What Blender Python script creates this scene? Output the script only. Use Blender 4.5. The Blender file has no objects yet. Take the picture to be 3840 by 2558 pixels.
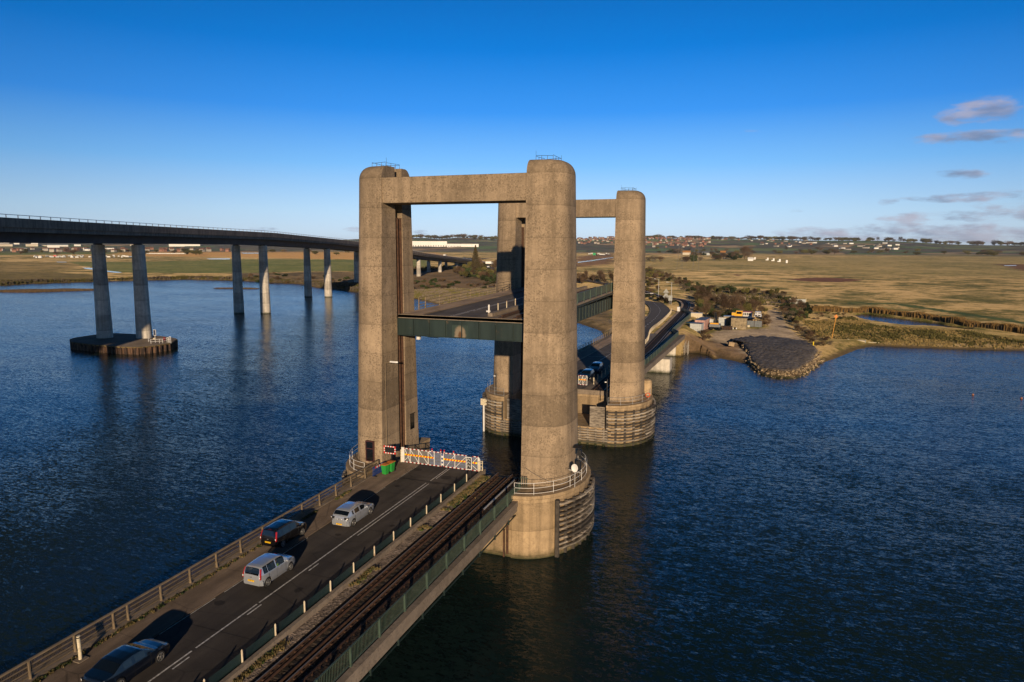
import bpy, bmesh, math, random
import numpy as np
from mathutils import Vector, Matrix
R = math.radians
rnd = random.Random(7)
S = bpy.context.scene
COL = S.collection
CAMZ = 28.33

# ------------------------------------------------------------------ camera
FPX, PITCH, ROLL, YAW = 2593.1, .1383, .0044, .3602
Fv = np.array([-math.sin(YAW)*math.cos(PITCH), math.cos(YAW)*math.cos(PITCH), -math.sin(PITCH)])
R0 = np.array([math.cos(YAW), math.sin(YAW), 0.]); U0 = np.cross(R0, Fv)
Rv = R0*math.cos(ROLL)+U0*math.sin(ROLL); Uv = -R0*math.sin(ROLL)+U0*math.cos(ROLL)
cd = bpy.data.cameras.new('camera'); cam = bpy.data.objects.new('camera', cd); COL.objects.link(cam)
cd.sensor_width = 36; cd.lens = FPX/3840*36; cd.clip_start = .5; cd.clip_end = 60000
M = Matrix.Identity(4)
for i in range(3):
    M[i][0] = Rv[i]; M[i][1] = Uv[i]; M[i][2] = -Fv[i]
M[2][3] = CAMZ
cam.matrix_world = M
S.camera = cam
S.view_settings.view_transform = 'Standard'; S.view_settings.look = 'None'
S.view_settings.exposure = 0.0; S.view_settings.gamma = 1

# ------------------------------------------------------------------ sun and sky
SUN_AZ = (.387, -.922); SUN_EL = R(11.3)
sd = bpy.data.lights.new('sun', 'SUN'); sd.energy = 5.0; sd.angle = R(.5); sd.color = (1, .77, .52)
sun = bpy.data.objects.new('sun', sd); COL.objects.link(sun)
dv = Vector((SUN_AZ[0]*math.cos(SUN_EL), SUN_AZ[1]*math.cos(SUN_EL), math.sin(SUN_EL)))
sun.rotation_euler = dv.to_track_quat('Z', 'Y').to_euler(); sun.location = (60, -60, 90)
W = bpy.data.worlds.new('World'); S.world = W; W.use_nodes = True
wn = W.node_tree.nodes; wl = W.node_tree.links
bg = wn['Background']; bg.inputs[1].default_value = .10
sky = wn.new('ShaderNodeTexSky'); sky.sky_type = 'NISHITA'; sky.sun_disc = False
sky.sun_elevation = SUN_EL; sky.sun_rotation = math.atan2(SUN_AZ[0], SUN_AZ[1])
sky.altitude = 30; sky.air_density = 1.0; sky.dust_density = .4; sky.ozone_density = 4.0
def wmath(op, a, b=None, c=None):
    n = wn.new('ShaderNodeMath'); n.operation = op
    for i, v in enumerate((a, b, c)):
        if v is None: continue
        if isinstance(v, (int, float)): n.inputs[i].default_value = v
        else: wl.new(v, n.inputs[i])
    return n.outputs[0]
# deepen the clear winter blue: the sky texture graded by elevation, paler in the bright quarter of the horizon
tc = wn.new('ShaderNodeTexCoord'); sp = wn.new('ShaderNodeSeparateXYZ'); wl.new(tc.outputs['Generated'], sp.inputs[0])
az = wmath('ARCTAN2', sp.outputs[0], sp.outputs[1]); el = wmath('ARCSINE', sp.outputs[2])
rp_ = wn.new('ShaderNodeValToRGB'); wl.new(wmath('MULTIPLY', el, 1.0), rp_.inputs[0]); q = rp_.color_ramp
SKYR = [(0.0, (.66, .80, .94)), (.045, (.50, .74, .98)), (.11, (.20, .52, .98)), (.18, (.040, .30, .88)), (.26, (.0, .195, .68)), (.35, (.0, .125, .46)), (.6, (.0, .048, .125)), (1.0, (.0, .022, .05))]
q.elements[0].position = 0; q.elements[0].color = (*SKYR[0][1], 1); q.elements[1].position = 1; q.elements[1].color = (*SKYR[-1][1], 1)
for p_, c_ in SKYR[1:-1]:
    e_ = q.elements.new(p_); e_.color = (*c_, 1)
gn = wn.new('ShaderNodeMix'); gn.data_type = 'RGBA'; gn.blend_type = 'MULTIPLY'; gn.inputs[0].default_value = 1; wl.new(rp_.outputs[0], gn.inputs[6]); gn.inputs[7].default_value = (10, 10, 10, 1)
dk = wn.new('ShaderNodeMapRange'); dk.interpolation_type = 'SMOOTHSTEP'; wl.new(wmath('ABSOLUTE', wmath('ADD', az, .30)), dk.inputs[0]); dk.inputs[1].default_value = .1; dk.inputs[2].default_value = 1.1; dk.inputs[3].default_value = 1.08; dk.inputs[4].default_value = .62
gk = wn.new('ShaderNodeMix'); gk.data_type = 'RGBA'; gk.blend_type = 'MULTIPLY'; gk.inputs[0].default_value = 1; wl.new(gn.outputs[2], gk.inputs[6]); wl.new(dk.outputs[0], gk.inputs[7])
gm = wn.new('ShaderNodeMix'); gm.data_type = 'RGBA'; gm.inputs[0].default_value = .965; wl.new(sky.outputs[0], gm.inputs[6]); wl.new(gk.outputs[2], gm.inputs[7])
# thin low clouds drawn in the sky by direction: elevation and azimuth of the view ray
cx = wn.new('ShaderNodeCombineXYZ'); wl.new(az, cx.inputs[0]); wl.new(wmath('MULTIPLY', el, 3.2), cx.inputs[1])
n1 = wn.new('ShaderNodeTexNoise'); n1.inputs['Scale'].default_value = 15; n1.inputs['Detail'].default_value = 9; n1.inputs['Roughness'].default_value = .62
wl.new(cx.outputs[0], n1.inputs['Vector'])
def smooth(v, a, b):
    n = wn.new('ShaderNodeMapRange'); n.interpolation_type = 'SMOOTHSTEP'; wl.new(v, n.inputs[0])
    n.inputs[1].default_value = a; n.inputs[2].default_value = b; return n.outputs[0]
def blob(a0, e0, sa, se, k):
    u = wmath('DIVIDE', wmath('SUBTRACT', az, a0), sa); v = wmath('DIVIDE', wmath('SUBTRACT', el, e0), se)
    d = wmath('ADD', wmath('MULTIPLY', u, u), wmath('MULTIPLY', v, v))
    return wmath('MULTIPLY', smooth(d, 1.0, 0.0), k)
CLOUDS = [  # azimuth (rad, from +Y towards +X), elevation, half sizes, strength
 (.215, .156, .052, .022, .95), (.225, .128, .10, .012, .9), (.10, .154, .05, .008, .42), (.20, .085, .04, .008, .8), (.19, .180, .02, .006, .35),
 (.21, .058, .10, .008, .95), (.13, .054, .022, .006, .7), (.02, .046, .022, .004, .6), (.19, .036, .09, .010, .85),
 (.16, .014, .24, .020, .95), (.30, .045, .10, .030, .9), (.36, .15, .12, .05, .9), (-.58, .020, .030, .006, .6), (-.50, .017, .05, .006, .6), (-.70, .020, .03, .004, .4), (-.32, .020, .06, .010, .45),
 (-.05, .150, .06, .004, .18), (.5, .06, .2, .05, .9)]
acc = None
for c in CLOUDS:
    b = blob(*c); acc = b if acc is None else wmath('MAXIMUM', acc, b)
cm = wmath('MULTIPLY', smooth(wmath('ADD', wmath('MULTIPLY', n1.outputs[0], 2.5), wmath('MULTIPLY', acc, .62)), 1.42, 2.05), wmath('MULTIPLY', smooth(acc, 0, .3), .78))
mx = wn.new('ShaderNodeMix'); mx.data_type = 'RGBA'
n2 = wn.new('ShaderNodeTexNoise'); n2.inputs['Scale'].default_value = 14; n2.inputs['Detail'].default_value = 5; wl.new(cx.outputs[0], n2.inputs['Vector'])
cc = wn.new('ShaderNodeMix'); cc.data_type = 'RGBA'; wl.new(smooth(n2.outputs[0], .35, .65), cc.inputs[0])
cc.inputs[6].default_value = (1.9, 2.3, 3.5, 1); cc.inputs[7].default_value = (4.6, 4.3, 5.2, 1)
wl.new(cm, mx.inputs[0]); wl.new(gm.outputs[2], mx.inputs[6]); wl.new(cc.outputs[2], mx.inputs[7])
wl.new(mx.outputs[2], bg.inputs[0])

# ------------------------------------------------------------------ pixel <-> place helpers (used to read places off the survey of the photograph)
def ray(px, py): return Fv+Rv*(px-1920)/FPX-Uv*(py-1279)/FPX
def at_z(px, py, z):
    d = ray(px, py); t = (z-CAMZ)/d[2]; return (d[0]*t, d[1]*t, z)
def Zm(x0, y0, x1, w):
    k = (x1-x0)/w
    return lambda x, y: (x0+x*k, y0+y*k)
Z1, Z2, Z3 = Zm(0, 700, 1400, 2354), Zm(1280, 560, 2480, 2240), Zm(2100, 800, 3840, 2354)
Z7, Z21, ZV, ZL = Zm(2400, 1000, 3200, 2354), Zm(2100, 1050, 2600, 1742), Zm(1540, 860, 1900, 2352), Zm(0, 880, 700, 2354)
ZB, ZF, ZR = Zm(2600, 1150, 2900, 2354), Zm(2440, 850, 3100, 2354), Zm(3100, 850, 3840, 2354)
def deckz(y):
    if y < 118: return 4.42+.0184*y
    return max(6.59-.0165*(y-118), 3.3)
def at_deck(px, py):
    d = ray(px, py); lo, hi = 5., 900.
    for _ in range(60):
        m = (lo+hi)/2; z = CAMZ+d[2]*m/d[1]
        if z > deckz(m): lo = m
        else: hi = m
    return (d[0]*lo/d[1], lo, deckz(lo))

# ------------------------------------------------------------------ object helpers
def tag(o, label=None, cat=None, group=None, kind=None):
    if label: o['label'] = label
    if cat: o['category'] = cat
    if group: o['group'] = group
    if kind: o['kind'] = kind
    return o
def thing(name, label, cat, loc=(0, 0, 0), rz=0, group=None):
    o = bpy.data.objects.new(name, None); COL.objects.link(o); o.empty_display_size = .3
    o.location = loc; o.rotation_euler = (0, 0, rz)
    return tag(o, label, cat, group)
def dup(root, loc=None, rz=None, label=None, scale=None):
    def cp(o, par):
        c = o.copy(); COL.objects.link(c); c.parent = par
        for ch in list(o.children): cp(ch, c)
        return c
    r = cp(root, None)
    if loc is not None: r.location = loc
    if rz is not None: r.rotation_euler = (0, 0, rz)
    if scale is not None: r.scale = scale if hasattr(scale, '__len__') else (scale,)*3
    if label: r['label'] = label
    return r
class MB:
    def __init__(s): s.v = []; s.f = []; s.m = []; s.mi = 0
    def add(s, vs, fs):
        b = len(s.v); s.v += [tuple(p) for p in vs]
        for f in fs: s.f.append([b+i for i in f]); s.m.append(s.mi)
        return s
    def box(s, x0, x1, y0, y1, z0, z1):
        return s.add([(x0, y0, z0), (x1, y0, z0), (x1, y1, z0), (x0, y1, z0), (x0, y0, z1), (x1, y0, z1), (x1, y1, z1), (x0, y1, z1)],
                     [(0, 3, 2, 1), (4, 5, 6, 7), (0, 1, 5, 4), (1, 2, 6, 5), (2, 3, 7, 6), (3, 0, 4, 7)])
    def cbox(s, c, d, rz=0, ry=0, rx=0):
        m = Matrix.Rotation(rz, 4, 'Z') @ Matrix.Rotation(ry, 4, 'Y') @ Matrix.Rotation(rx, 4, 'X')
        h = [k/2 for k in d]
        vs = [Vector(c)+(m @ Vector((a*h[0], b*h[1], e*h[2]))) for a, b, e in
              [(-1, -1, -1), (1, -1, -1), (1, 1, -1), (-1, 1, -1), (-1, -1, 1), (1, -1, 1), (1, 1, 1), (-1, 1, 1)]]
        return s.add(vs, [(0, 3, 2, 1), (4, 5, 6, 7), (0, 1, 5, 4), (1, 2, 6, 5), (2, 3, 7, 6), (3, 0, 4, 7)])
    def bar(s, p, q, w, h=None):   # rectangular bar from p to q
        p, q = Vector(p), Vector(q); h = h or w; d = q-p; L = d.length
        if L < 1e-6: return s
        d /= L; side = d.cross(Vector((0, 0, 1)))
        side = Vector((1, 0, 0)) if side.length < 1e-4 else side.normalized()
        up = side.cross(d)
        vs = []
        for e in (p, q):
            for a, b in ((-1, -1), (1, -1), (1, 1), (-1, 1)): vs.append(e+side*a*w/2+up*b*h/2)
        return s.add(vs, [(0, 1, 2, 3), (7, 6, 5, 4), (0, 4, 5, 1), (1, 5, 6, 2), (2, 6, 7, 3), (3, 7, 4, 0)])
    def tube(s, p, q, r, n=8, r2=None, caps=True):
        p, q = Vector(p), Vector(q); r2 = r if r2 is None else r2; d = q-p
        if d.length < 1e-6: return s
        d.normalize(); a = d.orthogonal().normalized(); b = d.cross(a)
        vs = []
        for e, rr in ((p, r), (q, r2)):
            for i in range(n):
                t = 2*math.pi*i/n; vs.append(e+a*rr*math.cos(t)+b*rr*math.sin(t))
        fs = [(i, (i+1) % n, n+(i+1) % n, n+i) for i in range(n)]
        if caps: fs += [tuple(range(n))[::-1], tuple(range(n, 2*n))]
        return s.add(vs, fs)
    def path(s, pts, r, n=6):
        for a, b in zip(pts[:-1], pts[1:]): s.tube(a, b, r, n)
        return s
    def prism(s, poly, z0, z1):
        n = len(poly)
        zz0 = z0 if callable(z0) else (lambda x, y: z0); zz1 = z1 if callable(z1) else (lambda x, y: z1)
        vs = [(x, y, zz0(x, y)) for x, y in poly]+[(x, y, zz1(x, y)) for x, y in poly]
        return s.add(vs, [tuple(range(n))[::-1], tuple(range(n, 2*n))]+[(i, (i+1) % n, n+(i+1) % n, n+i) for i in range(n)])
    def rings(s, rings, cap=True, closed=True):
        n = len(rings[0]); vs = [p for r in rings for p in r]; fs = []
        for k in range(len(rings)-1):
            for i in range(n if closed else n-1):
                j = (i+1) % n; fs.append((k*n+i, k*n+j, (k+1)*n+j, (k+1)*n+i))
        if cap: fs += [tuple(range(n))[::-1], tuple(range((len(rings)-1)*n, len(rings)*n))]
        return s.add(vs, fs)
    def sphere(s, c, r, n=10, sc=(1, 1, 1)):
        rr = []
        m = max(4, n//2)
        for k in range(m+1):
            t = -math.pi/2+math.pi*k/m; cr = max(math.cos(t), .02)
            rr.append([(c[0]+r*sc[0]*cr*math.cos(2*math.pi*i/n), c[1]+r*sc[1]*cr*math.sin(2*math.pi*i/n), c[2]+r*sc[2]*math.sin(t)) for i in range(n)])
        return s.rings(rr)
    def build(s, name, mats, parent=None, smooth=False, **kw):
        me = bpy.data.meshes.new(name); me.from_pydata(s.v, [], s.f)
        mats = mats if isinstance(mats, (list, tuple)) else [mats]
        for m in mats: me.materials.append(m)
        if len(mats) > 1: me.polygons.foreach_set('material_index', s.m)
        if smooth: me.polygons.foreach_set('use_smooth', [True]*len(me.polygons))
        me.update()
        if smooth == 'auto':
            try: me.set_sharp_from_angle(angle=R(35))
            except Exception: pass
        o = bpy.data.objects.new(name, me); COL.objects.link(o)
        if parent: o.parent = parent
        tag(o, **kw)
        return o
def bevel(o, w, seg=2):
    m = o.modifiers.new('b', 'BEVEL'); m.width = w; m.segments = seg; m.limit_method = 'ANGLE'; return o

# ------------------------------------------------------------------ materials
class NT:
    def __init__(s, name, rough=.8, metal=0, spec=.5):
        s.mat = bpy.data.materials.new(name); s.mat.use_nodes = True; t = s.mat.node_tree
        s.n = t.nodes; s.l = t.links; s.p = s.n['Principled BSDF']
        s.p.inputs['Roughness'].default_value = rough; s.p.inputs['Metallic'].default_value = metal
        s.p.inputs['Specular IOR Level'].default_value = spec
        s.geo = None
    def put(s, sock, v):
        if isinstance(v, (int, float)): sock.default_value = v
        elif isinstance(v, tuple): sock.default_value = v if len(v) == len(sock.default_value) else v+(1,)
        else: s.l.new(v, sock)
    def pos(s, scale=(1, 1, 1), obj=False):
        if obj:
            g = s.n.new('ShaderNodeTexCoord').outputs['Object']
        else:
            g = s.n.new('ShaderNodeNewGeometry').outputs['Position']
        m = s.n.new('ShaderNodeMapping'); m.inputs['Scale'].default_value = scale; s.l.new(g, m.inputs[0]); return m.outputs[0]
    def noise(s, vec, scale, detail=4, rough=.5, dist=0):
        n = s.n.new('ShaderNodeTexNoise'); s.l.new(vec, n.inputs['Vector']); n.inputs['Scale'].default_value = scale
        n.inputs['Detail'].default_value = detail; n.inputs['Roughness'].default_value = rough; n.inputs['Distortion'].default_value = dist; return n.outputs[0]
    def vor(s, vec, scale, feature='F1', out='Distance'):
        n = s.n.new('ShaderNodeTexVoronoi'); n.feature = feature; s.l.new(vec, n.inputs['Vector']); n.inputs['Scale'].default_value = scale; return n.outputs[out]
    def mr(s, v, a, b, c=0., d=1., sm=True):
        n = s.n.new('ShaderNodeMapRange'); n.interpolation_type = 'SMOOTHSTEP' if sm else 'LINEAR'
        s.l.new(v, n.inputs[0])
        for i, k in enumerate((a, b, c, d)): n.inputs[i+1].default_value = k
        return n.outputs[0]
    def math(s, op, a, b=0., c=None):
        n = s.n.new('ShaderNodeMath'); n.operation = op; s.put(n.inputs[0], a); s.put(n.inputs[1], b)
        if c is not None: s.put(n.inputs[2], c)
        return n.outputs[0]
    def mix(s, f, a, b, mode='MIX'):
        n = s.n.new('ShaderNodeMix'); n.data_type = 'RGBA'; n.blend_type = mode; s.put(n.inputs[0], f); s.put(n.inputs[6], a); s.put(n.inputs[7], b); return n.outputs[2]
    def sep(s, v):
        n = s.n.new('ShaderNodeSeparateXYZ'); s.l.new(v, n.inputs[0]); return n.outputs
    def bump(s, h, strength=.3, dist=.02):
        n = s.n.new('ShaderNodeBump'); n.inputs['Strength'].default_value = strength; n.inputs['Distance'].default_value = dist; s.l.new(h, n.inputs['Height']); s.l.new(n.outputs[0], s.p.inputs['Normal']); return s
    def tuft_normal(s, vec, scale, k=3.2, up=.55):
        # blades and leaves stand upright: scatter the shading normal as real tussocks do
        n = s.n.new('ShaderNodeTexNoise'); s.l.new(vec, n.inputs['Vector']); n.inputs['Scale'].default_value = scale; n.inputs['Detail'].default_value = 2; n.inputs['Roughness'].default_value = .7
        a = s.n.new('ShaderNodeVectorMath'); a.operation = 'SUBTRACT'; s.l.new(n.outputs['Color'], a.inputs[0]); a.inputs[1].default_value = (.5, .5, .5)
        b = s.n.new('ShaderNodeVectorMath'); b.operation = 'MULTIPLY_ADD'; s.l.new(a.outputs[0], b.inputs[0]); b.inputs[1].default_value = (k*2, k*2, .4); b.inputs[2].default_value = (0, 0, up)
        c = s.n.new('ShaderNodeVectorMath'); c.operation = 'NORMALIZE'; s.l.new(b.outputs[0], c.inputs[0]); s.l.new(c.outputs[0], s.p.inputs['Normal']); return s
    def color(s, c): s.put(s.p.inputs['Base Color'], c); return s
def simple(name, c, rough=.6, metal=0, var=.25, scale=3, spec=.5, obj=True):
    t = NT(name, rough, metal, spec); v = t.pos(obj=obj); n = t.noise(v, scale, 5, .6)
    k = t.mr(n, .3, .7, 1-var, 1+var*.6); c2 = t.mix(1.0, tuple(c), k, 'MULTIPLY'); t.color(c2)
    return t.mat
def tint(t, base, k): return t.mix(1.0, base, k, 'MULTIPLY')
def concrete(name, c, lift=2.9, speck=.55, streak=.25, rough=.9, green=False):
    t = NT(name, rough, spec=.25); v = t.pos(); x, y, z = t.sep(v)
    big = t.noise(v, .22, 4, .6); mid = t.noise(v, 1.3, 5, .65)
    patch = t.mr(big, .38, .62)
    col = t.mix(patch, tuple(k*.84 for k in c), tuple(k*1.1 for k in c))
    col = tint(t, col, t.mr(mid, .25, .75, .86, 1.12))
    if lift:
        zz = t.math('DIVIDE', z, lift); fl = t.math('FLOOR', zz); fr = t.math('SUBTRACT', zz, fl)
        w = t.n.new('ShaderNodeTexWhiteNoise'); w.noise_dimensions = '1D'; t.l.new(fl, w.inputs['W'])
        col = tint(t, col, t.mr(w.outputs[0], 0, 1, .78, 1.18, False))
        edge = t.mr(t.math('MINIMUM', fr, t.math('SUBTRACT', 1.0, fr)), .004, .018, .72, 1.0)
        col = tint(t, col, edge)
        col = tint(t, col, t.mr(t.math('ADD', fr, t.math('MULTIPLY', mid, .3)), .12, .35, .88, 1.0))
    sv = t.pos((1, 1, .05)); st = t.noise(sv, 1.6, 4, .6)
    col = tint(t, col, t.mr(st, .3, .65, 1-streak, 1.04))
    sp_ = t.noise(v, 6.0, 2, .7); spm = t.noise(v, .45, 3, .6)
    k = t.math('MULTIPLY', t.mr(sp_, .535, .60), t.mr(spm, .38, .56, .15*speck, speck))
    col = t.mix(k, col, tuple(q*.36 for q in c))
    k2 = t.math('MULTIPLY', t.mr(sp_, .40, .34), speck*.5); col = t.mix(k2, col, tuple(q*1.5 for q in c))
    if green:
        wl_ = t.mr(t.math('ADD', z, t.math('MULTIPLY', mid, .8)), .2, 1.3, 1, 0)
        col = t.mix(wl_, col, (.035, .04, .015))
    t.color(col); t.bump(sp_, .35, .03)
    return t.mat
M_CONC = concrete('tower_concrete', (.31, .233, .153), speck=.62)
M_PIER = concrete('pier_concrete', (.38, .275, .16), lift=2.6, speck=.3, streak=.35, green=True)
M_PALE = concrete('pale_concrete', (.56, .51, .43), lift=4.2, speck=.12, streak=.3, green=True)
M_SLAB = concrete('deck_concrete', (.25, .20, .15), lift=0, speck=.4, streak=.1)
M_VDECK = concrete('viaduct_parapet_concrete', (.27, .21, .16), lift=0, speck=.2, streak=.35)
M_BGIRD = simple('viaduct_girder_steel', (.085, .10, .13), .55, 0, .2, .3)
def mk_asphalt(name, c, tracks=True):
    t = NT(name, .88, spec=.3); v = t.pos(); x, y, z = t.sep(v)
    n = t.noise(v, .35, 5, .6); f = t.noise(v, 26, 2, .8); g = t.noise(t.pos((1.2, .12, 1)), .9, 4, .6)
    col = t.mix(t.mr(n, .35, .65), tuple(k*.8 for k in c), tuple(k*1.2 for k in c))
    col = tint(t, col, t.mr(f, .25, .8, .7, 1.35)); col = tint(t, col, t.mr(g, .3, .7, .75, 1.2))
    cr = t.mr(t.vor(t.pos((.25, .5, 1)), .5, 'DISTANCE_TO_EDGE'), 0, .012, .6, 1.0); col = tint(t, col, cr)
    t.color(col).bump(f, .3, .01); t.p.inputs['Diffuse Roughness'].default_value = 1; return t.mat
M_ASPH = mk_asphalt('asphalt', (.031, .027, .0245))
M_FOOT = mk_asphalt('footway_asphalt', (.10, .076, .058))
M_LINE = simple('road_paint', (.55, .53, .49), .7, 0, .5, 5)
def mk_gravel(name, c, sc=9, bumpd=.05, weeds=True):
    t = NT(name, .95, spec=.2); v = t.pos(); a = t.vor(v, sc, out='Color'); d = t.vor(v, sc)
    ax, ay, az_ = t.sep(a); col = t.mix(ax, tuple(k*.45 for k in c), tuple(k*1.6 for k in c))
    n = t.noise(v, .8, 4, .6); col = tint(t, col, t.mr(n, .3, .7, .7, 1.25))
    if weeds: col = t.mix(t.mr(t.noise(v, .9, 5, .7), .60, .68), col, (.06, .055, .02))
    t.color(col).bump(d, .8, bumpd); t.p.inputs['Diffuse Roughness'].default_value = 1; return t.mat
M_BALLAST = mk_gravel('ballast', (.15, .12, .10), 7)
M_STEELG = NT('green_painted_steel', .5)
def mk_green():
    t = NT('green_painted_girder', .5); v = t.pos(); n = t.noise(t.pos((1, 1, .15)), 1.2, 5, .65); f = t.noise(v, .7, 5, .7)
    col = t.mix(t.mr(n, .35, .65), (.010, .021, .019), (.020, .036, .032)); col = t.mix(t.mr(f, .62, .72, 0, .75), col, (.13, .075, .035)); t.color(col); return t.mat
M_GREEN = mk_green()
M_GRAIL = simple('green_railing_paint', (.055, .085, .062), .5, 0, .25, 2)
M_BUFF = simple('buff_painted_steel', (.22, .165, .10), .75, 0, .25, 2)
M_RUST = simple('rusty_steel', (.075, .035, .018), .85, 0, .45, 3)
M_TIMB = simple('track_timber', (.055, .030, .018), .85, 0, .45, 2.5)
M_RAILTOP = simple('worn_rail_steel', (.22, .19, .165), .5, .35, .1, 3)
M_WHITE = simple('white_paint', (.72, .70, .66), .5, 0, .12, 2)
M_CREAM = simple('cream_weathered_paint', (.62, .54, .38), .7, 0, .3, 6)
M_GALV = simple('galvanised_steel', (.50, .50, .48), .45, .3, .15, 3)
M_BLACK = simple('black_plastic', (.012, .012, .013), .5, 0, .2, 4)
M_RED = simple('red_paint', (.60, .02, .015), .45, 0, .1, 4)
M_REDD = simple('dark_red_paint', (.26, .015, .012), .5, 0, .1, 4)
M_YEL = simple('yellow_paint', (.85, .62, .01), .5, 0, .1, 4)
M_DARK = simple('dark_opening', (.010, .010, .011), .4, 0, .2, 4)
def mk_weather_timber():
    t = NT('weathered_timber', .85, spec=.25); v = t.pos((.6, .6, 5)); n = t.noise(v, 2.2, 5, .7); b = t.noise(t.pos(), .5, 3, .6)
    col = t.mix(t.mr(n, .3, .7), (.075, .06, .05), (.42, .36, .28)); col = tint(t, col, t.mr(b, .3, .7, .6, 1.15))
    x, y, z = t.sep(t.pos()); col = t.mix(t.mr(z, .3, 1.0, 1, 0), col, (.03, .035, .014)); t.color(col).bump(n, .5, .02); return t.mat
M_FEND = mk_weather_timber()
M_FENDL = simple('pale_fender_timber', (.40, .35, .28), .85, 0, .35, 2, obj=False); M_FENDD = simple('dark_fender_timber', (.060, .050, .040), .9, 0, .4, 2, obj=False)
M_BALD = mk_gravel('dirty_ballast', (.040, .030, .024), 7)

# ------------------------------------------------------------------ water
def mk_water():
    t = NT('river_water', .13, spec=.5); t.p.inputs['IOR'].default_value = 1.235
    v = t.pos(); big = t.noise(v, .012, 3, .5)
    t.color(t.mix(t.mr(big, .35, .65), (.006, .017, .018), (.014, .024, .017)))
    gust = t.mr(t.noise(t.pos((.5, 1, 1)), .018, 3, .6), .35, .65, .58, 1.18)
    def tilt(vec, sc, det, k, prev=None):
        n = t.n.new('ShaderNodeTexNoise'); t.l.new(vec, n.inputs['Vector']); n.inputs['Scale'].default_value = sc; n.inputs['Detail'].default_value = det; n.inputs['Roughness'].default_value = .6; n.inputs['Distortion'].default_value = .5
        a_ = t.n.new('ShaderNodeVectorMath'); a_.operation = 'SUBTRACT'; t.l.new(n.outputs['Color'], a_.inputs[0]); a_.inputs[1].default_value = (.5, .5, .5)
        m_ = t.n.new('ShaderNodeVectorMath'); m_.operation = 'MULTIPLY_ADD'; t.l.new(a_.outputs[0], m_.inputs[0]); m_.inputs[1].default_value = (k*.8, k*1.3, 0)
        if prev is None: m_.inputs[2].default_value = (0, 0, 0)
        else: t.l.new(prev, m_.inputs[2])
        return m_.outputs[0]
    q = tilt(t.pos((.5, 1.1, 1)), .10, 2, .10); q = tilt(t.pos((.40, 1.25, 1)), 1.3, 3, .29, q); q = tilt(t.pos((.5, 1.2, 1)), 3.6, 3, .62, q); q = tilt(t.pos((.6, 1.1, 1)), 11, 2, .55, q)
    sc_ = t.n.new('ShaderNodeVectorMath'); sc_.operation = 'SCALE'; t.l.new(q, sc_.inputs[0]); t.l.new(gust, sc_.inputs['Scale'])
    ad = t.n.new('ShaderNodeVectorMath'); ad.operation = 'ADD'; t.l.new(sc_.outputs[0], ad.inputs[0]); ad.inputs[1].default_value = (0, 0, 1)
    nm = t.n.new('ShaderNodeVectorMath'); nm.operation = 'NORMALIZE'; t.l.new(ad.outputs[0], nm.inputs[0]); t.l.new(nm.outputs[0], t.p.inputs['Normal']); t.p.inputs['Specular Tint'].default_value = (.50, .78, .80, 1); return t.mat
M_WATER = mk_water()
w = MB(); w.add([(-14000, -3000, 0), (14000, -3000, 0), (14000, 16000, 0), (-14000, 16000, 0)], [(0, 1, 2, 3)])
w.build('water', M_WATER, kind='structure')
# ------------------------------------------------------------------ land
_shore = ([(14000, 900), (6000, 700), (1500, 420), (300, 300), (120, 250)] +
  [at_z(*Z3(*p), 0)[:2] for p in [(2354, 697), (2100, 692), (1900, 685), (1700, 678), (1600, 672), (1510, 690), (1450, 715), (1400, 735), (1300, 770), (1210, 812), (1110, 818), (1010, 800), (960, 770), (880, 748), (800, 735), (760, 712), (630, 700)]] +
  [(-22.4, 184), (-22.4, 182), (-38, 182), (-40, 200)] + [at_z(*Z2(*p), 0)[:2] for p in [(1850, 1290), (1800, 1265), (1700, 1232), (1655, 1215)]] + [(-105, 268)] +
  [at_z(*Z2(*p), 0)[:2] for p in [(740, 1095), (620, 1070), (510, 1045)]] +
  [at_z(*Z1(*p), 0)[:2] for p in [(2260, 668), (2000, 640), (1900, 615), (1460, 592), (1200, 585), (900, 590), (590, 600), (200, 612), (0, 625)]] +
  [(-700, 300), (-1500, 150), (-4000, -400), (-14000, -1500), (-14000, 15500), (14000, 15500)])
SH = np.array(_shore)
def sdist(px, py, poly, closed=True):
    """signed distance, positive inside"""
    n = len(poly); best = np.full(px.shape, 1e12); ins = np.zeros(px.shape, bool)
    for i in range(n if closed else n-1):
        ax, ay = poly[i][0], poly[i][1]; bx, by = poly[(i+1) % n][0], poly[(i+1) % n][1]
        dx, dy = bx-ax, by-ay; L = dx*dx+dy*dy+1e-9
        t = np.clip(((px-ax)*dx+(py-ay)*dy)/L, 0, 1)
        d = (px-ax-t*dx)**2+(py-ay-t*dy)**2; best = np.minimum(best, d)
        if closed:
            c = ((ay > py) != (by > py)); xx = ax+(py-ay)*dx/(dy if abs(dy) > 1e-9 else 1e-9)
            ins ^= c & (px < xx)
    d = np.sqrt(best)
    return np.where(ins, d, -d) if closed else d
def sst(x, a, b):
    t = np.clip((x-a)/(b-a), 0, 1); return t*t*(3-2*t)
def vnoise(x, y, sc, seed=0):
    x = x/sc+seed*17.3; y = y/sc-seed*9.1
    xi = np.floor(x); yi = np.floor(y); fx = x-xi; fy = y-yi
    def h(a, b):
        s = np.sin(a*127.1+b*311.7+seed*7.7)*43758.5453; return s-np.floor(s)
    fx = fx*fx*(3-2*fx); fy = fy*fy*(3-2*fy)
    return (h(xi, yi)*(1-fx)+h(xi+1, yi)*fx)*(1-fy)+(h(xi, yi+1)*(1-fx)+h(xi+1, yi+1)*fx)*fy
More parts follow.
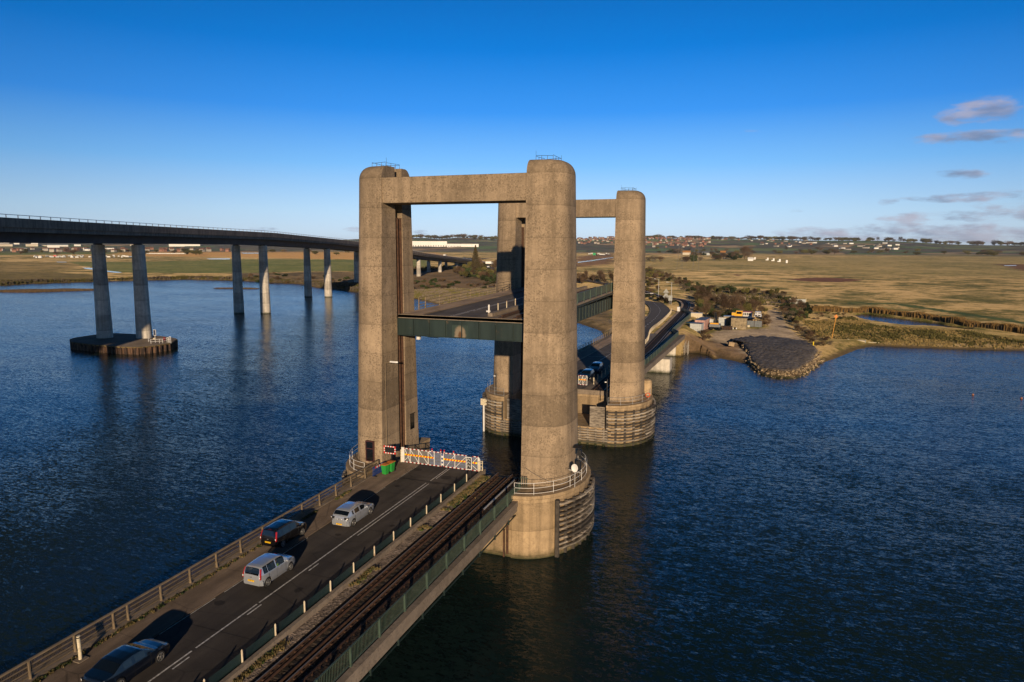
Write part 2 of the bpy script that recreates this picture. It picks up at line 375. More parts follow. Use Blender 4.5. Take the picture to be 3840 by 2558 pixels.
# railway and road centre lines on the far bank (x, y)
RAIL = [(-24.1, 102), (-24.1, 130)]+[tuple((np.array(at_deck(*Z21(*a)))[:2]+np.array(at_deck(*Z21(*b)))[:2])/2) for a, b in
   [((1095, 960), (1095, 890)), ((1300, 800), (1300, 710)), ((1500, 590), (1500, 500)), ((1640, 440), (1640, 350)), ((1708, 350), (1640, 290)), ((1690, 270), (1560, 215))]]
RAIL = [(x if y > 160 else -24.1, y) for x, y in RAIL]+[(-48, 335), (-58, 362), (-73, 395), (-98, 440), (-135, 500), (-190, 580), (-260, 690), (-340, 830), (-430, 1000)]
RO = [at_deck(*Z21(*p))[:2] for p in [(1110, 700), (1300, 560), (1420, 440), (1437, 400), (1415, 360), (1330, 300), (1200, 240), (1110, 222)]]
RI = [at_deck(*Z21(*p))[:2] for p in [(1100, 525), (1160, 470), (1192, 400), (1180, 360), (1150, 320), (1110, 300)]]
RO = [(-26.7, 102), (-26.8, 140), (-27.6, 165)]+[p for p in RO if p[1] < 330]
RI = [(-33.9, 102), (-34, 140), (-34.6, 170)]+[p for p in RI]
def resample(pts, n):
    p = np.array(pts, float); d = np.r_[0, np.cumsum(np.hypot(*np.diff(p, axis=0).T))]; t = np.linspace(0, d[-1], n)
    return np.c_[np.interp(t, d, p[:, 0]), np.interp(t, d, p[:, 1])]
def smoothl(p, k=3):
    p = np.array(p, float)
    for _ in range(k):
        q = p.copy(); q[1:-1] = (p[:-2]+2*p[1:-1]+p[2:])/4; p = q
    return p
ROAD_O = smoothl(resample(RO, 70), 12); ROAD_I = smoothl(resample(RI, 70), 12)
_e = (ROAD_O[-1]+ROAD_I[-1])/2
ROADC = [tuple(q) for q in (ROAD_O+ROAD_I)[::5]/2]+[tuple(_e), (_e[0]-12, _e[1]+16), (_e[0]-35, _e[1]+34), (_e[0]-62, _e[1]+50), (_e[0]-80, _e[1]+60)]
RAILC = smoothl(resample(RAIL, 150), 6)
_sky = [(0, 905), (700, 905), (1100, 903), (1340, 893), (1540, 888), (1600, 888), (1645, 893), (1720, 887), (1800, 890), (1870, 895), (2000, 893), (2170, 892), (2300, 889), (2430, 890), (2560, 891), (2700, 896), (2830, 893), (2900, 894), (3000, 897), (3100, 898), (3300, 898), (3420, 903), (3560, 911), (3700, 915), (3840, 915)]
_azs, _hs = [], []
HR = 5200.
for px, py in _sky:
    d = ray(px, py); hn = math.hypot(d[0], d[1]); _azs.append(math.atan2(d[0], d[1])); _hs.append(CAMZ+d[2]/hn*HR-8)
_azs = [-3, *_azs, 3]; _hs = [_hs[0], *_hs, _hs[-1]]
def land_h(px, py, want_sd=False):
    sd_ = sdist(px, py, SH)
    b = vnoise(px, py, 9, 1)*.5+vnoise(px, py, 3.1, 2)*.25
    h = -2.0+2.0*sst(sd_, -7, 0)+1.15*sst(sd_, 0, 5)+.9*sst(sd_, 6, 30)+(b-.35)*.9*sst(sd_, 0, 8)*(1-.6*sst(sd_, 60, 200))
    h += (vnoise(px, py, 60, 3)-.5)*.6*sst(sd_, 30, 100)
    # lower the big marsh a little so that it reads flat, raise embankments
    for path, hw, dz in ((RAILC, 4.2, -.75), (np.array(ROADC), 7.0, -.35)):
        best = np.full(px.shape, 1e9); zy = np.zeros(px.shape)
        P = np.array(path)
        sel = (py > 150) & (py < 900) & (px > -400) & (px < 60)
        qx, qy = px[sel], py[sel]; bb = np.full(qx.shape, 1e9); zz = np.zeros(qx.shape)
        for i in range(len(P)-1):
            ax, ay = P[i]; dx, dy = P[i+1]-P[i]; L = dx*dx+dy*dy+1e-9
            t = np.clip(((qx-ax)*dx+(qy-ay)*dy)/L, 0, 1); d = np.hypot(qx-ax-t*dx, qy-ay-t*dy)
            u = d < bb; bb = np.where(u, d, bb); yy = ay+t*dy; zz = np.where(u, np.where(yy < 118, 4.42+.0184*yy, np.maximum(6.59-.0165*(yy-118), 3.3)), zz)
        e = zz+dz-np.maximum(0, bb-hw)*.48
        e = np.where((sd_[sel] > -1), e, -9)
        h[sel] = np.maximum(h[sel], e)
    r = np.hypot(px, py); az_ = np.arctan2(px, py)
    H = np.interp(az_, _azs, _hs)
    rise = sst(r+(vnoise(px, py, 700, 5)-.5)*500, 2700, HR)
    lump = (vnoise(px, py, 420, 6)-.5)*10+(vnoise(px, py, 170, 7)-.5)*4
    h = h+(H-2+lump*sst(r, 2900, 4200)*(1-sst(r, 4900, 5200)))*rise
    return (h, sd_) if want_sd else h
def land_z(x, y): return float(land_h(np.array([x], float), np.array([y], float))[0])
def zone(f, pts, z=1.5):
    out = []
    for p in pts:
        d = ray(*f(*p)); hn = math.hypot(d[0], d[1]); k = (z-CAMZ)/d[2] if d[2] < -1e-5 else 1e9; k = min(k, 3300/hn); out.append((d[0]*k, d[1]*k))
    return out
GREEN = (.060, .082, .020); OCH = (.30, .175, .06); MARSH = (.085, .068, .024); MUD = (.075, .032, .018); TRK = (.19, .155, .12)
SCRUB = (.045, .030, .020); SAND = (.27, .20, .125); DKGR = (.030, .050, .014); PINK = (.30, .185, .095)
ZONES = [ # polygon, colour, strength, edge softness m
 (zone(ZL, [(-900, 205), (1140, 212), (1640, 212), (1640, 255), (1140, 250), (0, 262), (-900, 260)]), GREEN, .85, 12),
 (zone(Z1, [(870, 402), (1460, 390), (2700, 372), (2900, 462), (2260, 462), (1460, 446), (900, 440), (700, 425)]), OCH, .85, 10),
 (zone(Z1, [(-900, 548), (0, 540), (340, 545), (560, 560), (700, 583), (1400, 575), (1650, 590), (1650, 700), (0, 720), (-900, 720)]), MARSH, .9, 5),
 (zone(Z1, [(-900, 480), (0, 478), (420, 480), (500, 505), (340, 545), (0, 540), (-900, 545)]), MARSH, .6, 10),
 (zone(Z1, [(430, 478), (900, 476), (1460, 461), (2700, 462), (2700, 535), (1900, 540), (1460, 549), (900, 548), (740, 545), (600, 515), (520, 505)]), GREEN, .80, 3),
 (zone(Z1, [(1460, 549), (2260, 540), (2800, 540), (2800, 700), (2000, 640), (1900, 612), (1460, 590)]), SCRUB, .7, 6),
 (zone(Z2, [(500, 830), (800, 835), (1095, 850), (1300, 900), (1300, 1000), (1095, 1010), (800, 1030), (505, 1010), (100, 1000)], 2), SCRUB, .85, 8),
 (zone(Z2, [(505, 1010), (760, 1010), (1095, 985), (1095, 1040), (505, 1045)], 1), MARSH, .8, 5),
 (zone(Z2, [(1640, 755), (1760, 745), (1905, 728), (1905, 805), (1640, 830)]), MUD, .75, 15),
 (zone(Z3, [(1150, 340), (1240, 332), (1340, 330), (1460, 336), (1545, 345), (1420, 354), (1260, 352)]), MUD, .95, 3),
 (zone(Z3, [(430, 232), (900, 235), (1500, 222), (2354, 218), (3000, 222), (3000, 340), (2354, 335), (1700, 318), (1200, 300), (800, 290), (430, 270)]), (.135, .115, .042), .55, 60),
 (zone(ZR, [(1990, 455), (2100, 450), (2600, 455), (2600, 540), (2354, 535), (2150, 490)]), MUD, .9, 8),
 (zone(ZF, [(1100, 645), (1160, 640), (1210, 655), (1170, 668), (1130, 660)]), MUD, .9, 3),
 (zone(Z3, [(735, 410), (800, 400), (930, 408), (1000, 425), (1075, 445), (1080, 470), (960, 455), (780, 440), (740, 425)], 2.4), SAND, .95, 4),
 (zone(Z3, [(1048, 492), (1100, 490), (1120, 520), (1165, 590), (1215, 620), (1290, 670), (1280, 700), (1240, 770), (1000, 790), (900, 700), (760, 650), (750, 625), (780, 600), (1000, 588), (1062, 585), (1052, 540)], 2), TRK, .95, 1.5),
 (zone(Z3, [(630, 665), (760, 655), (900, 670), (960, 760), (880, 745), (800, 740), (760, 715), (630, 705)], 1), (.095, .062, .040), .85, 2),
 (zone(Z3, [(1460, 460), (1700, 466), (2000, 505), (2700, 620), (2700, 632), (2000, 518), (1700, 474), (1460, 466)], 1.2), DKGR, .95, 1.5),
 (zone(Z3, [(430, 196), (1400, 196), (2400, 200), (3200, 205), (3200, 218), (2400, 212), (1400, 206), (430, 210)]), PINK, .8, 30),
 (zone(Z3, [(1180, 600), (1480, 560), (1900, 590), (2354, 635), (2900, 690), (2900, 740), (2354, 665), (1900, 662), (1600, 650), (1400, 650), (1280, 660)], 1.2), (.16, .13, .045), .7, 3),
 (zone(Z3, [(1600, 658), (1900, 664), (2354, 668), (2900, 720), (2900, 790), (2354, 700), (1900, 690), (1560, 676)], .6), (.24, .175, .10), .8, 1.5),
 (zone(Z2, [(1640, 1150), (1900, 1150), (1900, 1290), (1640, 1220)], 1), (.06, .045, .03), .8, 3),
]
POND = zone(Z3, [(1492, 528), (1560, 519), (1700, 540), (1900, 566), (1960, 580), (2100, 600), (2060, 606), (1900, 590), (1840, 586), (1700, 577), (1580, 556), (1520, 543)], .8)
CREEKS = [zone(ZL, [(1035, 424), (1170, 428), (1260, 455), (1500, 480), (1560, 490), (1480, 492), (1340, 478), (1180, 452), (1080, 440)], 1.2),
          zone(ZL, [(1560, 283), (1800, 272), (1800, 284), (1580, 290)], 1.2), zone(ZL, [(700, 350), (840, 350), (840, 356), (740, 356)], 1.2),
          zone(Z1, [(1300, 456), (1450, 455), (1450, 461), (1330, 462)], 1.2), zone(Z1, [(1510, 418), (1640, 418), (1640, 424), (1540, 425)], 1.2),
          zone(ZR, [(2110, 468), (2250, 466), (2270, 474), (2130, 477)], 1.2), zone(Z2, [(1655, 792), (1760, 778), (1905, 755), (1905, 762), (1760, 785), (1655, 798)], 1.2),
          zone(ZR, [(1790, 278), (2100, 283), (2500, 285), (2500, 292), (2100, 292), (1800, 291)], 2)]
def tri_grid(th, rr):
    T, RR = np.meshgrid(th, rr); X = RR*np.sin(T); Y = RR*np.cos(T); return X, Y
def mk_land():
    th = np.linspace(R(-80), R(42), 760)
    rr = [118.]
    while rr[-1] < 15000: rr.append(rr[-1]*1.0085+.25)
    X, Y = tri_grid(th, np.array(rr)); sh = X.shape
    px, py = X.ravel(), Y.ravel()
    h, sd_ = land_h(px, py, True)
    col = np.zeros((len(px), 4), np.float32)
    for poly, c, a, soft in ZONES:
        P = np.array(poly); x0, y0 = P.min(0)-soft*2; x1, y1 = P.max(0)+soft*2
        m = (px > x0) & (px < x1) & (py > y0) & (py < y1)
        if not m.any(): continue
        d = sdist(px[m], py[m], poly)+(vnoise(px[m], py[m], max(soft*1.3, 2), 4)-.5)*soft*1.6
        k = sst(d, -soft*.5, soft*.5)*a; cur = col[m]
        cur[:, :3] = cur[:, :3]*(1-k[:, None])+np.array(c)*k[:, None]; cur[:, 3] = np.maximum(cur[:, 3], k) if True else k
        # keep colour un-premultiplied when first painted
        base = col[m]; fresh = base[:, 3] < .01; cur[fresh, :3] = np.array(c)
        col[m] = cur
    # pond and creeks sink below their own water level
    for poly in [POND]+CREEKS:
        P = np.array(poly); x0, y0 = P.min(0)-4; x1, y1 = P.max(0)+4
        m = (px > x0) & (px < x1) & (py > y0) & (py < y1)
        if m.any(): h[m] -= 2.6*sst(sdist(px[m], py[m], poly), -1.0, 2.0)
    keep_v = sd_ > -12
    nr, nt = sh; idx = np.arange(nr*nt).reshape(nr, nt)
    q = np.stack([idx[:-1, :-1], idx[:-1, 1:], idx[1:, 1:], idx[1:, :-1]], -1).reshape(-1, 4)
    q = q[keep_v[q].any(1)][:, ::-1]
    used = np.unique(q); mp = np.full(nr*nt, -1); mp[used] = np.arange(len(used)); q = mp[q]
    me = bpy.data.meshes.new('land'); me.vertices.add(len(used)); me.vertices.foreach_set('co', np.c_[px, py, h][used].astype(np.float32).ravel())
    me.loops.add(q.size); me.loops.foreach_set('vertex_index', q.ravel().astype(np.int32)); me.polygons.add(len(q))
    me.polygons.foreach_set('loop_start', np.arange(0, q.size, 4, dtype=np.int32)); me.polygons.foreach_set('loop_total', np.full(len(q), 4, np.int32))
    me.polygons.foreach_set('use_smooth', np.ones(len(q), bool)); me.update(calc_edges=True)
    ca = me.color_attributes.new('zone', 'FLOAT_COLOR', 'POINT'); ca.data.foreach_set('color', col[used].ravel())
    t = NT('marsh_ground', .95, spec=.15); v = t.pos(); x, y, z = t.sep(v)
    n1 = t.noise(v, .035, 6, .62, .4); n2 = t.noise(v, .22, 5, .65); n3 = t.noise(v, 1.4, 4, .7); n4 = t.noise(v, .006, 3, .5)
    k = t.math('ADD', t.math('MULTIPLY', n1, .50), t.math('ADD', t.math('MULTIPLY', n2, .38), t.math('MULTIPLY', t.math('SUBTRACT', n3, .2), .20)))
    k = t.math('ADD', k, t.math('MULTIPLY_ADD', n4, .30, -.163))
    cr = t.n.new('ShaderNodeValToRGB'); t.l.new(k, cr.inputs[0]); e = cr.color_ramp.elements
    e[0].position = .36; e[0].color = (.045, .046, .012, 1); e[1].position = .60; e[1].color = (.42, .30, .145, 1)
    for p_, c_ in ((.425, (.085, .078, .022, 1)), (.462, (.15, .118, .042, 1)), (.50, (.28, .205, .090, 1))):
        a = e.new(p_); a.color = c_
    at = t.n.new('ShaderNodeAttribute'); at.attribute_name = 'zone'
    zc = t.mix(1.0, at.outputs['Color'], t.mr(t.math('ADD', t.math('MULTIPLY', n2, .6), t.math('MULTIPLY', n3, .4)), .32, .68, .55, 1.5), 'MULTIPLY')
    al = t.math('MULTIPLY', at.outputs['Alpha'], 1.0)
    # far fields and woods on the hills
    dist = t.n.new('ShaderNodeVectorMath'); dist.operation = 'LENGTH'; t.l.new(v, dist.inputs[0])
    far = t.mr(t.math('ADD', dist.outputs['Value'], t.math('MULTIPLY', n4, 500)), 2300, 3000)
    fv = t.pos((.0016, .0016, .0016)); vo = t.vor(fv, 2.6, out='Color'); fx, fy, fz = t.sep(vo)
    fc = t.n.new('ShaderNodeValToRGB'); t.l.new(fx, fc.inputs[0]); q_ = fc.color_ramp; q_.interpolation = 'CONSTANT'
    q_.elements[0].color = (.050, .080, .032, 1); q_.elements[1].position = .3; q_.elements[1].color = (.055, .050, .036, 1)
    for p_, c_ in ((.55, (.075, .095, .040, 1)), (.72, (.060, .055, .038, 1)), (.85, (.17, .125, .075, 1))):
        a = q_.elements.new(p_); a.color = c_
    wood = t.mr(t.noise(v, .0035, 5, .6), .50, .56); fcol = t.mix(wood, fc.outputs[0], (.040, .038, .030))
    edge = t.mr(t.vor(fv, 2.6, 'DISTANCE_TO_EDGE'), .0, .035, 1, 0); fcol = t.mix(edge, fcol, (.032, .032, .024))
    fcol = tint(t, fcol, t.mr(t.noise(v, .02, 4, .7), .3, .7, .7, 1.3))
    col_ = t.mix(1.0, t.mix(al, cr.outputs[0], zc), (1.0, 1.0, 1.0), 'MULTIPLY'); col_ = t.mix(far, col_, fcol)
    # wet strip beside the water
    wet = t.mr(t.math('ADD', z, t.math('MULTIPLY', n3, .5)), .35, .95, 1, 0); col_ = t.mix(t.math('MULTIPLY', wet, t.mr(dist.outputs['Value'], 1500, 2500, .85, 0)), col_, (.045, .034, .018))
    t.color(col_); t.p.inputs['Diffuse Roughness'].default_value = 1
    me.materials.append(t.mat)
    o = bpy.data.objects.new('land', me); COL.objects.link(o); tag(o, kind='structure')
mk_land()
def sheet(name, poly, z, mat, **kw):
    bm = bmesh.new(); vs = [bm.verts.new((x, y, z)) for x, y in poly]; f = bm.faces.new(vs); f.normal_update()
    if f.normal.z < 0: f.normal_flip()
    bmesh.ops.triangulate(bm, faces=bm.faces); me = bpy.data.meshes.new(name); bm.to_mesh(me); bm.free(); me.materials.append(mat)
    o = bpy.data.objects.new(name, me); COL.objects.link(o); return tag(o, **kw)
M_STILL = NT('still_water', .05); M_STILL.color((.012, .018, .018)); M_STILL.bump(M_STILL.noise(M_STILL.pos(), 1.2, 3), .25, .05); M_STILL = M_STILL.mat
sheet('pond_water', POND, 1.55, M_WATER, kind='structure')
for c in CREEKS:
    cz = sum(land_z(*p) for p in c)/len(c)
    sheet('creek_water', c, cz-.12, M_STILL, kind='structure')
# mud banks standing in the river
def mound(name, cx_, cy_, a, b, h, mat, rz=0, seed=1, n=44, **kw):
    m = MB(); rings = []
    for k, (s_, zz) in enumerate(((1.0, -.6), (.94, .12), (.86, h*.7), (.6, h), (.25, h*1.05))):
        ring = []
        for i in range(n):
            t = 2*math.pi*i/n; w_ = 1+.16*math.sin(3*t+seed)+.09*math.sin(7*t+seed*2)+.05*math.sin(13*t)
            x, y = a*s_*w_*math.cos(t), b*s_*w_*math.sin(t)
            ring.append((cx_+x*math.cos(rz)-y*math.sin(rz), cy_+x*math.sin(rz)+y*math.cos(rz), zz+.12*math.sin(5*t+k)))
        rings.append(ring)
    m.rings(rings); return m.build(name, mat, smooth=True, **kw)
M_MUD = mk_gravel('marsh_bank', (.085, .055, .025), 3, .1)
mound('mud_bank', -404, 287, 27, 11, .9, M_MUD, .75, kind='structure')
p = at_z(*Z1(1505, 643), 0); mound('mud_bank', p[0], p[1], 15, 3.2, .5, M_MUD, .25, 4, kind='structure')
# ---------------- gravel spit with rubble edge
def mk_spit():
    rim = [at_z(*Z3(*p), np.interp(p[1], [650, 750], [2.3, 1.35]))[:2] for p in [(865, 652), (885, 628), (930, 655), (955, 690), (975, 740), (1010, 772), (1060, 793), (1130, 800), (1200, 793), (1245, 762), (1288, 722), (1298, 685), (1262, 650), (1200, 632), (1050, 615), (950, 610)]]
    P = resample(rim+[rim[0]], 91)[:-1]; P = np.array([(P[i-2]+P[i-1]+P[i]+P[(i+1) % 90]+P[(i+2) % 90])/5 for i in range(90)])
    c = P.mean(0); m = MB(); rings = []; hz = lambda y: .56+.44*float(sst(np.array(y), 166, 200))
    for s_, zz in ((1.24, -.7), (1.13, .25), (1.04, 1.5), (1.0, 2.15), (.95, 2.4), (.6, 2.5), (.2, 2.5)):
        ring = []
        for i, q in enumerate(P):
            j = rnd.uniform(-.35, .35)*(1 if s_ > .97 else .2); v = (q-c)
            ring.append((c[0]+v[0]*(s_+j*.05), c[1]+v[1]*((s_-1)*.55+1 if s_ > 1 else s_)+j, zz*(hz(c[1]+v[1]*min(s_, 1)))*(1-.12*sst(q[1], 200, 215))+rnd.uniform(-.18, .18)*(1 if s_ > .9 else .3)))
        rings.append(ring)
    m.rings(rings)
    t = NT('spit_gravel', .95, spec=.2); v = t.pos(); x, y, z = t.sep(v)
    a = t.sep(t.vor(v, 3.2, out='Color'))[0]; b = t.sep(t.vor(v, 1.1, out='Color'))[0]; n = t.noise(v, .35, 5, .6)
    top = t.mix(a, (.11, .092, .078), (.21, .18, .152)); top = tint(t, top, t.mr(n, .3, .7, .75, 1.25))
    side = t.mix(b, (.14, .095, .05), (.46, .34, .20)); side = tint(t, side, t.mr(t.vor(v, 1.1, 'DISTANCE_TO_EDGE'), 0, .12, .3, 1)); side = t.mix(t.mr(t.math('ADD', z, n), .5, 1.0, 1, 0), side, (.04, .045, .018))
    t.color(t.mix(t.mr(t.math('ADD', z, t.math('MULTIPLY', n, .5)), 1.25, 1.65), side, top)); t.bump(t.vor(v, 1.3), .9, .25)
    m.build('gravel_spit', t.mat, smooth=True, kind='structure')
    # loose rubble blocks round the rim
    mb = MB()
    for i in range(1500):
        q = P[rnd.randrange(90)]; v = q-c
        if q[1] > 196: continue
        s_ = rnd.uniform(1.0, 1.20); px, py = c[0]+v[0]*s_+rnd.uniform(-.5, .5), c[1]+v[1]*((s_-1)*.55+1)+rnd.uniform(-.5, .5)
        zz = max(-.1, 2.1*hz(q[1])-(s_-1.0)*9); r = rnd.uniform(.07, .30)
        mb.cbox((px, py, zz), (r*rnd.uniform(.8, 1.8), r*rnd.uniform(.8, 1.6), r), rnd.uniform(0, 3), rnd.uniform(-.5, .5), rnd.uniform(-.5, .5))
    mb.build('rubble', simple('rubble_stone', (.33, .25, .15), .9, 0, .6, .8, obj=False), kind='stuff', label='pale broken stones lining the foot of the gravel spit', cat='rubble')
mk_spit()
# ------------------------------------------------------------------ lifting bridge: towers, piers, spans
YC = (63.085, 100.93); XR, XL = -21.34, -36.39; ZT = 7.7+CAMZ; ZB0 = 5.53
TA0, TA1, TB0, TB1, TN = 3.93, 2.80, 4.17, 3.47, 3.1
def half_ring(side, Xin, Yc, a, b, n, z, m=30, slot=None):
    pts = []
    for i in range(m+1):
        t = -math.pi/2+math.pi*i/m; c_, s_ = math.cos(t), math.sin(t)
        pts.append((Xin+side*b*(max(c_, 0)**(2/n)), Yc+a*math.copysign(abs(s_)**(2/n), s_), z))
    if slot:
        w_, d_ = slot
        pts += [(Xin, Yc+w_+.35, z), (Xin+side*d_, Yc+w_+.35, z), (Xin+side*d_, Yc-w_+.35, z), (Xin, Yc-w_+.35, z)]
    return pts if side > 0 else pts[::-1]
def mk_tower(side, Xin, Yc, parent, near, left):
    m = MB(); rings = []
    H0 = ZB0
    for k in range(9):
        z = H0+(ZT-1.25-H0)*k/8; f = (z-5.53)/(9+28.33-5.53); a = TA0+(TA1-TA0)*f; b = TB0+(TB1-TB0)*f
        rings.append(half_ring(side, Xin, Yc, a, b, TN, z, slot=(.7, .95)))
    for k in range(1, 8):
        t = math.pi/2*k/7; z = ZT-1.25+1.25*math.sin(t); f = (z-5.53)/(9+28.33-5.53); q = 1.05*(1-math.cos(t))
        rings.append(half_ring(side, Xin, Yc, TA0+(TA1-TA0)*f-q, TB0+(TB1-TB0)*f-q, TN, z, slot=(.7, .95)))
    m.rings(rings); o = m.build('tower', M_CONC, parent, smooth=False)
    for p in o.data.polygons: p.use_smooth = abs(p.normal.x) < .999 and abs(p.normal.z) < .95
    try: o.data.set_sharp_from_angle(angle=R(30))
    except Exception: pass
    g = MB()
    for dy in (-.32, .35, 1.0):
        g.box(min(Xin+side*.1, Xin+side*.4), max(Xin+side*.1, Xin+side*.4), Yc+dy-.05, Yc+dy+.05, H0, ZT-5)
    g.box(min(Xin+side*.7, Xin+side*.93), max(Xin+side*.7, Xin+side*.93), Yc-.25, Yc+.95, H0, ZT-5)
    g.build('guide_rail', M_RUST, o)
    r = MB(); zt = ZT+.05
    pts = [(Xin+side*.35, Yc-1.3), (Xin+side*2.0, Yc-1.3), (Xin+side*2.0, Yc+1.3), (Xin+side*.35, Yc+1.3)]
    for i in range(4):
        a, b = pts[i], pts[(i+1) % 4]
        for k in range(3):
            u = k/3; x, y = a[0]+(b[0]-a[0])*u, a[1]+(b[1]-a[1])*u; r.tube((x, y, zt-.1), (x, y, zt+.34), .02, 5)
        r.tube((*a, zt+.38), (*b, zt+.30), .018, 5)
    r.tube((pts[0][0], pts[0][1], zt), (pts[0][0], pts[0][1], zt+.8), .012, 4); r.tube((pts[2][0], pts[2][1], zt), (pts[2][0], pts[2][1], zt+.65), .012, 4)
    r.build('roof_railing', M_BLACK, o)
    return o
def portal(i):
    Yc = YC[i]; near = i == 0
    t = thing('bridge_portal', ('near' if near else 'far')+(' brown concrete portal of two rounded towers and a cross beam, closest to the camera' if near else ' brown concrete portal of two rounded towers standing behind the raised deck'),
              'bridge tower', ((XL+XR)/2, Yc, 0))
    inv = Vector((-(XL+XR)/2, -Yc, 0))
    root = thing('x', '', '')  # temporary holder to keep building in world coordinates
    towers = [mk_tower(1, XR, Yc, None, near, False), mk_tower(-1, XL, Yc, None, near, True)]
    bm_ = MB(); yf = Yc-TA1+.02; z0, z1 = 4.0+CAMZ, 6.47+CAMZ
    bm_.rings([[(XL-.4, yf, z0), (XL-.4, yf+3.6, z0), (XL-.4, yf+3.6, z1-.1), (XL-.4, yf, z1)], [(XR+.4, yf, z0), (XR+.4, yf+3.6, z0), (XR+.4, yf+3.6, z1-.1), (XR+.4, yf, z1)]])
    beam = bevel(bm_.build('cross_beam', M_CONC), .06)
    # pier: D caissons joined by a low cross wall
    parts = towers+[beam]
    p = MB(); a, bR = 7.0, 5.2; rimz = 5.92; BL = {1: 5.2, -1: 4.75 if near else 5.15}
    for side, Xin in ((1, XR+.2), (-1, XL-.2)):
        rr = []
        for z, g in ((-3, .12), (.25, .12), (.27, 0), (rimz-.35, 0), (rimz-.33, .10), (rimz, .10)):
            rr.append([q if k <= 30 else q for k, q in enumerate(half_ring(side, Xin, Yc, a+g, BL[side]+g, 2.0, z, 44))])
        p.rings(rr)
    p.box(XL-.25, XR+.25, Yc-6.9, Yc+6.9, -3, 2.55)
    p.box(XL-.25, XR+.25, Yc-6.98, Yc+6.98, -3, .3)
    yb = (Yc-4.1, Yc-3.0) if near else (Yc+3.0, Yc+4.1)
    p.box(XL-.1, XR+.1, *(( Yc-4.6, Yc-.75) if near else (Yc+.7, Yc+4.8)), 2.5, deckz(Yc)-.72)
    p.box(-22.9, XR+.3, Yc-6.8 if near else Yc-3, Yc-2.5 if near else Yc+6.8, 2.5, 4.1)
    pier = bevel(p.build('pier', M_PIER), .05); parts.append(pier)
    for o in pier.data.polygons: o.use_smooth = True
    try: pier.data.set_sharp_from_angle(angle=R(30))
    except Exception: pass
    # timber fender
    def fender(side, Xin, t0, t1, z0, z1, rows):
        f = MB(); n = 22; pts = []
        for k in range(n+1):
            t_ = R(t0+(t1-t0)*k/n); c_, s_ = max(math.cos(t_), 0), math.sin(t_)
            pts.append((Xin+side*(BL[side]+.42)*c_, Yc+(a+.42)*s_))
        for r_ in range(rows):
            z = z0+(z1-z0)*r_/(rows-1)
            for q0, q1 in zip(pts[:-1], pts[1:]):
                jz = rnd.uniform(-.03, .03); f.mi = f.mi if rnd.random() > .22 else rnd.choice((0, 0, 0, 1, 2)); f.bar((*q0, z+jz), (*q1, z+jz), .24, .17)
        for k in range(0, n+1, 2):
            q = pts[k]; c0 = Vector((Xin, Yc, 0)); v = (Vector((*q, 0))-c0).normalized()*-.22
            f.mi = 2; f.box(q[0]+v.x-.12, q[0]+v.x+.12, q[1]+v.y-.12, q[1]+v.y+.12, .05, z1+.15)
        # bolted concrete kerb blocks over the fender
        return f
    if near:
        f = fender(1, XR+.2, -46, 60, .75, 5.0, 10)
        q = (XR+.2+(BL[1]+.4)*math.cos(R(-46)), Yc-(a+.4)*math.sin(R(46))); f.bar((q[0], q[1], .0), (q[0], q[1], 5.4), .34, .34)
        f.mi = 0; parts.append(f.build('timber_fender', [M_FEND, M_FENDL, M_FENDD]))
        s = MB(); s.box(XR-.25, XR-.05, Yc-7.1, Yc-6.98, .3, 5.5); s.box(XR-.52, XR-.38, Yc-7.16, Yc-7.0, 0, 2.6); parts.append(s.build('corner_strip', M_RUST))
        f2 = fender(-1, XL-.2, -60, 60, .75, 4.6, 9); parts.append(f2.build('timber_fender', [M_FEND, M_FENDL, M_FENDD]))
    else:
        for side, Xin in ((1, XR+.2), (-1, XL-.2)):
            f = fender(side, Xin, -88, 60, .45, 5.05, 11)
            parts.append(f.build('timber_fender', [M_FEND, M_FENDL, M_FENDD]))
        f = MB()
        for r_ in range(6):
            z = .5+r_*.36; f.bar((XL-.6, Yc-a-.42, z), (XR+.6, Yc-a-.42, z), .24, .2)
        for k in range(14):
            x = XL+(XR-XL)*k/13; f.box(x-.11, x+.11, Yc-a-.32, Yc-a-.08, 0, 2.5)
        parts.append(f.build('timber_fender', M_FEND))
        for x in (XL+.2, XR-2.2):
            g = MB()
            for k in range(12): g.box(x+k*.18, x+k*.18+.19, Yc-a+.35-.12-.02*(k%2), Yc-a+.35, 2.5, 5.6)
            parts.append(g.build('vertical_planking', M_FEND))
    # white tubular handrail round each pier top
    for side, Xin in ((1, XR+.2), (-1, XL-.2)):
        h = MB(); pts = []
        t0, t1 = (-88, 75)
        for k in range(33):
            t_ = R(t0+(t1-t0)*k/32); c_, s_ = max(math.cos(t_), 0), math.sin(t_)
            pts.append(Vector((Xin+side*(BL[side]-.30)*c_, Yc+(a-.35)*s_, rimz)))
        for dz in (.12, .62, 1.08):
            h.path([q+Vector((0, 0, dz)) for q in pts], .021, 6)
        for k in range(0, 33, 4): h.tube(pts[k], pts[k]+Vector((0, 0, 1.1)), .024, 6)
        parts.append(h.build('handrail', M_WHITE if near else M_GALV))
    bpy.data.objects.remove(root)
    for o in parts:
        o.parent = t; o.location = inv
    return t, towers, pier, inv
P1, TW1, PIER1, INV1 = portal(0)
P2, TW2, PIER2, INV2 = portal(1)
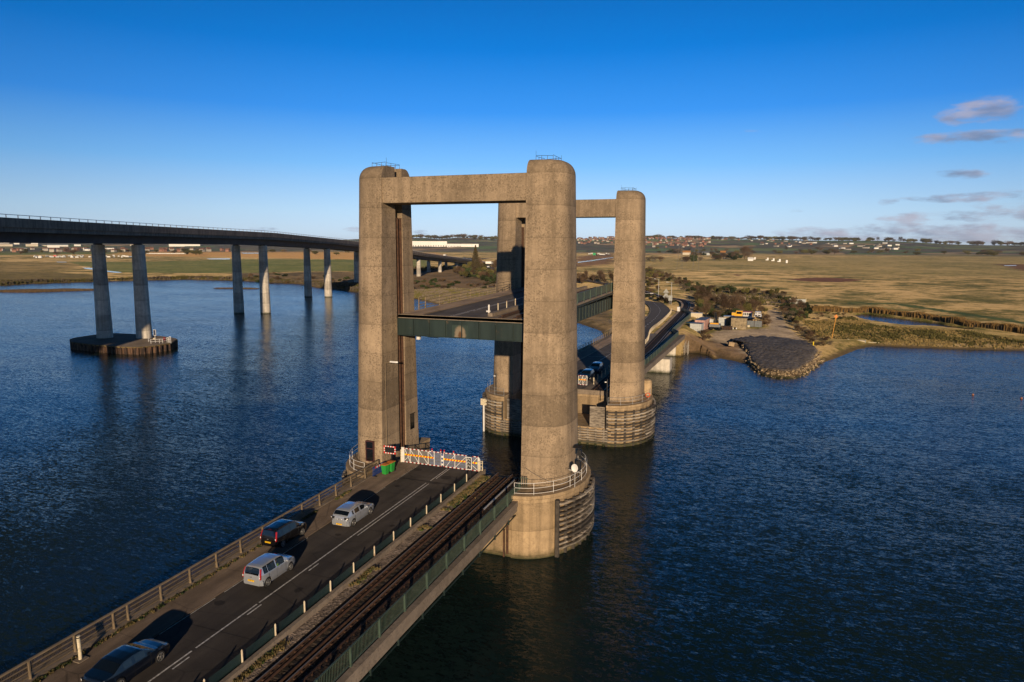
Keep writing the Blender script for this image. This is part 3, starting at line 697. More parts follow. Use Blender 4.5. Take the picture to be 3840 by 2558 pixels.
# window and door of the near left tower (sub-parts of the tower)
def win(x0, x1, y, z0, z1, par, name='window'):
    f = MB(); f.box(x0, x1, y-.05, y+.3, z0, z0+.09); f.box(x0, x1, y-.05, y+.3, z1-.09, z1); f.box(x0, x0+.09, y-.05, y+.3, z0+.09, z1-.09); f.box(x1-.09, x1, y-.05, y+.3, z0+.09, z1-.09)
    f.box(x0+.09, x1-.09, y-.03, y+.1, z1-.85, z1-.76)
    f.mi = 1; f.box(x0+.09, x1-.09, y+.02, y+.05, z0+.09, z1-.09)
    return f.build(name, [simple('window_frame_maroon', (.06, .02, .02), .5), GLASSD], par)
gd = NT('dark_window_glass', .06, spec=.8); gd.color((.008, .009, .011)); GLASSD = gd.mat
w_ = win(-38.25, -37.28, 59.08, 6.25, 8.4, TW1[1])
d = MB(); d.box(-36.40, -36.33, 60.9, 61.75, 5.62, 7.5); d.build('door', M_DARK, TW1[1])
d = MB(); d.box(-36.43, -36.34, 65.1, 65.95, 8.2, 9.9); d.box(-36.41, -36.28, 65.0, 66.05, 9.9, 9.97); d.build('window', GLASSD, TW1[1])
# ---------------- near approach span
def slope(name, x0, x1, y0, y1, dz0, dz1, mat, parent=None, kz=deckz, **kw):
    m = MB(); n = max(1, int(abs(y1-y0)/12))
    for k in range(n):
        a, b = y0+(y1-y0)*k/n, y0+(y1-y0)*(k+1)/n
        m.prism([(x0, a), (x1, a), (x1, b), (x0, b)], lambda x, y: kz(y)+dz0, lambda x, y: kz(y)+dz1)
    return m.build(name, mat, parent, **kw)
YE = 62.2; YN = -30
sp1 = thing('approach_span', 'near concrete bridge deck on steel girders carrying road and railway', 'bridge deck')
slope('deck_slab', -36.95, -20.55, YN, YE, -.95, -.52, M_SLAB, sp1)
slope('edge_beam', -20.95, -20.50, YN, YE-1.4, -.52, -.02, M_SLAB, sp1)
slope('edge_beam', -36.98, -36.15, YN, YE, -.52, .16, M_SLAB, sp1)
slope('concrete_kerb', -26.50, -26.22, YN, YE, -.52, .30, M_SLAB, sp1)
for x in (-22.0, -25.0, -29, -33, -36): slope('girder', x-.2, x+.2, YN, YE-3.4, -2.3, -.95, M_GREEN, sp1)
m = MB()
for k in range(28):
    y = YN+3.2*k+1
    if y < YE-4: m.prism([(-20.75, y), (-20.62, y), (-20.62, y+.12), (-20.75, y+.12)], deckz(y)-1.5, deckz(y)-.95); m.bar((-22, y, deckz(y)-1.75), (-20.7, y, deckz(y)-1.05), .1)
m.bar((-20.7, YN, deckz(YN)-1.35), (-20.7, YE-4, deckz(YE-4)-1.35), .06, .12)
m.build('bracket', M_GREEN, sp1)
slope('deck_fill', -36.15, -33.62, YN, YE, -.52, -.02, M_SLAB, sp1)
slope('deck_fill', -33.62, -26.52, YN, YE, -.52, -.02, M_SLAB, sp1)
slope('deck_fill', -26.22, -20.95, YN, YE, -.52, -.34, M_SLAB, sp1)
slope('footway', -36.15, -33.62, YN, YE-.01, -.02, .085, M_FOOT, kind='structure')
slope('road', -33.61, -26.52, YN, YE-.01, -.019, 0, M_ASPH, kind='structure')
slope('ballast', -26.22, -25.42, YN, YE-.6, -.34, -.09, M_BALLAST, kind='structure')
slope('track_bed', -25.42, -20.95, YN, YE-.6, -.34, -.12, M_BALD, kind='structure')
def stripe(name, x, w, y0, y1, parent=None, kz=deckz, lift=.005):
    m = MB(); m.add([(x-w/2, y0, kz(y0)+lift), (x+w/2, y0, kz(y0)+lift), (x+w/2, y1, kz(y1)+lift), (x-w/2, y1, kz(y1)+lift)], [(0, 1, 2, 3)]); return m
def strips(name, items, parent=None, kz=deckz):
    M_ = MB()
    for x, w, y0, y1 in items:
        n = max(1, int((y1-y0)/6))
        for k in range(n):
            s = stripe(name, x, w, y0+(y1-y0)*k/n, y0+(y1-y0)*(k+1)/n, kz=kz); M_.add(s.v, [tuple(f) for f in s.f])
    return M_.build(name, M_LINE, kind='structure')
strips('road_marking', [(-30.40, .11, 16, 28.3), (-30.40, .11, 28.6, 33.75), (-30.40, .11, 33.95, 57.3), (-30.27, .11, 57.95, 61.7),
                        (-30.08, .10, 19.6, 20.8), (-30.08, .10, 26.6, 27.8), (-30.10, .10, 32.5, 33.8), (-30.06, .10, 38.7, 39.85), (-30.05, .10, 44.9, 57.2), (-30.03, .10, 58.7, 61.75),
                        (-33.53, .06, 28.9, 33.4), (-33.53, .06, 34.2, 43.2), (-33.53, .05, 46.7, 55.0), (-33.53, .05, 57, 61.5)])
M_PATCH = mk_asphalt('patched_asphalt', (.014, .012, .011))
for px_, py_, w_, h_ in ((-29.2, 59.3, .55, .5), (-29.6, 57.6, .6, .35), (-33.0, 60.4, .5, .4), (-32.6, 55.6, .25, .25), (-31.6, 44.5, .3, .2), (-28.4, 47.5, .22, .22), (-29.0, 36.2, .25, .4), (-32.8, 33.0, .4, .3)):
    m = MB(); m.add([(px_+w_*math.cos(a)*rnd.uniform(.85, 1.1), py_+h_*math.sin(a)*rnd.uniform(.85, 1.1), deckz(py_+h_*math.sin(a))+.004) for a in [2*math.pi*i/16 for i in range(16)]], [tuple(range(16))]); m.build('road_patch', M_PATCH, kind='structure')
m = MB()
for y_, h_ in ((57.62, .22), (53.9, .05), (46.2, .05), (38.3, .05), (30.4, .05)): m.add([(-33.6, y_, deckz(y_)+.003), (-26.52, y_, deckz(y_)+.003), (-26.52, y_+h_, deckz(y_+h_)+.003), (-33.6, y_+h_, deckz(y_+h_)+.003)], [(0, 1, 2, 3)])
m.build('expansion_joint', M_PATCH, kind='structure')
# ---------------- railway on the near span
trk = thing('railway_track', 'rusty railway track with bright outer rail crossing the near bridge span', 'railway track')
kr = lambda y: deckz(y)
def rail(x, w, z0, z1, y0, y1, mat, name, par): return slope(name, x-w/2, x+w/2, y0, y1, z0, z1, mat, par)
for x in (-24.85, -23.32):
    rail(x, .34, -.10, -.02, YN, YE, M_TIMB, 'longitudinal_timber', trk)
    r_ = rail(x, .075, -.02, .125, YN, YE, M_RUST, 'rail', trk); rail(x, .06, .125, .14, YN, YE, M_RAILTOP, 'rail_head', r_)
for x in (-24.45, -23.72): rail(x, .07, -.06, .08, YN, YE-1, M_RUST, 'check_rail', trk)
rail(-22.55, .075, .05, .17, YN, 53, M_RUST, 'conductor_rail', trk); rail(-22.55, .085, .05, .175, 53, YE-1.5, M_WHITE, 'conductor_rail', trk)
m = MB()
y = 14.
while y < YE-.6:
    for x in (-24.85, -23.32):
        for dx in (-.14, .14): m.box(x+dx-.045, x+dx+.045, y-.06, y+.06, kr(y)-.03, kr(y)+.05)
    m.box(-22.6, -22.5, y-.05, y+.05, kr(y)-.1, kr(y)+.05); y += .68
m.build('rail_chair', M_RUST, trk, kind='stuff')
m = MB(); y = 14.
while y < YE-.6:
    m.box(-25.35, -22.35, y-.13, y+.13, kr(y)-.20, kr(y)-.10); y += .68
m.build('sleeper', simple('dark_sleeper', (.022, .016, .012), .9), trk, kind='stuff')
# green railing on the right edge
rl = thing('bridge_railing', 'dark green barred railing along the right edge of the near span', 'railing')
ys = [57.75-3.05*k for k in range(28)]
for y in ys:
    p = MB(); z = deckz(y); p.box(-21.02, -20.88, y-.07, y+.07, z-.02, z+1.18); p.build('post', M_GRAIL, rl)
for dz, w in ((1.12, .09), (.10, .06)): slope('rail', -20.95-w/2, -20.95+w/2, ys[-1], 57.75, dz, dz+.05, M_GRAIL, rl)
for a, b in zip(ys[1:], ys[:-1]):
    p = MB(); n = 22
    for k in range(1, n):
        y = a+(b-a)*k/n; z = deckz(y); p.box(-20.96, -20.94, y-.010, y+.010, z+.14, z+1.13)
    p.build('bar_panel', M_GRAIL, rl)
p = MB(); z = deckz(58.6)
for k in range(4): p.box(-21.0+k*.2, -20.96+k*.2, 58.2, 58.24, z, z+1.45)
p.box(-21.05, -20.3, 58.18, 58.26, z+1.40, z+1.46); p.build('gate', M_GRAIL, rl)
# buff parapet on the left edge
pf = thing('bridge_parapet', 'buff steel post and rail parapet with wire mesh on the left of the near span', 'parapet')
pys = [23.1, 25.7, 28.2, 29.2]+[31.7+2.43*k for k in range(12)]+[20.6, 18.1, 15.6]
pys.sort(); XP = -36.42
for y in pys:
    p = MB(); z = deckz(y)+.14; p.bar((XP, y, z), (XP, y, z+1.10), .11, .09); p.bar((XP+.06, y, z), (XP+.0, y, z+.55), .05, .12); p.build('post', M_BUFF, pf)
for dz, h in ((1.12, .09), (.80, .06), (.50, .06), (.20, .06)):
    slope('rail', XP-.06, XP-.0 if h < .08 else XP+.07, YN, 58.3, dz+.06, dz+.06+h, M_BUFF, pf)
def mk_mesh(name, c, cell, wire, alpha=1.0):
    t = NT(name, .6, .2); v = t.pos((0, 1, 1)); x, y, z = t.sep(t.pos())
    def ln(a): 
        q = t.math('FRACT', t.math('DIVIDE', a, cell)); return t.math('LESS_THAN', q, wire)
    k = t.math('MAXIMUM', ln(y), ln(z)); t.color(c)
    t.p.inputs['Alpha'].default_value = 1; t.l.new(t.math('MULTIPLY', k, alpha), t.p.inputs['Alpha']); return t.mat
M_MESHB = mk_mesh('buff_wire_mesh', (.20, .15, .09), .075, .16)
m = MB()
for a, b in [(k, k+8) for k in range(-30, 58, 8)]:
    m.add([(XP+.02, a, deckz(a)+.22), (XP+.02, b, deckz(b)+.22), (XP+.02, b, deckz(b)+1.17), (XP+.02, a, deckz(a)+1.17)], [(0, 1, 2, 3)])
m.build('wire_mesh', M_MESHB, pf)
# white topped posts and green chain link between road and railway
base = None
names_ = ['by the gate', 'second from the gate', 'third from the gate', 'fourth from the gate', 'fifth from the gate', 'sixth from the gate', 'seventh from the gate', 'eighth from the gate', 'ninth from the gate', 'tenth from the gate', 'eleventh from the gate', 'twelfth from the gate', 'thirteenth from the gate', 'fourteenth from the gate']
PY = [(21.2553-k)*2.75 for k in range(14)]
for k, y in enumerate(PY):
    lab = 'rust streaked cream post on the kerb between road and railway, '+names_[k]
    if base is None:
        base = thing('marker_post', lab, 'post', (-26.62, y, deckz(y)), 0, 'cream posts along the kerb of the near span')
        m = MB(); m.tube((0, 0, -.05), (0, 0, .93), .055, 10); m.tube((0, 0, .93), (0, 0, 1.0), .055, 10, .02)
        t = NT('rusty_cream_paint', .75); n = t.noise(t.pos((1, 1, .3)), 6, 5, .7); t.color(t.mix(t.mr(n, .52, .66), (.60, .52, .37), (.22, .09, .035)))
        m.build('post_tube', t.mat, base, smooth='auto'); M_RPOST = t.mat
        for h_ in (.25, .5, .75):
            m = MB(); m.box(-.075, -.05, -.02, .02, h_, h_+.05); m.build('clip', M_RUST, base)
    else: dup(base, (-26.62+rnd.uniform(-.02, .02), y, deckz(y)), rnd.uniform(-.1, .1), lab)
M_MESHG = mk_mesh('green_chain_link', (.025, .055, .055), .055, .42)
cl = thing('chain_link_fence', 'low sagging dark green chain link fence strung along the cream posts', 'fence')
m = MB()
for a, b in zip(PY[1:], PY[:-1]):
    for k in range(6):
        u, v = k/6, (k+1)/6; ya, yb = a+(b-a)*u, a+(b-a)*v
        za, zb = .80-.12*math.sin(math.pi*u), .80-.12*math.sin(math.pi*v); xa, xb = -26.70-.10*math.sin(math.pi*u), -26.70-.10*math.sin(math.pi*v)
        m.add([(xa, ya, deckz(ya)+.04), (xb, yb, deckz(yb)+.04), (xb, yb, deckz(yb)+zb), (xa, ya, deckz(ya)+za)], [(0, 1, 2, 3)])
m.build('wire_mesh', M_MESHG, cl)
# ---------------- raised lifting span
sz = lambda y: 20.03+.0184*y
ls = thing('lifting_span', 'raised road and railway deck with dark green girders hanging between the towers', 'bridge span')
Y0, Y1 = 62.35, 101.6; SX0, SX1 = -36.05, -21.55
slope('deck_slab', SX0, SX1, Y0, Y1, -.30, -.02, M_SLAB, ls, sz)
slope('roadway', -33.4, -26.7, Y0+.35, Y1-.35, -.02, 0, M_ASPH, ls, sz)
slope('footway', SX0+.25, -33.4, Y0+.35, Y1-.35, -.02, .09, M_FOOT, ls, sz)
for y in (Y0, Y1-.35): slope('end_beam', SX0, SX1, y, y+.35, -.42, .02, M_SLAB, ls, sz)
def endgirder(y, sgn):
    m = MB(); zt = sz(y)-.42; zb = 28.33-9.22
    m.box(SX0-.05, SX1+.0, y, y+.3, zb, zt); f = y-.04 if sgn < 0 else y+.3
    for k in range(9):
        x = SX0-.05+(SX1-SX0)*k/8
        m.box(x-.035, x+.035, f-.09 if sgn < 0 else f, f+.05, zb, zt)
    m.box(SX0-.05, SX1, f-.12 if sgn < 0 else f, f+.04, zb-.08, zb); m.box(SX0-.05, SX1, f-.10 if sgn < 0 else f, f+.04, zt, zt+.06)
    return m
M_GBOX = mk_green()
endgirder(Y0+.05, -1).build('end_girder', M_GBOX, ls); endgirder(Y1-.4, 1).build('end_girder', M_GBOX, ls)
st = NT('rust_stain', .9); vv = st.pos(); rr_ = st.noise(vv, 2, 4, .6)
m = MB()
for x in (SX0+.2, SX1-.35):
    m.box(x-.15, x+.2, Y0+.4, Y1-.4, 28.33-9.15, sz(Y0)-.32)
    for k in range(1, 26):
        y = Y0+(Y1-Y0)*k/26; m.box(x-.28, x+.33, y-.03, y+.03, 28.33-9.05, sz(Y0)-.34)
m.build('side_girder', M_GBOX, ls)
m = MB()
for k in range(1, 14):
    y = Y0+(Y1-Y0)*k/14; m.box(SX0+.4, SX1-.4, y-.1, y+.1, 28.33-8.7, sz(Y0)-.34)
m.build('cross_girder', M_GBOX, ls)
slope('edge_flange', SX1-.1, SX1+.28, Y0+.3, Y1-.3, -.42, -.25, M_GREEN, ls, sz)
# rust halo on the front girder (a real scorched, rusty plate)
t = NT('rust_halo', .9); v = t.pos(); x, y, z = t.sep(v)
dx = t.math('DIVIDE', t.math('SUBTRACT', x, -29.05), .62); dz = t.math('DIVIDE', t.math('SUBTRACT', z, 19.35), .95)
dd = t.math('SQRT', t.math('ADD', t.math('MULTIPLY', dx, dx), t.math('MULTIPLY', dz, dz))); n = t.noise(v, 3, 5, .7); dd = t.math('ADD', dd, t.math('MULTIPLY', t.math('SUBTRACT', n, .5), .5))
c = t.mix(t.mr(dd, .25, .5), (.10, .05, .02), (.20, .16, .11)); c = t.mix(t.mr(dd, .75, 1.15), c, (.026, .046, .040)); t.color(c)
m = MB(); m.box(-29.95, -28.15, Y0+.043, Y0+.047, 19.12, 20.35); m.build('stained_plate', t.mat, ls)
m = MB()
m.cbox((-34.3, Y0+1.1, 18.78), (.34, .3, .55)); m.build('floodlight', M_WHITE, ls)
m = MB(); m.cbox((-32.6, Y0+1.2, 18.95), (1.2, .5, .3)); m.build('hanging_box', M_BLACK, ls)
m = MB(); m.tube((-21.8, Y0+.3, 18.4), (-21.8, Y0+.3, 19.1), .14, 8); m.build('buffer', M_GALV, ls)
sys_ = [66.4, 67.9, 71.4]+[74.3+2.87*k for k in range(9)]
for y in sys_:
    p = MB(); z = sz(y)+.05; p.bar((-35.8, y, z), (-35.8, y, z+1.32), .10, .08); p.build('parapet_post', M_BUFF, ls)
for dz in (1.30, .92, .58, .26): slope('parapet_rail', -35.84, -35.76, 66.3, 98.5, dz, dz+.065, M_BUFF, ls, sz)
for y in (67.1, 69.6, 72.3, 75.1, 77.8, 80.6, 83.3, 86.1):
    m = MB(); m.tube((-26.85, y, sz(y)), (-26.85, y, sz(y)+1.02), .055, 8); m.build('marker_post', M_RPOST, ls)
m = MB(); m.tube((-26.85, 64.6, sz(64)), (-26.85, 64.6, sz(64)+1.1), .09, 8); m.box(-27.1, -26.7, 64.5, 64.7, sz(64)+.35, sz(64)+.5); m.build('lock_post', M_WHITE, ls)
slope('concrete_kerb', -26.65, -26.15, Y0+1.5, Y1, -.02, .32, M_SLAB, ls, sz)
for x in (-24.85, -23.32):
    slope('longitudinal_timber', x-.2, x+.2, Y0+.3, Y1, -.02, .12, M_TIMB, ls, sz); slope('rail', x-.04, x+.04, Y0+.8, Y1, .12, .26, M_RUST, ls, sz)
slope('conductor_rail', -22.6, -22.5, Y0+2.5, Y1, .15, .27, M_RAILTOP, ls, sz)
for k in range(13):
    y = Y0+1.5+3.05*k; p = MB(); p.box(-21.62, -21.5, y-.06, y+.06, sz(y)-.1, sz(y)+1.2); p.build('railing_post', M_GRAIL, ls)
slope('railing_panel', -21.585, -21.57, Y0+.4, Y1-.3, .12, 1.15, M_GRAIL, ls, sz); slope('railing_rail', -21.62, -21.52, Y0+.4, Y1-.3, 1.15, 1.21, M_GRAIL, ls, sz)
m_ = strips('lane_marking', [(-30.3, .10, Y0+.4, 69), (-30.3, .10, 69.6, 100), (-30.0, .10, Y0+.4, 66.8), (-30.0, .10, 67.8, 82), (-30.0, .1, 84, 100)], kz=sz); del m_['kind']; m_.parent = ls
# ---------------- far approach: spans on low piers, then the abutment
YF0, YF1 = 101.8, 181.0
fs = thing('approach_span', 'far bridge deck on low concrete piers leading to the far bank', 'bridge deck')
slope('deck_slab', -38.4, -20.9, YF0, YF1, -.95, -.52, M_SLAB, fs)
slope('deck_fill', -38.4, -20.9, YF0, YF1, -.52, -.03, M_SLAB, fs)
slope('edge_beam', -21.0, -20.55, YF0+3, YF1, -1.0, .02, M_SLAB, fs)
for x in (-22.0, -27, -32, -37): slope('girder', x-.2, x+.2, YF0+3, YF1, -2.2, -.95, M_GREEN, fs)
m = MB()
for yc, zt in ((156.5, 3.2),):
    m.box(-41, -20.6, yc-1.9, yc+1.9, -3, zt); m.box(-38, -22.3, yc-.8, yc+.8, zt, deckz(yc)-2.2)
pb = bevel(m.build('river_pier', M_PALE, fs), .35, 3)
m = MB(); m.box(-41, -22.6, 179.5, 184, -3, 3.1); m.box(-30, -24.6, 181, 183, 3.1, deckz(181)-.95); pb = bevel(m.build('bank_pier', M_PALE, fs), .3, 2)
# retaining wall under the railway on the far bank
AW = smoothl(resample([tuple(np.array(at_deck(*Z21(*p)))[:2]) for p in [(1300, 843), (1500, 655), (1600, 570), (1735, 452)]]+[(-31.5, 262)], 24), 3)
AW = np.array([(min(x, -22.4) if y < 200 else x, y) for x, y in AW])
aw = thing('retaining_wall', 'brown board marked concrete retaining wall carrying the railway on the far bank', 'wall')
m = MB(); pts = [q for q in AW if q[1] > 180.5]; pts = [(-22.5, 180.9)]+[tuple(q) for q in pts]
for a, b in zip(pts[:-1], pts[1:]):
    m.prism([(a[0], a[1]), (b[0], b[1]), (b[0]-.7, b[1]), (a[0]-.7, a[1])], -2, lambda x, y: deckz(y)-.05)
m.build('wall', M_PIER, aw)
def poly_strip(L_, R_, dz, mat, name, thick=0, **kw):
    m = MB(); n = len(L_)
    vs = [(q[0], q[1], deckz(q[1])+dz) for q in L_]+[(q[0], q[1], deckz(q[1])+dz) for q in R_]
    m.add(vs, [(i, n+i, n+i+1, i+1) for i in range(n-1)]); return m.build(name, mat, **kw)
def offset(path, d):
    p = np.array(path, float); t = np.gradient(p, axis=0); t /= np.linalg.norm(t, axis=1)[:, None]; return p+np.c_[t[:, 1], -t[:, 0]]*d
poly_strip(ROAD_I, ROAD_O, 0, M_ASPH, 'road', kind='structure')
rc = smoothl(resample(ROADC[-5:], 40), 3)
poly_strip(offset(rc, -4.2), offset(rc, 4.2), .02, M_ASPH, 'road', kind='structure')
fi = offset(ROAD_I, -2.6); fi[:, 0] = np.maximum(fi[:, 0], -38.1-np.maximum(0, ROAD_I[:, 1]-165)*.4); fin = [q for q in range(len(fi)) if ROAD_I[q][1] < 235]
poly_strip(fi[fin], offset(ROAD_I, -.02)[fin], .06, M_FOOT, 'footway', kind='structure')
poly_strip(offset(ROAD_O, .25), offset(ROAD_O, -.02), .03, simple('dark_kerb_stone', (.09, .075, .06), .9), 'kerb', kind='structure')
poly_strip(offset(ROAD_I, .02), offset(ROAD_I, -.18), .07, simple('pale_kerb_stone2', (.34, .29, .22), .9), 'kerb', kind='structure')
RB = RAILC[(RAILC[:, 1] > 101)]
poly_strip(offset(RB, -2.4), offset(RB, 3.1), -.12, M_BALLAST, 'ballast', kind='structure')
ft = thing('railway_track', 'dark curving railway track on the far bank beyond the towers', 'railway track')
def ribbon(path, d, w, z0, z1, mat, name, par):
    a, b = offset(path, d-w/2), offset(path, d+w/2); rings = []
    for p_, q_ in zip(a, b):
        z = deckz(p_[1]); rings.append([(p_[0], p_[1], z+z0), (q_[0], q_[1], z+z0), (q_[0], q_[1], z+z1), (p_[0], p_[1], z+z1)])
    m = MB(); m.rings(rings); return m.build(name, mat, par)
RBn = RAILC[(RAILC[:, 1] > 101) & (RAILC[:, 1] < 560)]
M_SLPR = simple('dark_track_bed', (.045, .032, .024), .95, 0, .5, 2, spec=.1)
ribbon(RBn, 0, 2.7, -.14, -.02, M_SLPR, 'sleeper_bed', ft)
for d_ in (-.76, .76): ribbon(RBn, d_, .09, -.02, .12, M_RAILTOP if d_ > 0 else M_RUST, 'rail', ft)
ribbon(RBn, 1.35, .09, .02, .13, M_RAILTOP, 'conductor_rail', ft)
# lane dashes and edge line on the far road
m = MB(); mid = (ROAD_O+ROAD_I)/2; cum = np.r_[0, np.cumsum(np.hypot(*np.diff(mid, axis=0).T))]
def midp(s): return np.array([np.interp(s, cum, mid[:, 0]), np.interp(s, cum, mid[:, 1])])
s = 4.
while s < cum[-1]-4:
    L = 30 if s < 40 else 2.2
    if s < 40:
        a, b = midp(s), midp(s+36); s += 36
        for k in range(6):
            p, q = midp(s-36+6*k), midp(s-36+6*(k+1)); m.add([(p[0]-.06, p[1], deckz(p[1])+.006), (p[0]+.06, p[1], deckz(p[1])+.006), (q[0]+.06, q[1], deckz(q[1])+.006), (q[0]-.06, q[1], deckz(q[1])+.006)], [(0, 1, 2, 3)])
    else:
        p, q = midp(s), midp(s+2.4); t_ = (q-p)/np.linalg.norm(q-p); nn = np.array([t_[1], -t_[0]])*.10
        m.add([(*(p-nn), deckz(p[1])+.008), (*(p+nn), deckz(p[1])+.008), (*(q+nn), deckz(q[1])+.008), (*(q-nn), deckz(q[1])+.008)], [(0, 1, 2, 3)])
        s += 5.6
for y, in ((133.,), (140.,)):
    m.add([(-33.8, y, deckz(y)+.006), (-26.9, y+1, deckz(y)+.006), (-26.9, y+1.15, deckz(y)+.006), (-33.8, y+.15, deckz(y)+.006)], [(0, 1, 2, 3)])
m.build('road_marking', M_LINE, kind='structure')
# green railing along the far railway edge
gr = thing('bridge_railing', 'green panelled railing running along the railway edge beyond the far tower', 'railing')
rp = resample([(-21.15, 105), (-21.5, 150), (-22.0, 180)]+[tuple(q) for q in AW if q[1] > 184], 46)
for k, q in enumerate(rp):
    if k % 1 == 0: p = MB(); z = deckz(q[1]); p.box(q[0]-.07, q[0]+.07, q[1]-.08, q[1]+.08, z-.6, z+1.12); p.build('post', M_GRAIL, gr)
m = MB()
for a, b in zip(rp[:-1], rp[1:]):
    m.add([(a[0], a[1], deckz(a[1])-.45), (b[0], b[1], deckz(b[1])-.45), (b[0], b[1], deckz(b[1])+1.02), (a[0], a[1], deckz(a[1])+1.02)], [(0, 1, 2, 3)])
m.build('panel', M_GRAIL, gr)
m = MB()
for a, b in zip(rp[:-1], rp[1:]): m.bar((a[0], a[1], deckz(a[1])+1.06), (b[0], b[1], deckz(b[1])+1.06), .09, .07)
m.build('rail', M_GRAIL, gr)
# far parapet on the left, cream kerb posts
fp = thing('bridge_parapet', 'brown post and rail parapet on the left of the far approach road', 'parapet')
fpp = resample([(-37.0, 105), (-37.3, 150), (-38.3, 172), (-41, 190), (-46, 205)], 42)
for q in fpp:
    p = MB(); z = deckz(q[1]); p.bar((q[0], q[1], z), (q[0], q[1], z+1.15), .11, .09); p.build('post', M_BUFF, fp)
for dz in (1.12, .8, .5, .2):
    m = MB()
    for a, b in zip(fpp[:-1], fpp[1:]): m.bar((a[0], a[1], deckz(a[1])+dz), (b[0], b[1], deckz(b[1])+dz), .07, .07)
    m.build('rail', M_BUFF, fp)
ko = offset(ROAD_O, .75); kc = np.r_[0, np.cumsum(np.hypot(*np.diff(ko, axis=0).T))]
s = 4.; k = 0
while s < kc[-1]-30:
    x, y = np.interp(s, kc, ko[:, 0]), np.interp(s, kc, ko[:, 1])
    if y > 262: break
    o = dup(base, (x, y, deckz(y)-.02), 0, 'cream post on the kerb of the curving far approach road'); o['group'] = 'cream posts along the far approach road'; o.scale = (1.7, 1.7, 1.1)
    s += 2.75
# ------------------------------------------------------------------ cars
def paint(name, c, metal=.6, rough=.28):
    t = NT(name, rough, metal); t.p.inputs['Coat Weight'].default_value = .8; t.p.inputs['Coat Roughness'].default_value = .05
    n = t.noise(t.pos(obj=True), 1.5, 4, .6); t.color(t.mix(t.mr(n, .35, .65), tuple(k*.96 for k in c), c)); return t.mat
M_TYRE = simple('tyre_rubber', (.014, .014, .014), .85, 0, .2, 6)
M_RIM = simple('alloy_rim', (.55, .54, .52), .3, .8, .1, 6)
M_CGLASS = NT('car_glass', .04, spec=.9); M_CGLASS.color((.004, .006, .009)); M_CGLASS = M_CGLASS.mat
tg = NT('tinted_car_glass', .04, spec=.9); tg.color((.004, .006, .009)); tg.p.inputs['Alpha'].default_value = .62; M_TGLASS = tg.mat
M_LAMPR = NT('red_lamp_lens', .15); M_LAMPR.color((.42, .010, .010)); M_LAMPR = M_LAMPR.mat
M_LAMPW = NT('clear_lamp_lens', .1, spec=.9); M_LAMPW.color((.70, .68, .66)); M_LAMPW = M_LAMPW.mat
M_HEADL = simple('headlamp_glass', (.16, .17, .18), .15, .3, .05, 4)
M_PLATEY = simple('yellow_plate', (.80, .46, .01), .5, 0, .05, 4); M_PLATEW = simple('white_plate', (.7, .7, .66), .5, 0, .05, 4)
M_TRIM = simple('black_trim', (.012, .012, .012), .6, 0, .2, 4)
def text_mesh(name, body, size, mat, parent, loc, rot=(R(90), 0, 0), depth=.002):
    cu = bpy.data.curves.new(name, 'FONT'); cu.body = body; cu.size = size; cu.extrude = depth; cu.align_x = 'CENTER'; cu.align_y = 'CENTER'; cu.resolution_u = 2
    tmp = bpy.data.objects.new('tmp', cu); COL.objects.link(tmp); dg = bpy.context.evaluated_depsgraph_get(); dg.update()
    me = bpy.data.meshes.new_from_object(tmp.evaluated_get(dg)); bpy.data.objects.remove(tmp); me.materials.clear(); me.materials.append(mat)
    o = bpy.data.objects.new(name, me); COL.objects.link(o); o.parent = parent; o.location = loc; o.rotation_euler = rot; return o
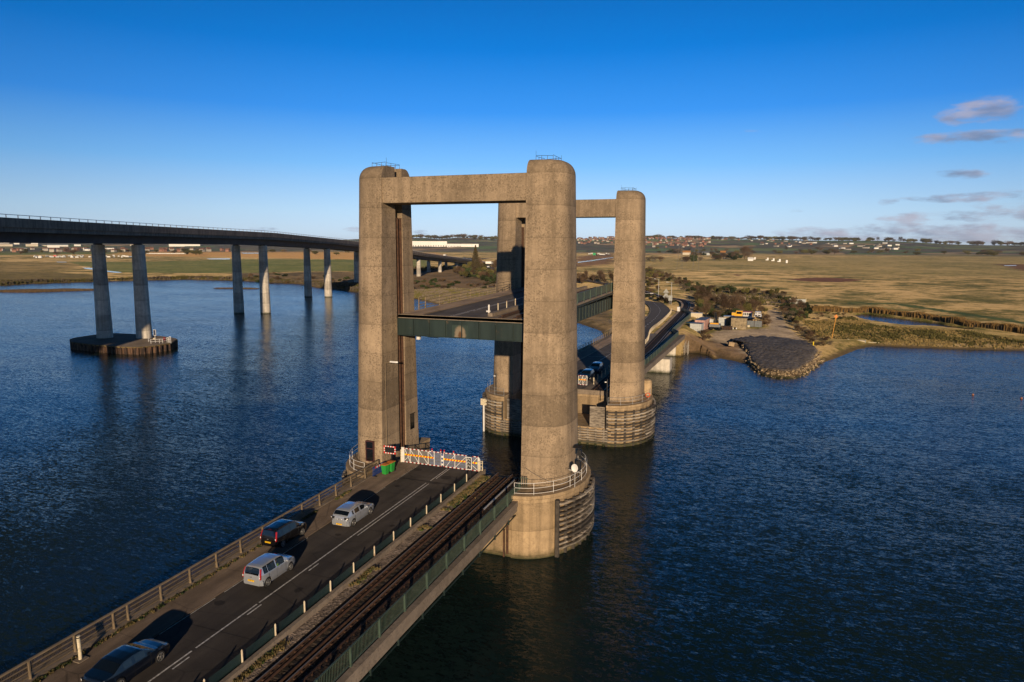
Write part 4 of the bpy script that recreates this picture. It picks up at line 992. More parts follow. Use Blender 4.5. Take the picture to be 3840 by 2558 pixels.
def car(P_, label, loc, rz, mat, plate, hollow=False, group=None, spokes=7):
    L, W_, wb, ro, WR = P_['L'], P_['W'], P_['wb'], P_['ro'], P_.get('wr', .31)
    tp = P_['top']; belt = P_['belt']
    top = lambda u: float(np.interp(u, [p[0] for p in tp], [p[1] for p in tp])); bl = lambda u: float(np.interp(u, [0, L], belt))
    ax = (ro, ro+wb); AR = WR+.055
    us = sorted(set([round(k*L/96, 3) for k in range(97)]+[p[0] for p in tp]))
    K = 11; secs = []
    for u in us:
        s_ = 2*u/L-1; w = W_*(1-.20*abs(s_)**7-.05*s_*s_); zt = top(u); zb = bl(u)
        if zt > zb+.02:
            f = min((zt-zb)/.5, 1.1); wr = w*(.97-.20*f)
            pt = [(0, zt+.012), (wr*.6, zt+.004), (wr*.88, zt-.018*f), (wr, zt-.06*f), (w*.965, zb), (w*.995, zb-.06)]
        else:
            zb2 = min(zb, zt); pt = [(0, zt), (w*.6, zt-.008), (w*.82, zt-.025), (w*.90, zt-.045), (w*.965, zb2-.075), (w*.995, zb2-.13)]
        sill = .19 if .3 < u < L-.3 else .19+.10*(1-min(u, L-u)/.3)
        pt += [(w*1.0, .60), (w*1.005, .46), (w*.985, .32), (w*.94, sill), (0, sill)]
        for a in ax:
            du = abs(u-a)
            if du < AR:
                za = WR+math.sqrt(AR*AR-du*du)
                pt = [(x, z) if (i < 5 or i == 10) else (x*(1.012 if i > 5 else 1), max(z, za)) for i, (x, z) in enumerate(pt)]
        secs.append([(x, u-L/2, z) for x, z in pt])
    t = thing(P_['name'], label, 'car', loc, rz, group)
    sr, fr, rr = P_['side'], P_['front'], P_['rear']
    inr = lambda u, r: r[0]-1e-6 <= u <= r[1]+1e-6
    m = MB()
    for side in (1, -1):
        vs = [(x*side, y, z) for s_ in secs for x, y, z in s_]; fs = []
        for k in range(len(secs)-1):
            um = (us[k]+us[k+1])/2
            for i in range(K-1):
                if hollow and ((i == 3 and any(inr(um, r) for r in sr)) or (i < 2 and (inr(um, fr) or inr(um, rr)))): continue
                f = (k*K+i, k*K+i+1, (k+1)*K+i+1, (k+1)*K+i); fs.append(f if side < 0 else f[::-1])
        fs.append(tuple(range(K)) if side > 0 else tuple(range(K))[::-1]); b_ = (len(secs)-1)*K; fs.append(tuple(range(b_, b_+K))[::-1] if side > 0 else tuple(range(b_, b_+K)))
        m.add(vs, fs)
    body = m.build('body', mat, t, smooth='auto')
    gm_ = M_TGLASS if hollow else M_CGLASS
    def grid(name, r, i0, i1, v0, v1, side, off, par=t, mt=None, taper=0):
        m = MB(); uu = [u for u in us if inr(u, r)]; idx = [us.index(u) for u in uu]; rows = []
        for n_, k in enumerate(idx):
            a, b = Vector(secs[k][i0]), Vector(secs[k][i1]); a.x *= side; b.x *= side
            rows.append((a.lerp(b, v0)+Vector(off(side)), a.lerp(b, v1)+Vector(off(side))))
        vs = [p for r_ in rows for p in r_]; m.add(vs, [(2*k, 2*k+1, 2*k+3, 2*k+2) if side < 0 else (2*k+2, 2*k+3, 2*k+1, 2*k) for k in range(len(rows)-1)])
        return m.build(name, mt or gm_, par)
    for r in sr:
        for side in (1, -1):
            grid('side_window', (r[0]+.03, r[1]-.03), 3, 4, .14, .93, side, lambda s_: (s_*.006, 0, .002))
    for nm, r, sg in (('windscreen', fr, 1), ('rear_window', rr, -1)):
        m = MB(); uu = [u for u in us if inr(u, r)]; rows = []
        for u in uu:
            s_ = secs[us.index(u)]; row = [(-s_[i][0], s_[i][1]+sg*.006, s_[i][2]+.006) for i in (3, 2, 1, 0)]+[(s_[i][0], s_[i][1]+sg*.006, s_[i][2]+.006) for i in (1, 2, 3)]
            row[0] = tuple(Vector(row[1]).lerp(Vector(row[0]), .6)); row[-1] = tuple(Vector(row[-2]).lerp(Vector(row[-1]), .6)); rows.append(row)
        m.rings(rows, cap=False, closed=False); m.build(nm, gm_, t)
    # arches and floor
    m = MB(); m.box(-W_*.80, W_*.80, -L/2+.25, L/2-.25, .18, .5)
    m.build('chassis', M_TRIM, t)
    for a in ax:
        for side in (1, -1):
            x = side*(W_-.115); y = a-L/2; wh = thing('wheel', None, None, (x, y, WR)); wh.parent = t
            m = MB(); rings = []
            for dx, r_ in ((-.09, WR*.72), (-.10, WR*.93), (-.07, WR), (.07, WR), (.10, WR*.93), (.09, WR*.72)):
                rings.append([(dx, r_*math.cos(2*math.pi*i/24), r_*math.sin(2*math.pi*i/24)) for i in range(24)])
            m.rings(rings, cap=True); m.build('tyre', M_TYRE, wh, smooth='auto')
            m = MB(); o_ = side*.097; R_ = WR*.70
            m.rings([[(o_+side*d, q*math.cos(2*math.pi*i/24), q*math.sin(2*math.pi*i/24)) for i in range(24)] for d, q in ((0, R_*1.02), (.012, R_), (.012, R_*.88), (0, R_*.86))], cap=False)
            m.tube((o_, 0, 0), (o_+side*.02, 0, 0), R_*.22, 12)
            for k in range(spokes):
                t_ = 2*math.pi*k/spokes; m.bar((o_+side*.006, 0, 0), (o_+side*.006, R_*.92*math.cos(t_), R_*.92*math.sin(t_)), .016, R_*(.26 if spokes < 6 else .20))
            m.build('rim', M_RIM, wh)
    # lamps
    if P_['name'] != 'saloon_car' or True:
        for side in (1, -1):
            m = MB()
            if P_.get('tall'):
                m.add([], []); z0, z1 = .72, 1.36
                for k in range(6):
                    z = z0+(z1-z0)*k/5
                rows = []
                for k in range(7):
                    z = z0+(z1-z0)*k/6; u = float(np.interp(z, [p[1] for p in tp[:6]], [p[0] for p in tp[:6]])); x = W_*(.80-.10*max(0, z-.95)/.45)
                    y = u-L/2; rows.append([(side*(x+.005), y-.018, z), (side*(x+.045), y-.012, z), (side*(x+.07), y+.08, z), (side*(x+.005), y+.08, z)])
                m.rings(rows); lamp = m.build('tail_lamp', M_LAMPR, t)
                m = MB(); m.cbox((side*W_*.815, -L/2+.0, .86), (.06, .03, .11)); m.build('reverse_lens', M_LAMPW, lamp)
            else:
                y = -L/2+.07; z = P_.get('lz', .84); m.cbox((side*W_*.74, y, z), (.34, .14, .15), side*.35); lamp = m.build('tail_lamp', M_TRIM, t)
                m = MB(); m.cbox((side*W_*.70, y-.055, z), (.13, .05, .10), side*.35); m.build('red_lens', M_LAMPR, lamp)
                m = MB(); m.cbox((side*W_*.86, y-.02, z+.01), (.12, .06, .09), side*.5); m.build('clear_lens', M_LAMPW, lamp)
            m = MB(); m.cbox((side*W_*.64, L/2-.17, .64), (.28, .14, .11), -side*.45); m.build('headlamp', M_HEADL, t)
            m = MB(); m.cbox((side*(W_+.07), fr[0]-L/2+.30, .98), (.17, .10, .12)); m.build('mirror', P_.get('mirror', mat), t)
            m = MB()
            for u in P_['doors']: m.box(min(side*(W_*.99), side*(W_*.99+.03)), max(side*(W_*.99), side*(W_*.99+.03)), u-L/2, u-L/2+.16, .80, .825)
            m.build('door_handle', mat, t)
            m = MB()
            for u in P_['seams']: m.box(min(side*W_*.965, side*(W_*1.004)), max(side*W_*.965, side*(W_*1.004)), u-L/2-.005, u-L/2+.005, .30, .87)
            m.build('door_seam', M_TRIM, t)
    m = MB(); m.rings([[(x, -L/2-.03+abs(x)**3*.25, z) for x, z in ((-W_*.84, .30), (W_*.84, .30), (W_*.84, .55), (-W_*.84, .55))], [(x, -L/2+.2, z) for x, z in ((-W_*.97, .26), (W_*.97, .26), (W_*.97, .58), (-W_*.97, .58))]])
    m.build('rear_bumper', mat, t)
    m = MB(); m.box(-W_*.7, W_*.7, L/2-.09, L/2+.012, .30, .46); m.build('front_grille', M_TRIM, t)
    for sg, mt in ((-1, M_PLATEY), (1, M_PLATEW)):
        y = (-L/2-.045) if sg < 0 else L/2+.02; zz = P_.get('pz', .62) if sg < 0 else .42
        m = MB(); m.box(-.26, .26, y-.008, y+.008, zz-.056, zz+.056); pl = m.build('number_plate', mt, t)
        text_mesh('lettering', plate, .095, M_BLACK, pl, (0, y+sg*.0095, zz), (R(90), 0, 0 if sg < 0 else math.pi), .001)
    if P_.get('tall'):
        m = MB(); m.cbox((0, P_['top'][4][0]-L/2+.01, top(P_['top'][4][0])-.015), (.26, .06, .035)); m.build('brake_lamp', M_LAMPR, t)
    m = MB(); m.cbox((0, -L/2-.028, .82), (.12, .02, .05)); m.build('badge', M_RIM, t)
    if hollow:
        for x in (-.38, .38):
            for y in (.15, -.75):
                m = MB(); m.cbox((x, y, .52), (.48, .5, .16)); m.cbox((x, y-.28, .82), (.46, .12, .6), 0, 0, R(12)); m.cbox((x, y-.36, 1.16), (.24, .09, .16), 0, 0, R(10)); m.build('seat', M_TRIM, t)
        m = MB(); m.box(-.72, .72, .62, .95, .60, .90); m.build('dashboard', M_TRIM, t)
        m = MB(); pts = [Vector((.38+.18*math.cos(a), .50-.06*math.sin(a), .86+.17*math.sin(a))) for a in [2*math.pi*k/16 for k in range(17)]]; m.path(pts, .014, 5); m.build('steering_wheel', M_TRIM, t)
    else:
        m = MB(); m.box(-W_*.9, W_*.9, -L/2+.1, L/2-.2, .45, .55); m.build('cabin_floor', M_TRIM, t)
    return t
MPV = dict(name='estate_car', L=4.02, W=.86, wb=2.486, ro=.72, wr=.31, tall=True, belt=(.98, .92), pz=.60,
  top=[(0, .62), (.02, .86), (.05, .98), (.22, 1.40), (.30, 1.455), (.55, 1.49), (1.6, 1.51), (2.2, 1.475), (2.42, 1.43), (3.02, 1.03), (3.25, .985), (3.6, .91), (3.85, .80), (3.97, .66), (4.02, .5)],
  side=[(.42, .78), (.84, 1.60), (1.70, 2.55)], front=(2.46, 2.99), rear=(.055, .215), doors=(1.02, 1.95), seams=(.83, 1.66, 2.66))
HATCH = dict(name='hatchback_car', L=4.46, W=.875, wb=2.64, ro=.86, wr=.325, belt=(1.0, .90), lz=.90, pz=.42,
  top=[(0, .58), (.03, .82), (.10, 1.00), (.18, 1.06), (.62, 1.36), (.85, 1.415), (1.7, 1.46), (2.3, 1.425), (2.5, 1.37), (3.2, 1.0), (3.45, .95), (3.9, .87), (4.25, .75), (4.40, .62), (4.46, .48)],
  side=[(.72, 1.05), (1.12, 1.85), (1.95, 2.72)], front=(2.55, 3.17), rear=(.20, .60), doors=(1.28, 2.15), seams=(1.10, 1.90, 2.95))
SALOON = dict(name='saloon_car', L=4.60, W=.89, wb=2.70, ro=1.0, wr=.33, belt=(.97, .88), lz=.80, pz=.62,
  top=[(0, .62), (.03, .88), (.10, .98), (.60, 1.03), (.72, 1.04), (1.28, 1.31), (1.5, 1.36), (2.1, 1.385), (2.55, 1.35), (2.7, 1.31), (3.38, .96), (3.6, .92), (4.1, .85), (4.42, .72), (4.55, .58), (4.60, .46)],
  side=[(1.30, 1.90), (2.0, 2.80)], front=(2.74, 3.34), rear=(.76, 1.26), doors=(2.1,), seams=(1.95, 3.05))
SILV = paint('silver_metallic_paint', (.50, .53, .57), .55, .26); BLKP = paint('black_paint', (.006, .006, .008), .2, .18); NAVY = paint('midnight_blue_paint', (.003, .006, .014), .1, .3)
BLUP = paint('blue_metallic_paint', (.035, .09, .16), .5, .3)
slope_rx = math.atan(.0184)
def put(t, rx=slope_rx): t.rotation_euler.x = rx; return t
c1 = put(car(MPV, 'silver boxy family car with a driver in a yellow vest and tall red tail lamps', (-32.07, 35.8+1.29, deckz(37.1)), 0, SILV, 'EK08 BZA', hollow=True))
c2 = put(car(MPV, 'black boxy family car pulled over on the footway beside the parapet', (-34.88, 40.84+1.29, deckz(42.1)+.085), 0, BLKP, 'DK08 WZV'))
c3 = put(car(HATCH, 'silver hatchback first in the queue before the white gate', (-32.12, 46.22+1.37, deckz(47.6)), 0, SILV, 'LJ06 HTV', spokes=5))
c4 = put(car(SALOON, 'dark blue saloon car cut by the bottom edge at the back of the queue', (-32.05, 26.92-1.40, deckz(25.6)), 0, NAVY, 'GN57 KLO', spokes=5))
q = at_deck(*Z21(300, 1325)); c5 = put(car(HATCH, 'dark blue car waiting first at the far gate seen between the right towers', (q[0]+.1, q[1]+2.3, deckz(q[1]+2.3)), math.pi, NAVY, 'KE05 UVD'), -slope_rx)
q = at_deck(*Z21(425, 1225)); c6 = put(car(HATCH, 'mid blue car queuing second at the far gate behind the dark one', (q[0]+.05, q[1]+2.4, deckz(q[1]+2.4)), math.pi, BLUP, 'GF04 YHM'), -slope_rx)
for c_ in (c1, c2): c_.scale = (1, .945, 1.05)
for c_ in (c3, c4): c_.scale = (1, .955, 1.03)
# driver
def skin_figure(name, joints, edges, radii, mat, root=0):
    me = bpy.data.meshes.new(name); me.from_pydata(joints, edges, []); o = bpy.data.objects.new(name, me); COL.objects.link(o)
    sk = o.modifiers.new('s', 'SKIN'); sk.use_smooth_shade = True; su = o.modifiers.new('u', 'SUBSURF'); su.levels = 1; su.render_levels = 1
    for v, r_ in zip(me.skin_vertices[0].data, radii): v.radius = (r_, r_)
    me.skin_vertices[0].data[root].use_root = True; me.materials.append(mat); return o
M_SKIN = simple('skin', (.45, .26, .18), .6); M_HIVIS = NT('hi_vis_fabric', .8); M_HIVIS.color((.36, .78, .02)); M_HIVIS = M_HIVIS.mat
def driver(loc):
    t = thing('person', 'seated driver in a yellow green vest at the wheel of the silver car', 'person', loc)
    J = [(0, 0, .18), (0, -.03, .35), (0, -.05, .55), (0, -.04, .66), (0, -.01, .74), (0, .01, .84), (.17, -.04, .60), (.22, .06, .42), (.17, .27, .42), (.15, .33, .45), (-.17, -.04, .60), (-.22, .06, .42), (-.17, .27, .42), (-.15, .33, .45), (.1, .15, .20), (.12, .42, .26), (.12, .55, .02), (-.1, .15, .20), (-.12, .42, .26), (-.12, .55, .02)]
    E_ = [(0, 1), (1, 2), (2, 3), (3, 4), (4, 5), (2, 6), (6, 7), (7, 8), (8, 9), (2, 10), (10, 11), (11, 12), (12, 13), (0, 14), (14, 15), (15, 16), (0, 17), (17, 18), (18, 19)]
    rad = [.13, .12, .14, .055, .08, .085, .065, .045, .035, .03, .065, .045, .035, .03, .08, .065, .045, .08, .065, .045]
    b = skin_figure('body', J, E_, rad, M_SKIN); b.parent = t
    v = MB(); v.rings([[(x*sx, y*sx-.03, z) for x, y in [(.19*math.cos(a), .14*math.sin(a)) for a in [2*math.pi*k/14 for k in range(14)]]] for z, sx in ((.18, 1), (.4, .98), (.56, 1.08), (.63, .75))]); v.build('hi_vis_vest', M_HIVIS, t, smooth=True)
    for s_ in (1, -1):
        v = MB(); v.tube((s_*.16, -.04, .60), (s_*.225, .06, .42), .075, 10, .062); v.tube((s_*.225, .06, .42), (s_*.17, .25, .42), .060, 10, .048); v.build('sleeve', M_HIVIS, t, smooth=True)
    v = MB(); v.sphere((0, -.015, .84), .098, 12, (.95, 1, 1)); v.build('hair', M_TRIM, t, smooth=True)
    return t
driver((-32.07+.38, 35.8+1.29+.12, deckz(37)+.42))
# ------------------------------------------------------------------ barrier gates
def leaf(label, x0, x1, y, nose, stripe_x, lamps, braces):
    g = thing('barrier_gate', label, 'gate', (x0, y, deckz(y))); Lg = x1-x0; z0, z1 = .18, 1.62
    m = MB()
    for xa in [0, Lg]+[b for b in braces[0]]: m.bar((xa, 0, z0), (xa, 0, z1), .06)
    for a, b in braces[1]: m.bar((a[0], -.01, a[1]), (b[0], -.01, b[1]), .045)
    m.build('frame', M_WHITE, g)
    for z in (z0, z1):
        m = MB(); n = int(Lg/.22)
        for k in range(n):
            m.mi = k % 2; m.box(Lg*k/n, Lg*(k+1)/n, -.04, .04, z-.045, z+.045)
        m.build('striped_rail', [M_REDD, M_WHITE], g)
    t_ = NT('white_welded_mesh', .5); x, yy, z = t_.sep(t_.pos(obj=True))
    k = t_.math('MAXIMUM', t_.math('LESS_THAN', t_.math('FRACT', t_.math('DIVIDE', x, .075)), .16), t_.math('LESS_THAN', t_.math('FRACT', t_.math('DIVIDE', z, .05)), .34)); t_.color((.40, .39, .38)); t_.l.new(t_.math('MULTIPLY_ADD', k, .22, .22), t_.p.inputs['Alpha'])
    m = MB(); m.add([(0, .01, z0), (Lg, .01, z0), (Lg, .01, z1), (0, .01, z1)], [(0, 1, 2, 3)]); m.build('mesh_panel', t_.mat, g)
    a, b = stripe_x; n = int((b-a)/.16); m = MB(); zc = .98
    for k in range(n):
        m.mi = k % 2; xa, xb = a+(b-a)*k/n, a+(b-a)*(k+1)/n; d_ = .05
        m.add([(xa-d_, -.05, zc-.09), (xb-d_, -.05, zc-.09), (xb+d_, -.05, zc+.09), (xa+d_, -.05, zc+.09)], [(0, 1, 2, 3)])
    m.mi = 0; m.box(a-.05, b+.05, -.045, -.03, zc-.09, zc+.09)
    m.build('chevron_board', [M_YEL, M_RED], g)
    for lx in lamps:
        m = MB(); m.box(lx-.05, lx+.05, -.04, .04, z1+.04, z1+.14); lo = m.build('lamp_bracket', M_WHITE, g); m = MB(); m.tube((lx, 0, z1+.14), (lx, 0, z1+.34), .075, 10, .06); m.build('red_lamp', M_LAMPR, lo)
    return g
g1 = leaf('long white mesh barrier gate hinged beside the left tower, red yellow striped board', -35.3, -30.95, 61.72, 1, (.15, 3.45), (3.30, 4.30),
  ([.75, 1.75, 2.85, 3.55], [((.1, 1.6), (.75, .2)), ((.1, .35), (.7, .9)), ((.75, 1.6), (1.75, .2)), ((1.75, 1.6), (2.85, .2)), ((2.85, 1.6), (3.5, .9))]))
m = MB(); m.box(-.28, .06, -.05, .05, .12, 1.72); m.build('hinge_panel', M_WHITE, g1); m = MB(); m.tube((-.34, 0, 0), (-.34, 0, 1.45), .07, 10); m.build('hinge_post', M_CREAM, g1)
m = MB()
for k in range(6):
    m.mi = k % 2; m.box(4.36, 4.55, -.03, .03, .3+k*.2, .5+k*.2)
m.build('striped_nose', [M_WHITE, simple('blue_paint', (.02, .06, .22), .5)], g1)
g2 = leaf('shorter white mesh barrier gate hinged beside the railway, half behind the signal', -30.72, -26.85, 61.75, -1, (.05, 3.75), (.10, 1.15),
  ([1.3, 2.6], [((.3, .2), (1.3, 1.55)), ((1.3, .2), (2.6, 1.55)), ((2.6, .25), (3.8, 1.55)), ((2.9, .95), (3.8, .25))]))
m = MB(); m.rings([[(3.87, y_, .15), (4.12, y_, .15), (4.12, y_, 1.25), (4.02, y_, 1.52), (3.87, y_, 1.66)] for y_ in (-.04, .04)]); m.build('hinge_panel', M_WHITE, g2)
m = MB(); m.tube((4.05, -.18, 0), (4.05, -.18, 1.25), .075, 10); m.build('hinge_post', M_CREAM, g2)
m = MB(); m.tube((4.38, -.1, 0), (4.38, -.1, 1.3), .05, 8)
for z in (.35, .7, 1.05, 1.25): m.bar((4.05, -.14, z), (4.38, -.1, z), .04)
m.build('latch_frame', M_CREAM, g2)
gf = leaf('white barrier gate standing open beside the far road between the right towers', -28.0, -26.6, 104.2, 1, (.1, 1.2), (), ([.7], [((.1, .2), (.7, 1.5)), ((.7, .2), (1.3, 1.5))]))
# red and white bordered lamp board
s1 = thing('warning_signal', 'black twin lamp warning board with red and white border by the left tower', 'signal', (-35.66, 59.5, deckz(59.5)))
m = MB(); m.tube((.1, .12, 0), (.1, .12, 1.75), .06, 10); m.build('pole', M_BLACK, s1)
m = MB(); m.box(-.56, .56, -.03, .05, 1.78, 2.36); m.build('backboard', M_BLACK, s1)
m = MB(); n = 26; per = []
def edge_seg(ax0, az0, ax1, az1, nseg):
    for k in range(nseg):
        m.mi = k % 2; a, b = k/nseg, (k+1)/nseg
        x0, x1 = sorted((ax0+(ax1-ax0)*a, ax0+(ax1-ax0)*b)); z0, z1 = sorted((az0+(az1-az0)*a, az0+(az1-az0)*b))
        if abs(x1-x0) < .001: x0 -= .055; x1 += .055
        else: z0 -= .055; z1 += .055
        m.box(x0, x1, -.05, .04, z0, z1)
edge_seg(-.67, 2.42, .67, 2.42, 9); edge_seg(-.67, 1.72, .67, 1.72, 9); edge_seg(-.615, 1.775, -.615, 2.365, 5); edge_seg(.615, 1.775, .615, 2.365, 5)
m.build('striped_border', [M_RED, M_WHITE], s1)
for x, z in ((-.33, 2.17), (.33, 2.17), (0, 1.96)):
    m = MB(); m.tube((x, -.03, z), (x, -.10, z), .13, 14); m.build('lamp', M_BLACK, s1)
s2 = thing('traffic_signal', 'black three lens traffic signal with white surround on a black pole by the railway kerb', 'traffic light', (-26.95, 59.75, deckz(59.75)))
m = MB(); m.tube((.12, .1, 0), (.12, .1, 2.2), .055, 10); m.build('pole', M_BLACK, s2)
m = MB(); m.box(-.24, .24, -.06, .06, 1.02, 2.18); m.build('backboard', M_BLACK, s2)
m = MB()
for x0, x1, z0, z1 in ((-.30, .30, 2.16, 2.24), (-.30, .30, .96, 1.04), (-.31, -.24, 1.0, 2.2), (.24, .31, 1.0, 2.2)): m.box(x0, x1, -.075, .05, z0, z1)
bevel(m.build('white_border', M_WHITE, s2), .02)
for z in (1.92, 1.60, 1.28):
    m = MB(); m.tube((0, -.06, z), (0, -.09, z), .125, 14); lens = m.build('lens', M_DARK, s2)
    m = MB()
    for k in range(9):
        a = R(-10+200*k/8); b = R(-10+200*(k+1)/8)
        m.bar((.135*math.cos(a), -.14, z+.135*math.sin(a)), (.135*math.cos(b), -.14, z+.135*math.sin(b)), .012, .16)
    m.build('visor', M_GALV, lens)
# bins and barrier
M_BING = simple('green_bin_plastic', (.025, .30, .045), .5, 0, .12, 3); M_BINO = simple('orange_bin_plastic', (.55, .17, .03), .5, 0, .1, 3); M_BLU = simple('blue_barrier_plastic', (.012, .045, .22), .5, 0, .2, 3)
def wbin(loc, rz, label):
    b = thing('wheelie_bin', label, 'bin', loc, rz, 'green wheelie bins with orange lids')
    m = MB(); m.rings([[(x*a, y*c, z) for x, y in ((-1, -1), (1, -1), (1, 1), (-1, 1))] for a, c, z in ((.22, .24, .05), (.29, .34, .95), (.31, .36, .96), (.31, .36, 1.0))]); bevel(m.build('body', M_BING, b), .02)
    m = MB(); m.rings([[(-.31, -.38, 1.0), (.31, -.38, 1.0), (.31, -.38, 1.03), (-.31, -.38, 1.03)], [(-.31, 0, 1.0), (.31, 0, 1.0), (.31, 0, 1.09), (-.31, 0, 1.09)], [(-.31, .40, 1.0), (.31, .40, 1.0), (.31, .40, 1.06), (-.31, .40, 1.06)]]); bevel(m.build('lid', M_BINO, b), .01)
    for s_ in (-1, 1):
        m = MB(); m.tube((s_*.24, .27, .1), (s_*.30, .27, .1), .1, 12); m.build('wheel', M_TYRE, b)
    return b
wbin((-35.25, 57.9, deckz(57.9)+.085), R(-8), 'green wheelie bin with orange lid standing in front of its twin')
wbin((-35.12, 58.75, deckz(58.75)+.085), R(-3), 'green wheelie bin with orange lid partly hidden behind its twin near the tower door')
b = thing('plastic_barrier', 'blue plastic pedestrian barrier with red and white board leaning by the bins', 'barrier', (-35.9, 57.6, deckz(57.6)+.085), R(88))
m = MB()
for k in range(11): m.bar((-.9+.18*k, 0, .12), (-.9+.18*k, 0, .95), .07, .03)
for z in (.12, .5, .95): m.bar((-.95, 0, z), (.95, 0, z), .06)
m.build('frame', M_BLU, b); m = MB()
for k in range(6): m.mi = k % 2; m.box(-.55+.2*k, -.35+.2*k, -.06, -.03, .78, .96)
m.build('board', [M_RED, M_WHITE], b)
for x in (-.7, .7): m = MB(); m.box(x-.05, x+.05, -.3, .3, 0, .06); m.build('foot', M_BLACK, b)
# lamp column by the left tower, white stand pipe, dish and mast on the right pier
l = thing('street_lamp', 'slim grey lamp column rising in front of the near left tower with a white head', 'street lamp', (-36.28, 60.0, deckz(60)))
m = MB(); m.tube((0, 0, 0), (0, 0, 10.95), .036, 8, .03); m.tube((0, 0, 10.9), (1.0, 0, 11.05), .03, 6); m.build('column', M_BUFF, l); m = MB(); m.rings([[(x, y*w_, z) for y, z in ((-.13, 11.02), (.13, 11.02), (.08, 11.16), (-.08, 11.16))] for x, w_ in ((.55, .5), (.9, 1), (1.3, 1), (1.45, .4))]); m.build('lamp_head', M_WHITE, l)
p = thing('stand_pipe', 'fat cream pipe with dark bands standing on a small plinth by the left parapet', 'pipe', (-35.55, 25.35, deckz(25.35)+.085))
m = MB(); m.path([Vector(q) for q in ((0, 0, 0), (0, 0, .75), (-.05, .02, 1.15), (-.05, .02, 1.42))], .10, 14); m.build('pipe', M_CREAM, p, smooth='auto')
for z in (.6, 1.30): m = MB(); m.tube((-.02 if z < 1 else -.05, .01, z), (-.02 if z < 1 else -.05, .01, z+.06), .108, 14); m.build('band', M_BLACK, p)
m = MB(); m.box(-.25, .3, -.3, .3, -.02, .05); m.build('plinth', M_SLAB, p)
d = thing('satellite_dish', 'small white dish on a bracket by the near right tower', 'dish', (-16.35, 60.2, 5.92))
m = MB(); rings = []
for k in range(6):
    r_ = .02+.30*k/5; rings.append([(r_*math.cos(2*math.pi*i/24), -.12+ (r_/.32)**2*-.07, 1.9+r_*1.25*math.sin(2*math.pi*i/24)) for i in range(24)])
rings += [[(p_[0], p_[1]+.02, p_[2]) for p_ in r_] for r_ in rings[::-1]]
m.rings(rings, cap=True); m.build('dish', M_WHITE, d, smooth=True)
m = MB(); m.tube((0, 0, 0), (0, 0, 2.1), .03, 8); m.bar((-.6, .05, 1.62), (.7, .05, 1.42), .06); m.bar((0, 0, 1.8), (0, -.12, 1.9), .04); m.build('mast', M_GALV, d)
d = thing('navigation_signal', 'black navigation light housing on a mast by the near right tower', 'signal', (-16.6, 62.4, 5.92))
m = MB(); m.tube((0, 0, 0), (0, 0, 3.2), .05, 8); m.build('mast', M_BLACK, d); m = MB(); m.box(-.2, .2, -.2, .2, .9, 1.9); m.box(-.1, .3, -.25, .1, 2.45, 3.0); m.build('housing', M_BLACK, d)
m = MB(); m.add([(-.5, -.4, 3.2), (.3, -.4, 3.2), (.3, .3, 3.3), (-.5, .3, 3.3), (-.5, -.4, 3.23), (.3, -.4, 3.23), (.3, .3, 3.33), (-.5, .3, 3.33)], [(0, 1, 5, 4), (4, 5, 6, 7), (3, 2, 1, 0), (1, 2, 6, 5), (2, 3, 7, 6), (3, 0, 4, 7)]); m.build('sun_hood', M_BLACK, d)
cb = thing('cable', 'black cable draped round the foot of the near right tower', 'cable')
m = MB(); pts = []
for k in range(26):
    t_ = R(-88+120*k/25); pts.append(Vector((XR+(TB0+.06)*max(math.cos(t_), 0)**(2/TN), YC[0]+(TA0+.06)*math.copysign(abs(math.sin(t_))**(2/TN), math.sin(t_)), 7.9-1.5*math.sin(math.pi*k/25)**.7-.3)))
m.path(pts, .022, 5); m.build('cable_run', M_BLACK, cb)
# far pier fittings
for x, lab, nm in ((-38.2, 'black pole with lamps on the far left pier', 'left'), (-21.6, 'slim pole with lamp by the far right tower foot', 'right')):
    l = thing('signal_pole', lab, 'pole', (x, YC[1]-6.2 if x < -30 else YC[1]-4.6, 5.92)); m = MB(); m.tube((0, 0, 0), (0, 0, 3.3), .07, 8); m.build('pole', M_BLACK, l)
    m = MB(); m.cbox((-.2, -.1, 2.9), (.25, .15, .14)); m.build('lamp', M_WHITE, l)
tb = thing('tide_board', 'white tide gauge board with a cream sign on the far left pier', 'gauge board', (-40.3, 94.95, 0)); m = MB(); m.box(-.12, .12, -.05, .05, -.2, 4.1); m.build('gauge', M_WHITE, tb); m = MB(); m.box(-.5, .5, -.08, -.03, 4.1, 5.1); m.build('sign', M_CREAM, tb)
wb_ = thing('concrete_post', 'round topped concrete block behind the far right tower', 'block', (-17.2, 103.6, 5.92)); m = MB(); m.rings([[(.85*k*math.cos(a), .85*k*math.sin(a), z) for a in [2*math.pi*i/14 for i in range(14)]] for k, z in ((1, 0), (1, 1.9), (.85, 2.2), (.4, 2.35))]); m.build('block', M_PIER, wb_, smooth='auto')
lb = thing('lifebuoy', 'orange lifebuoy hanging on the far right pier handrail', 'lifebuoy', (-16.35, 100.0, 6.5))
m = MB(); m.rings([[((.30+.07*math.cos(b_))*math.cos(a), .07*math.sin(b_), (.30+.07*math.cos(b_))*math.sin(a)+.1) for b_ in [2*math.pi*j/8 for j in range(8)]] for a in [2*math.pi*i/16 for i in range(17)]], cap=False); m.build('ring', simple('orange_plastic', (.65, .10, .01), .5), lb)
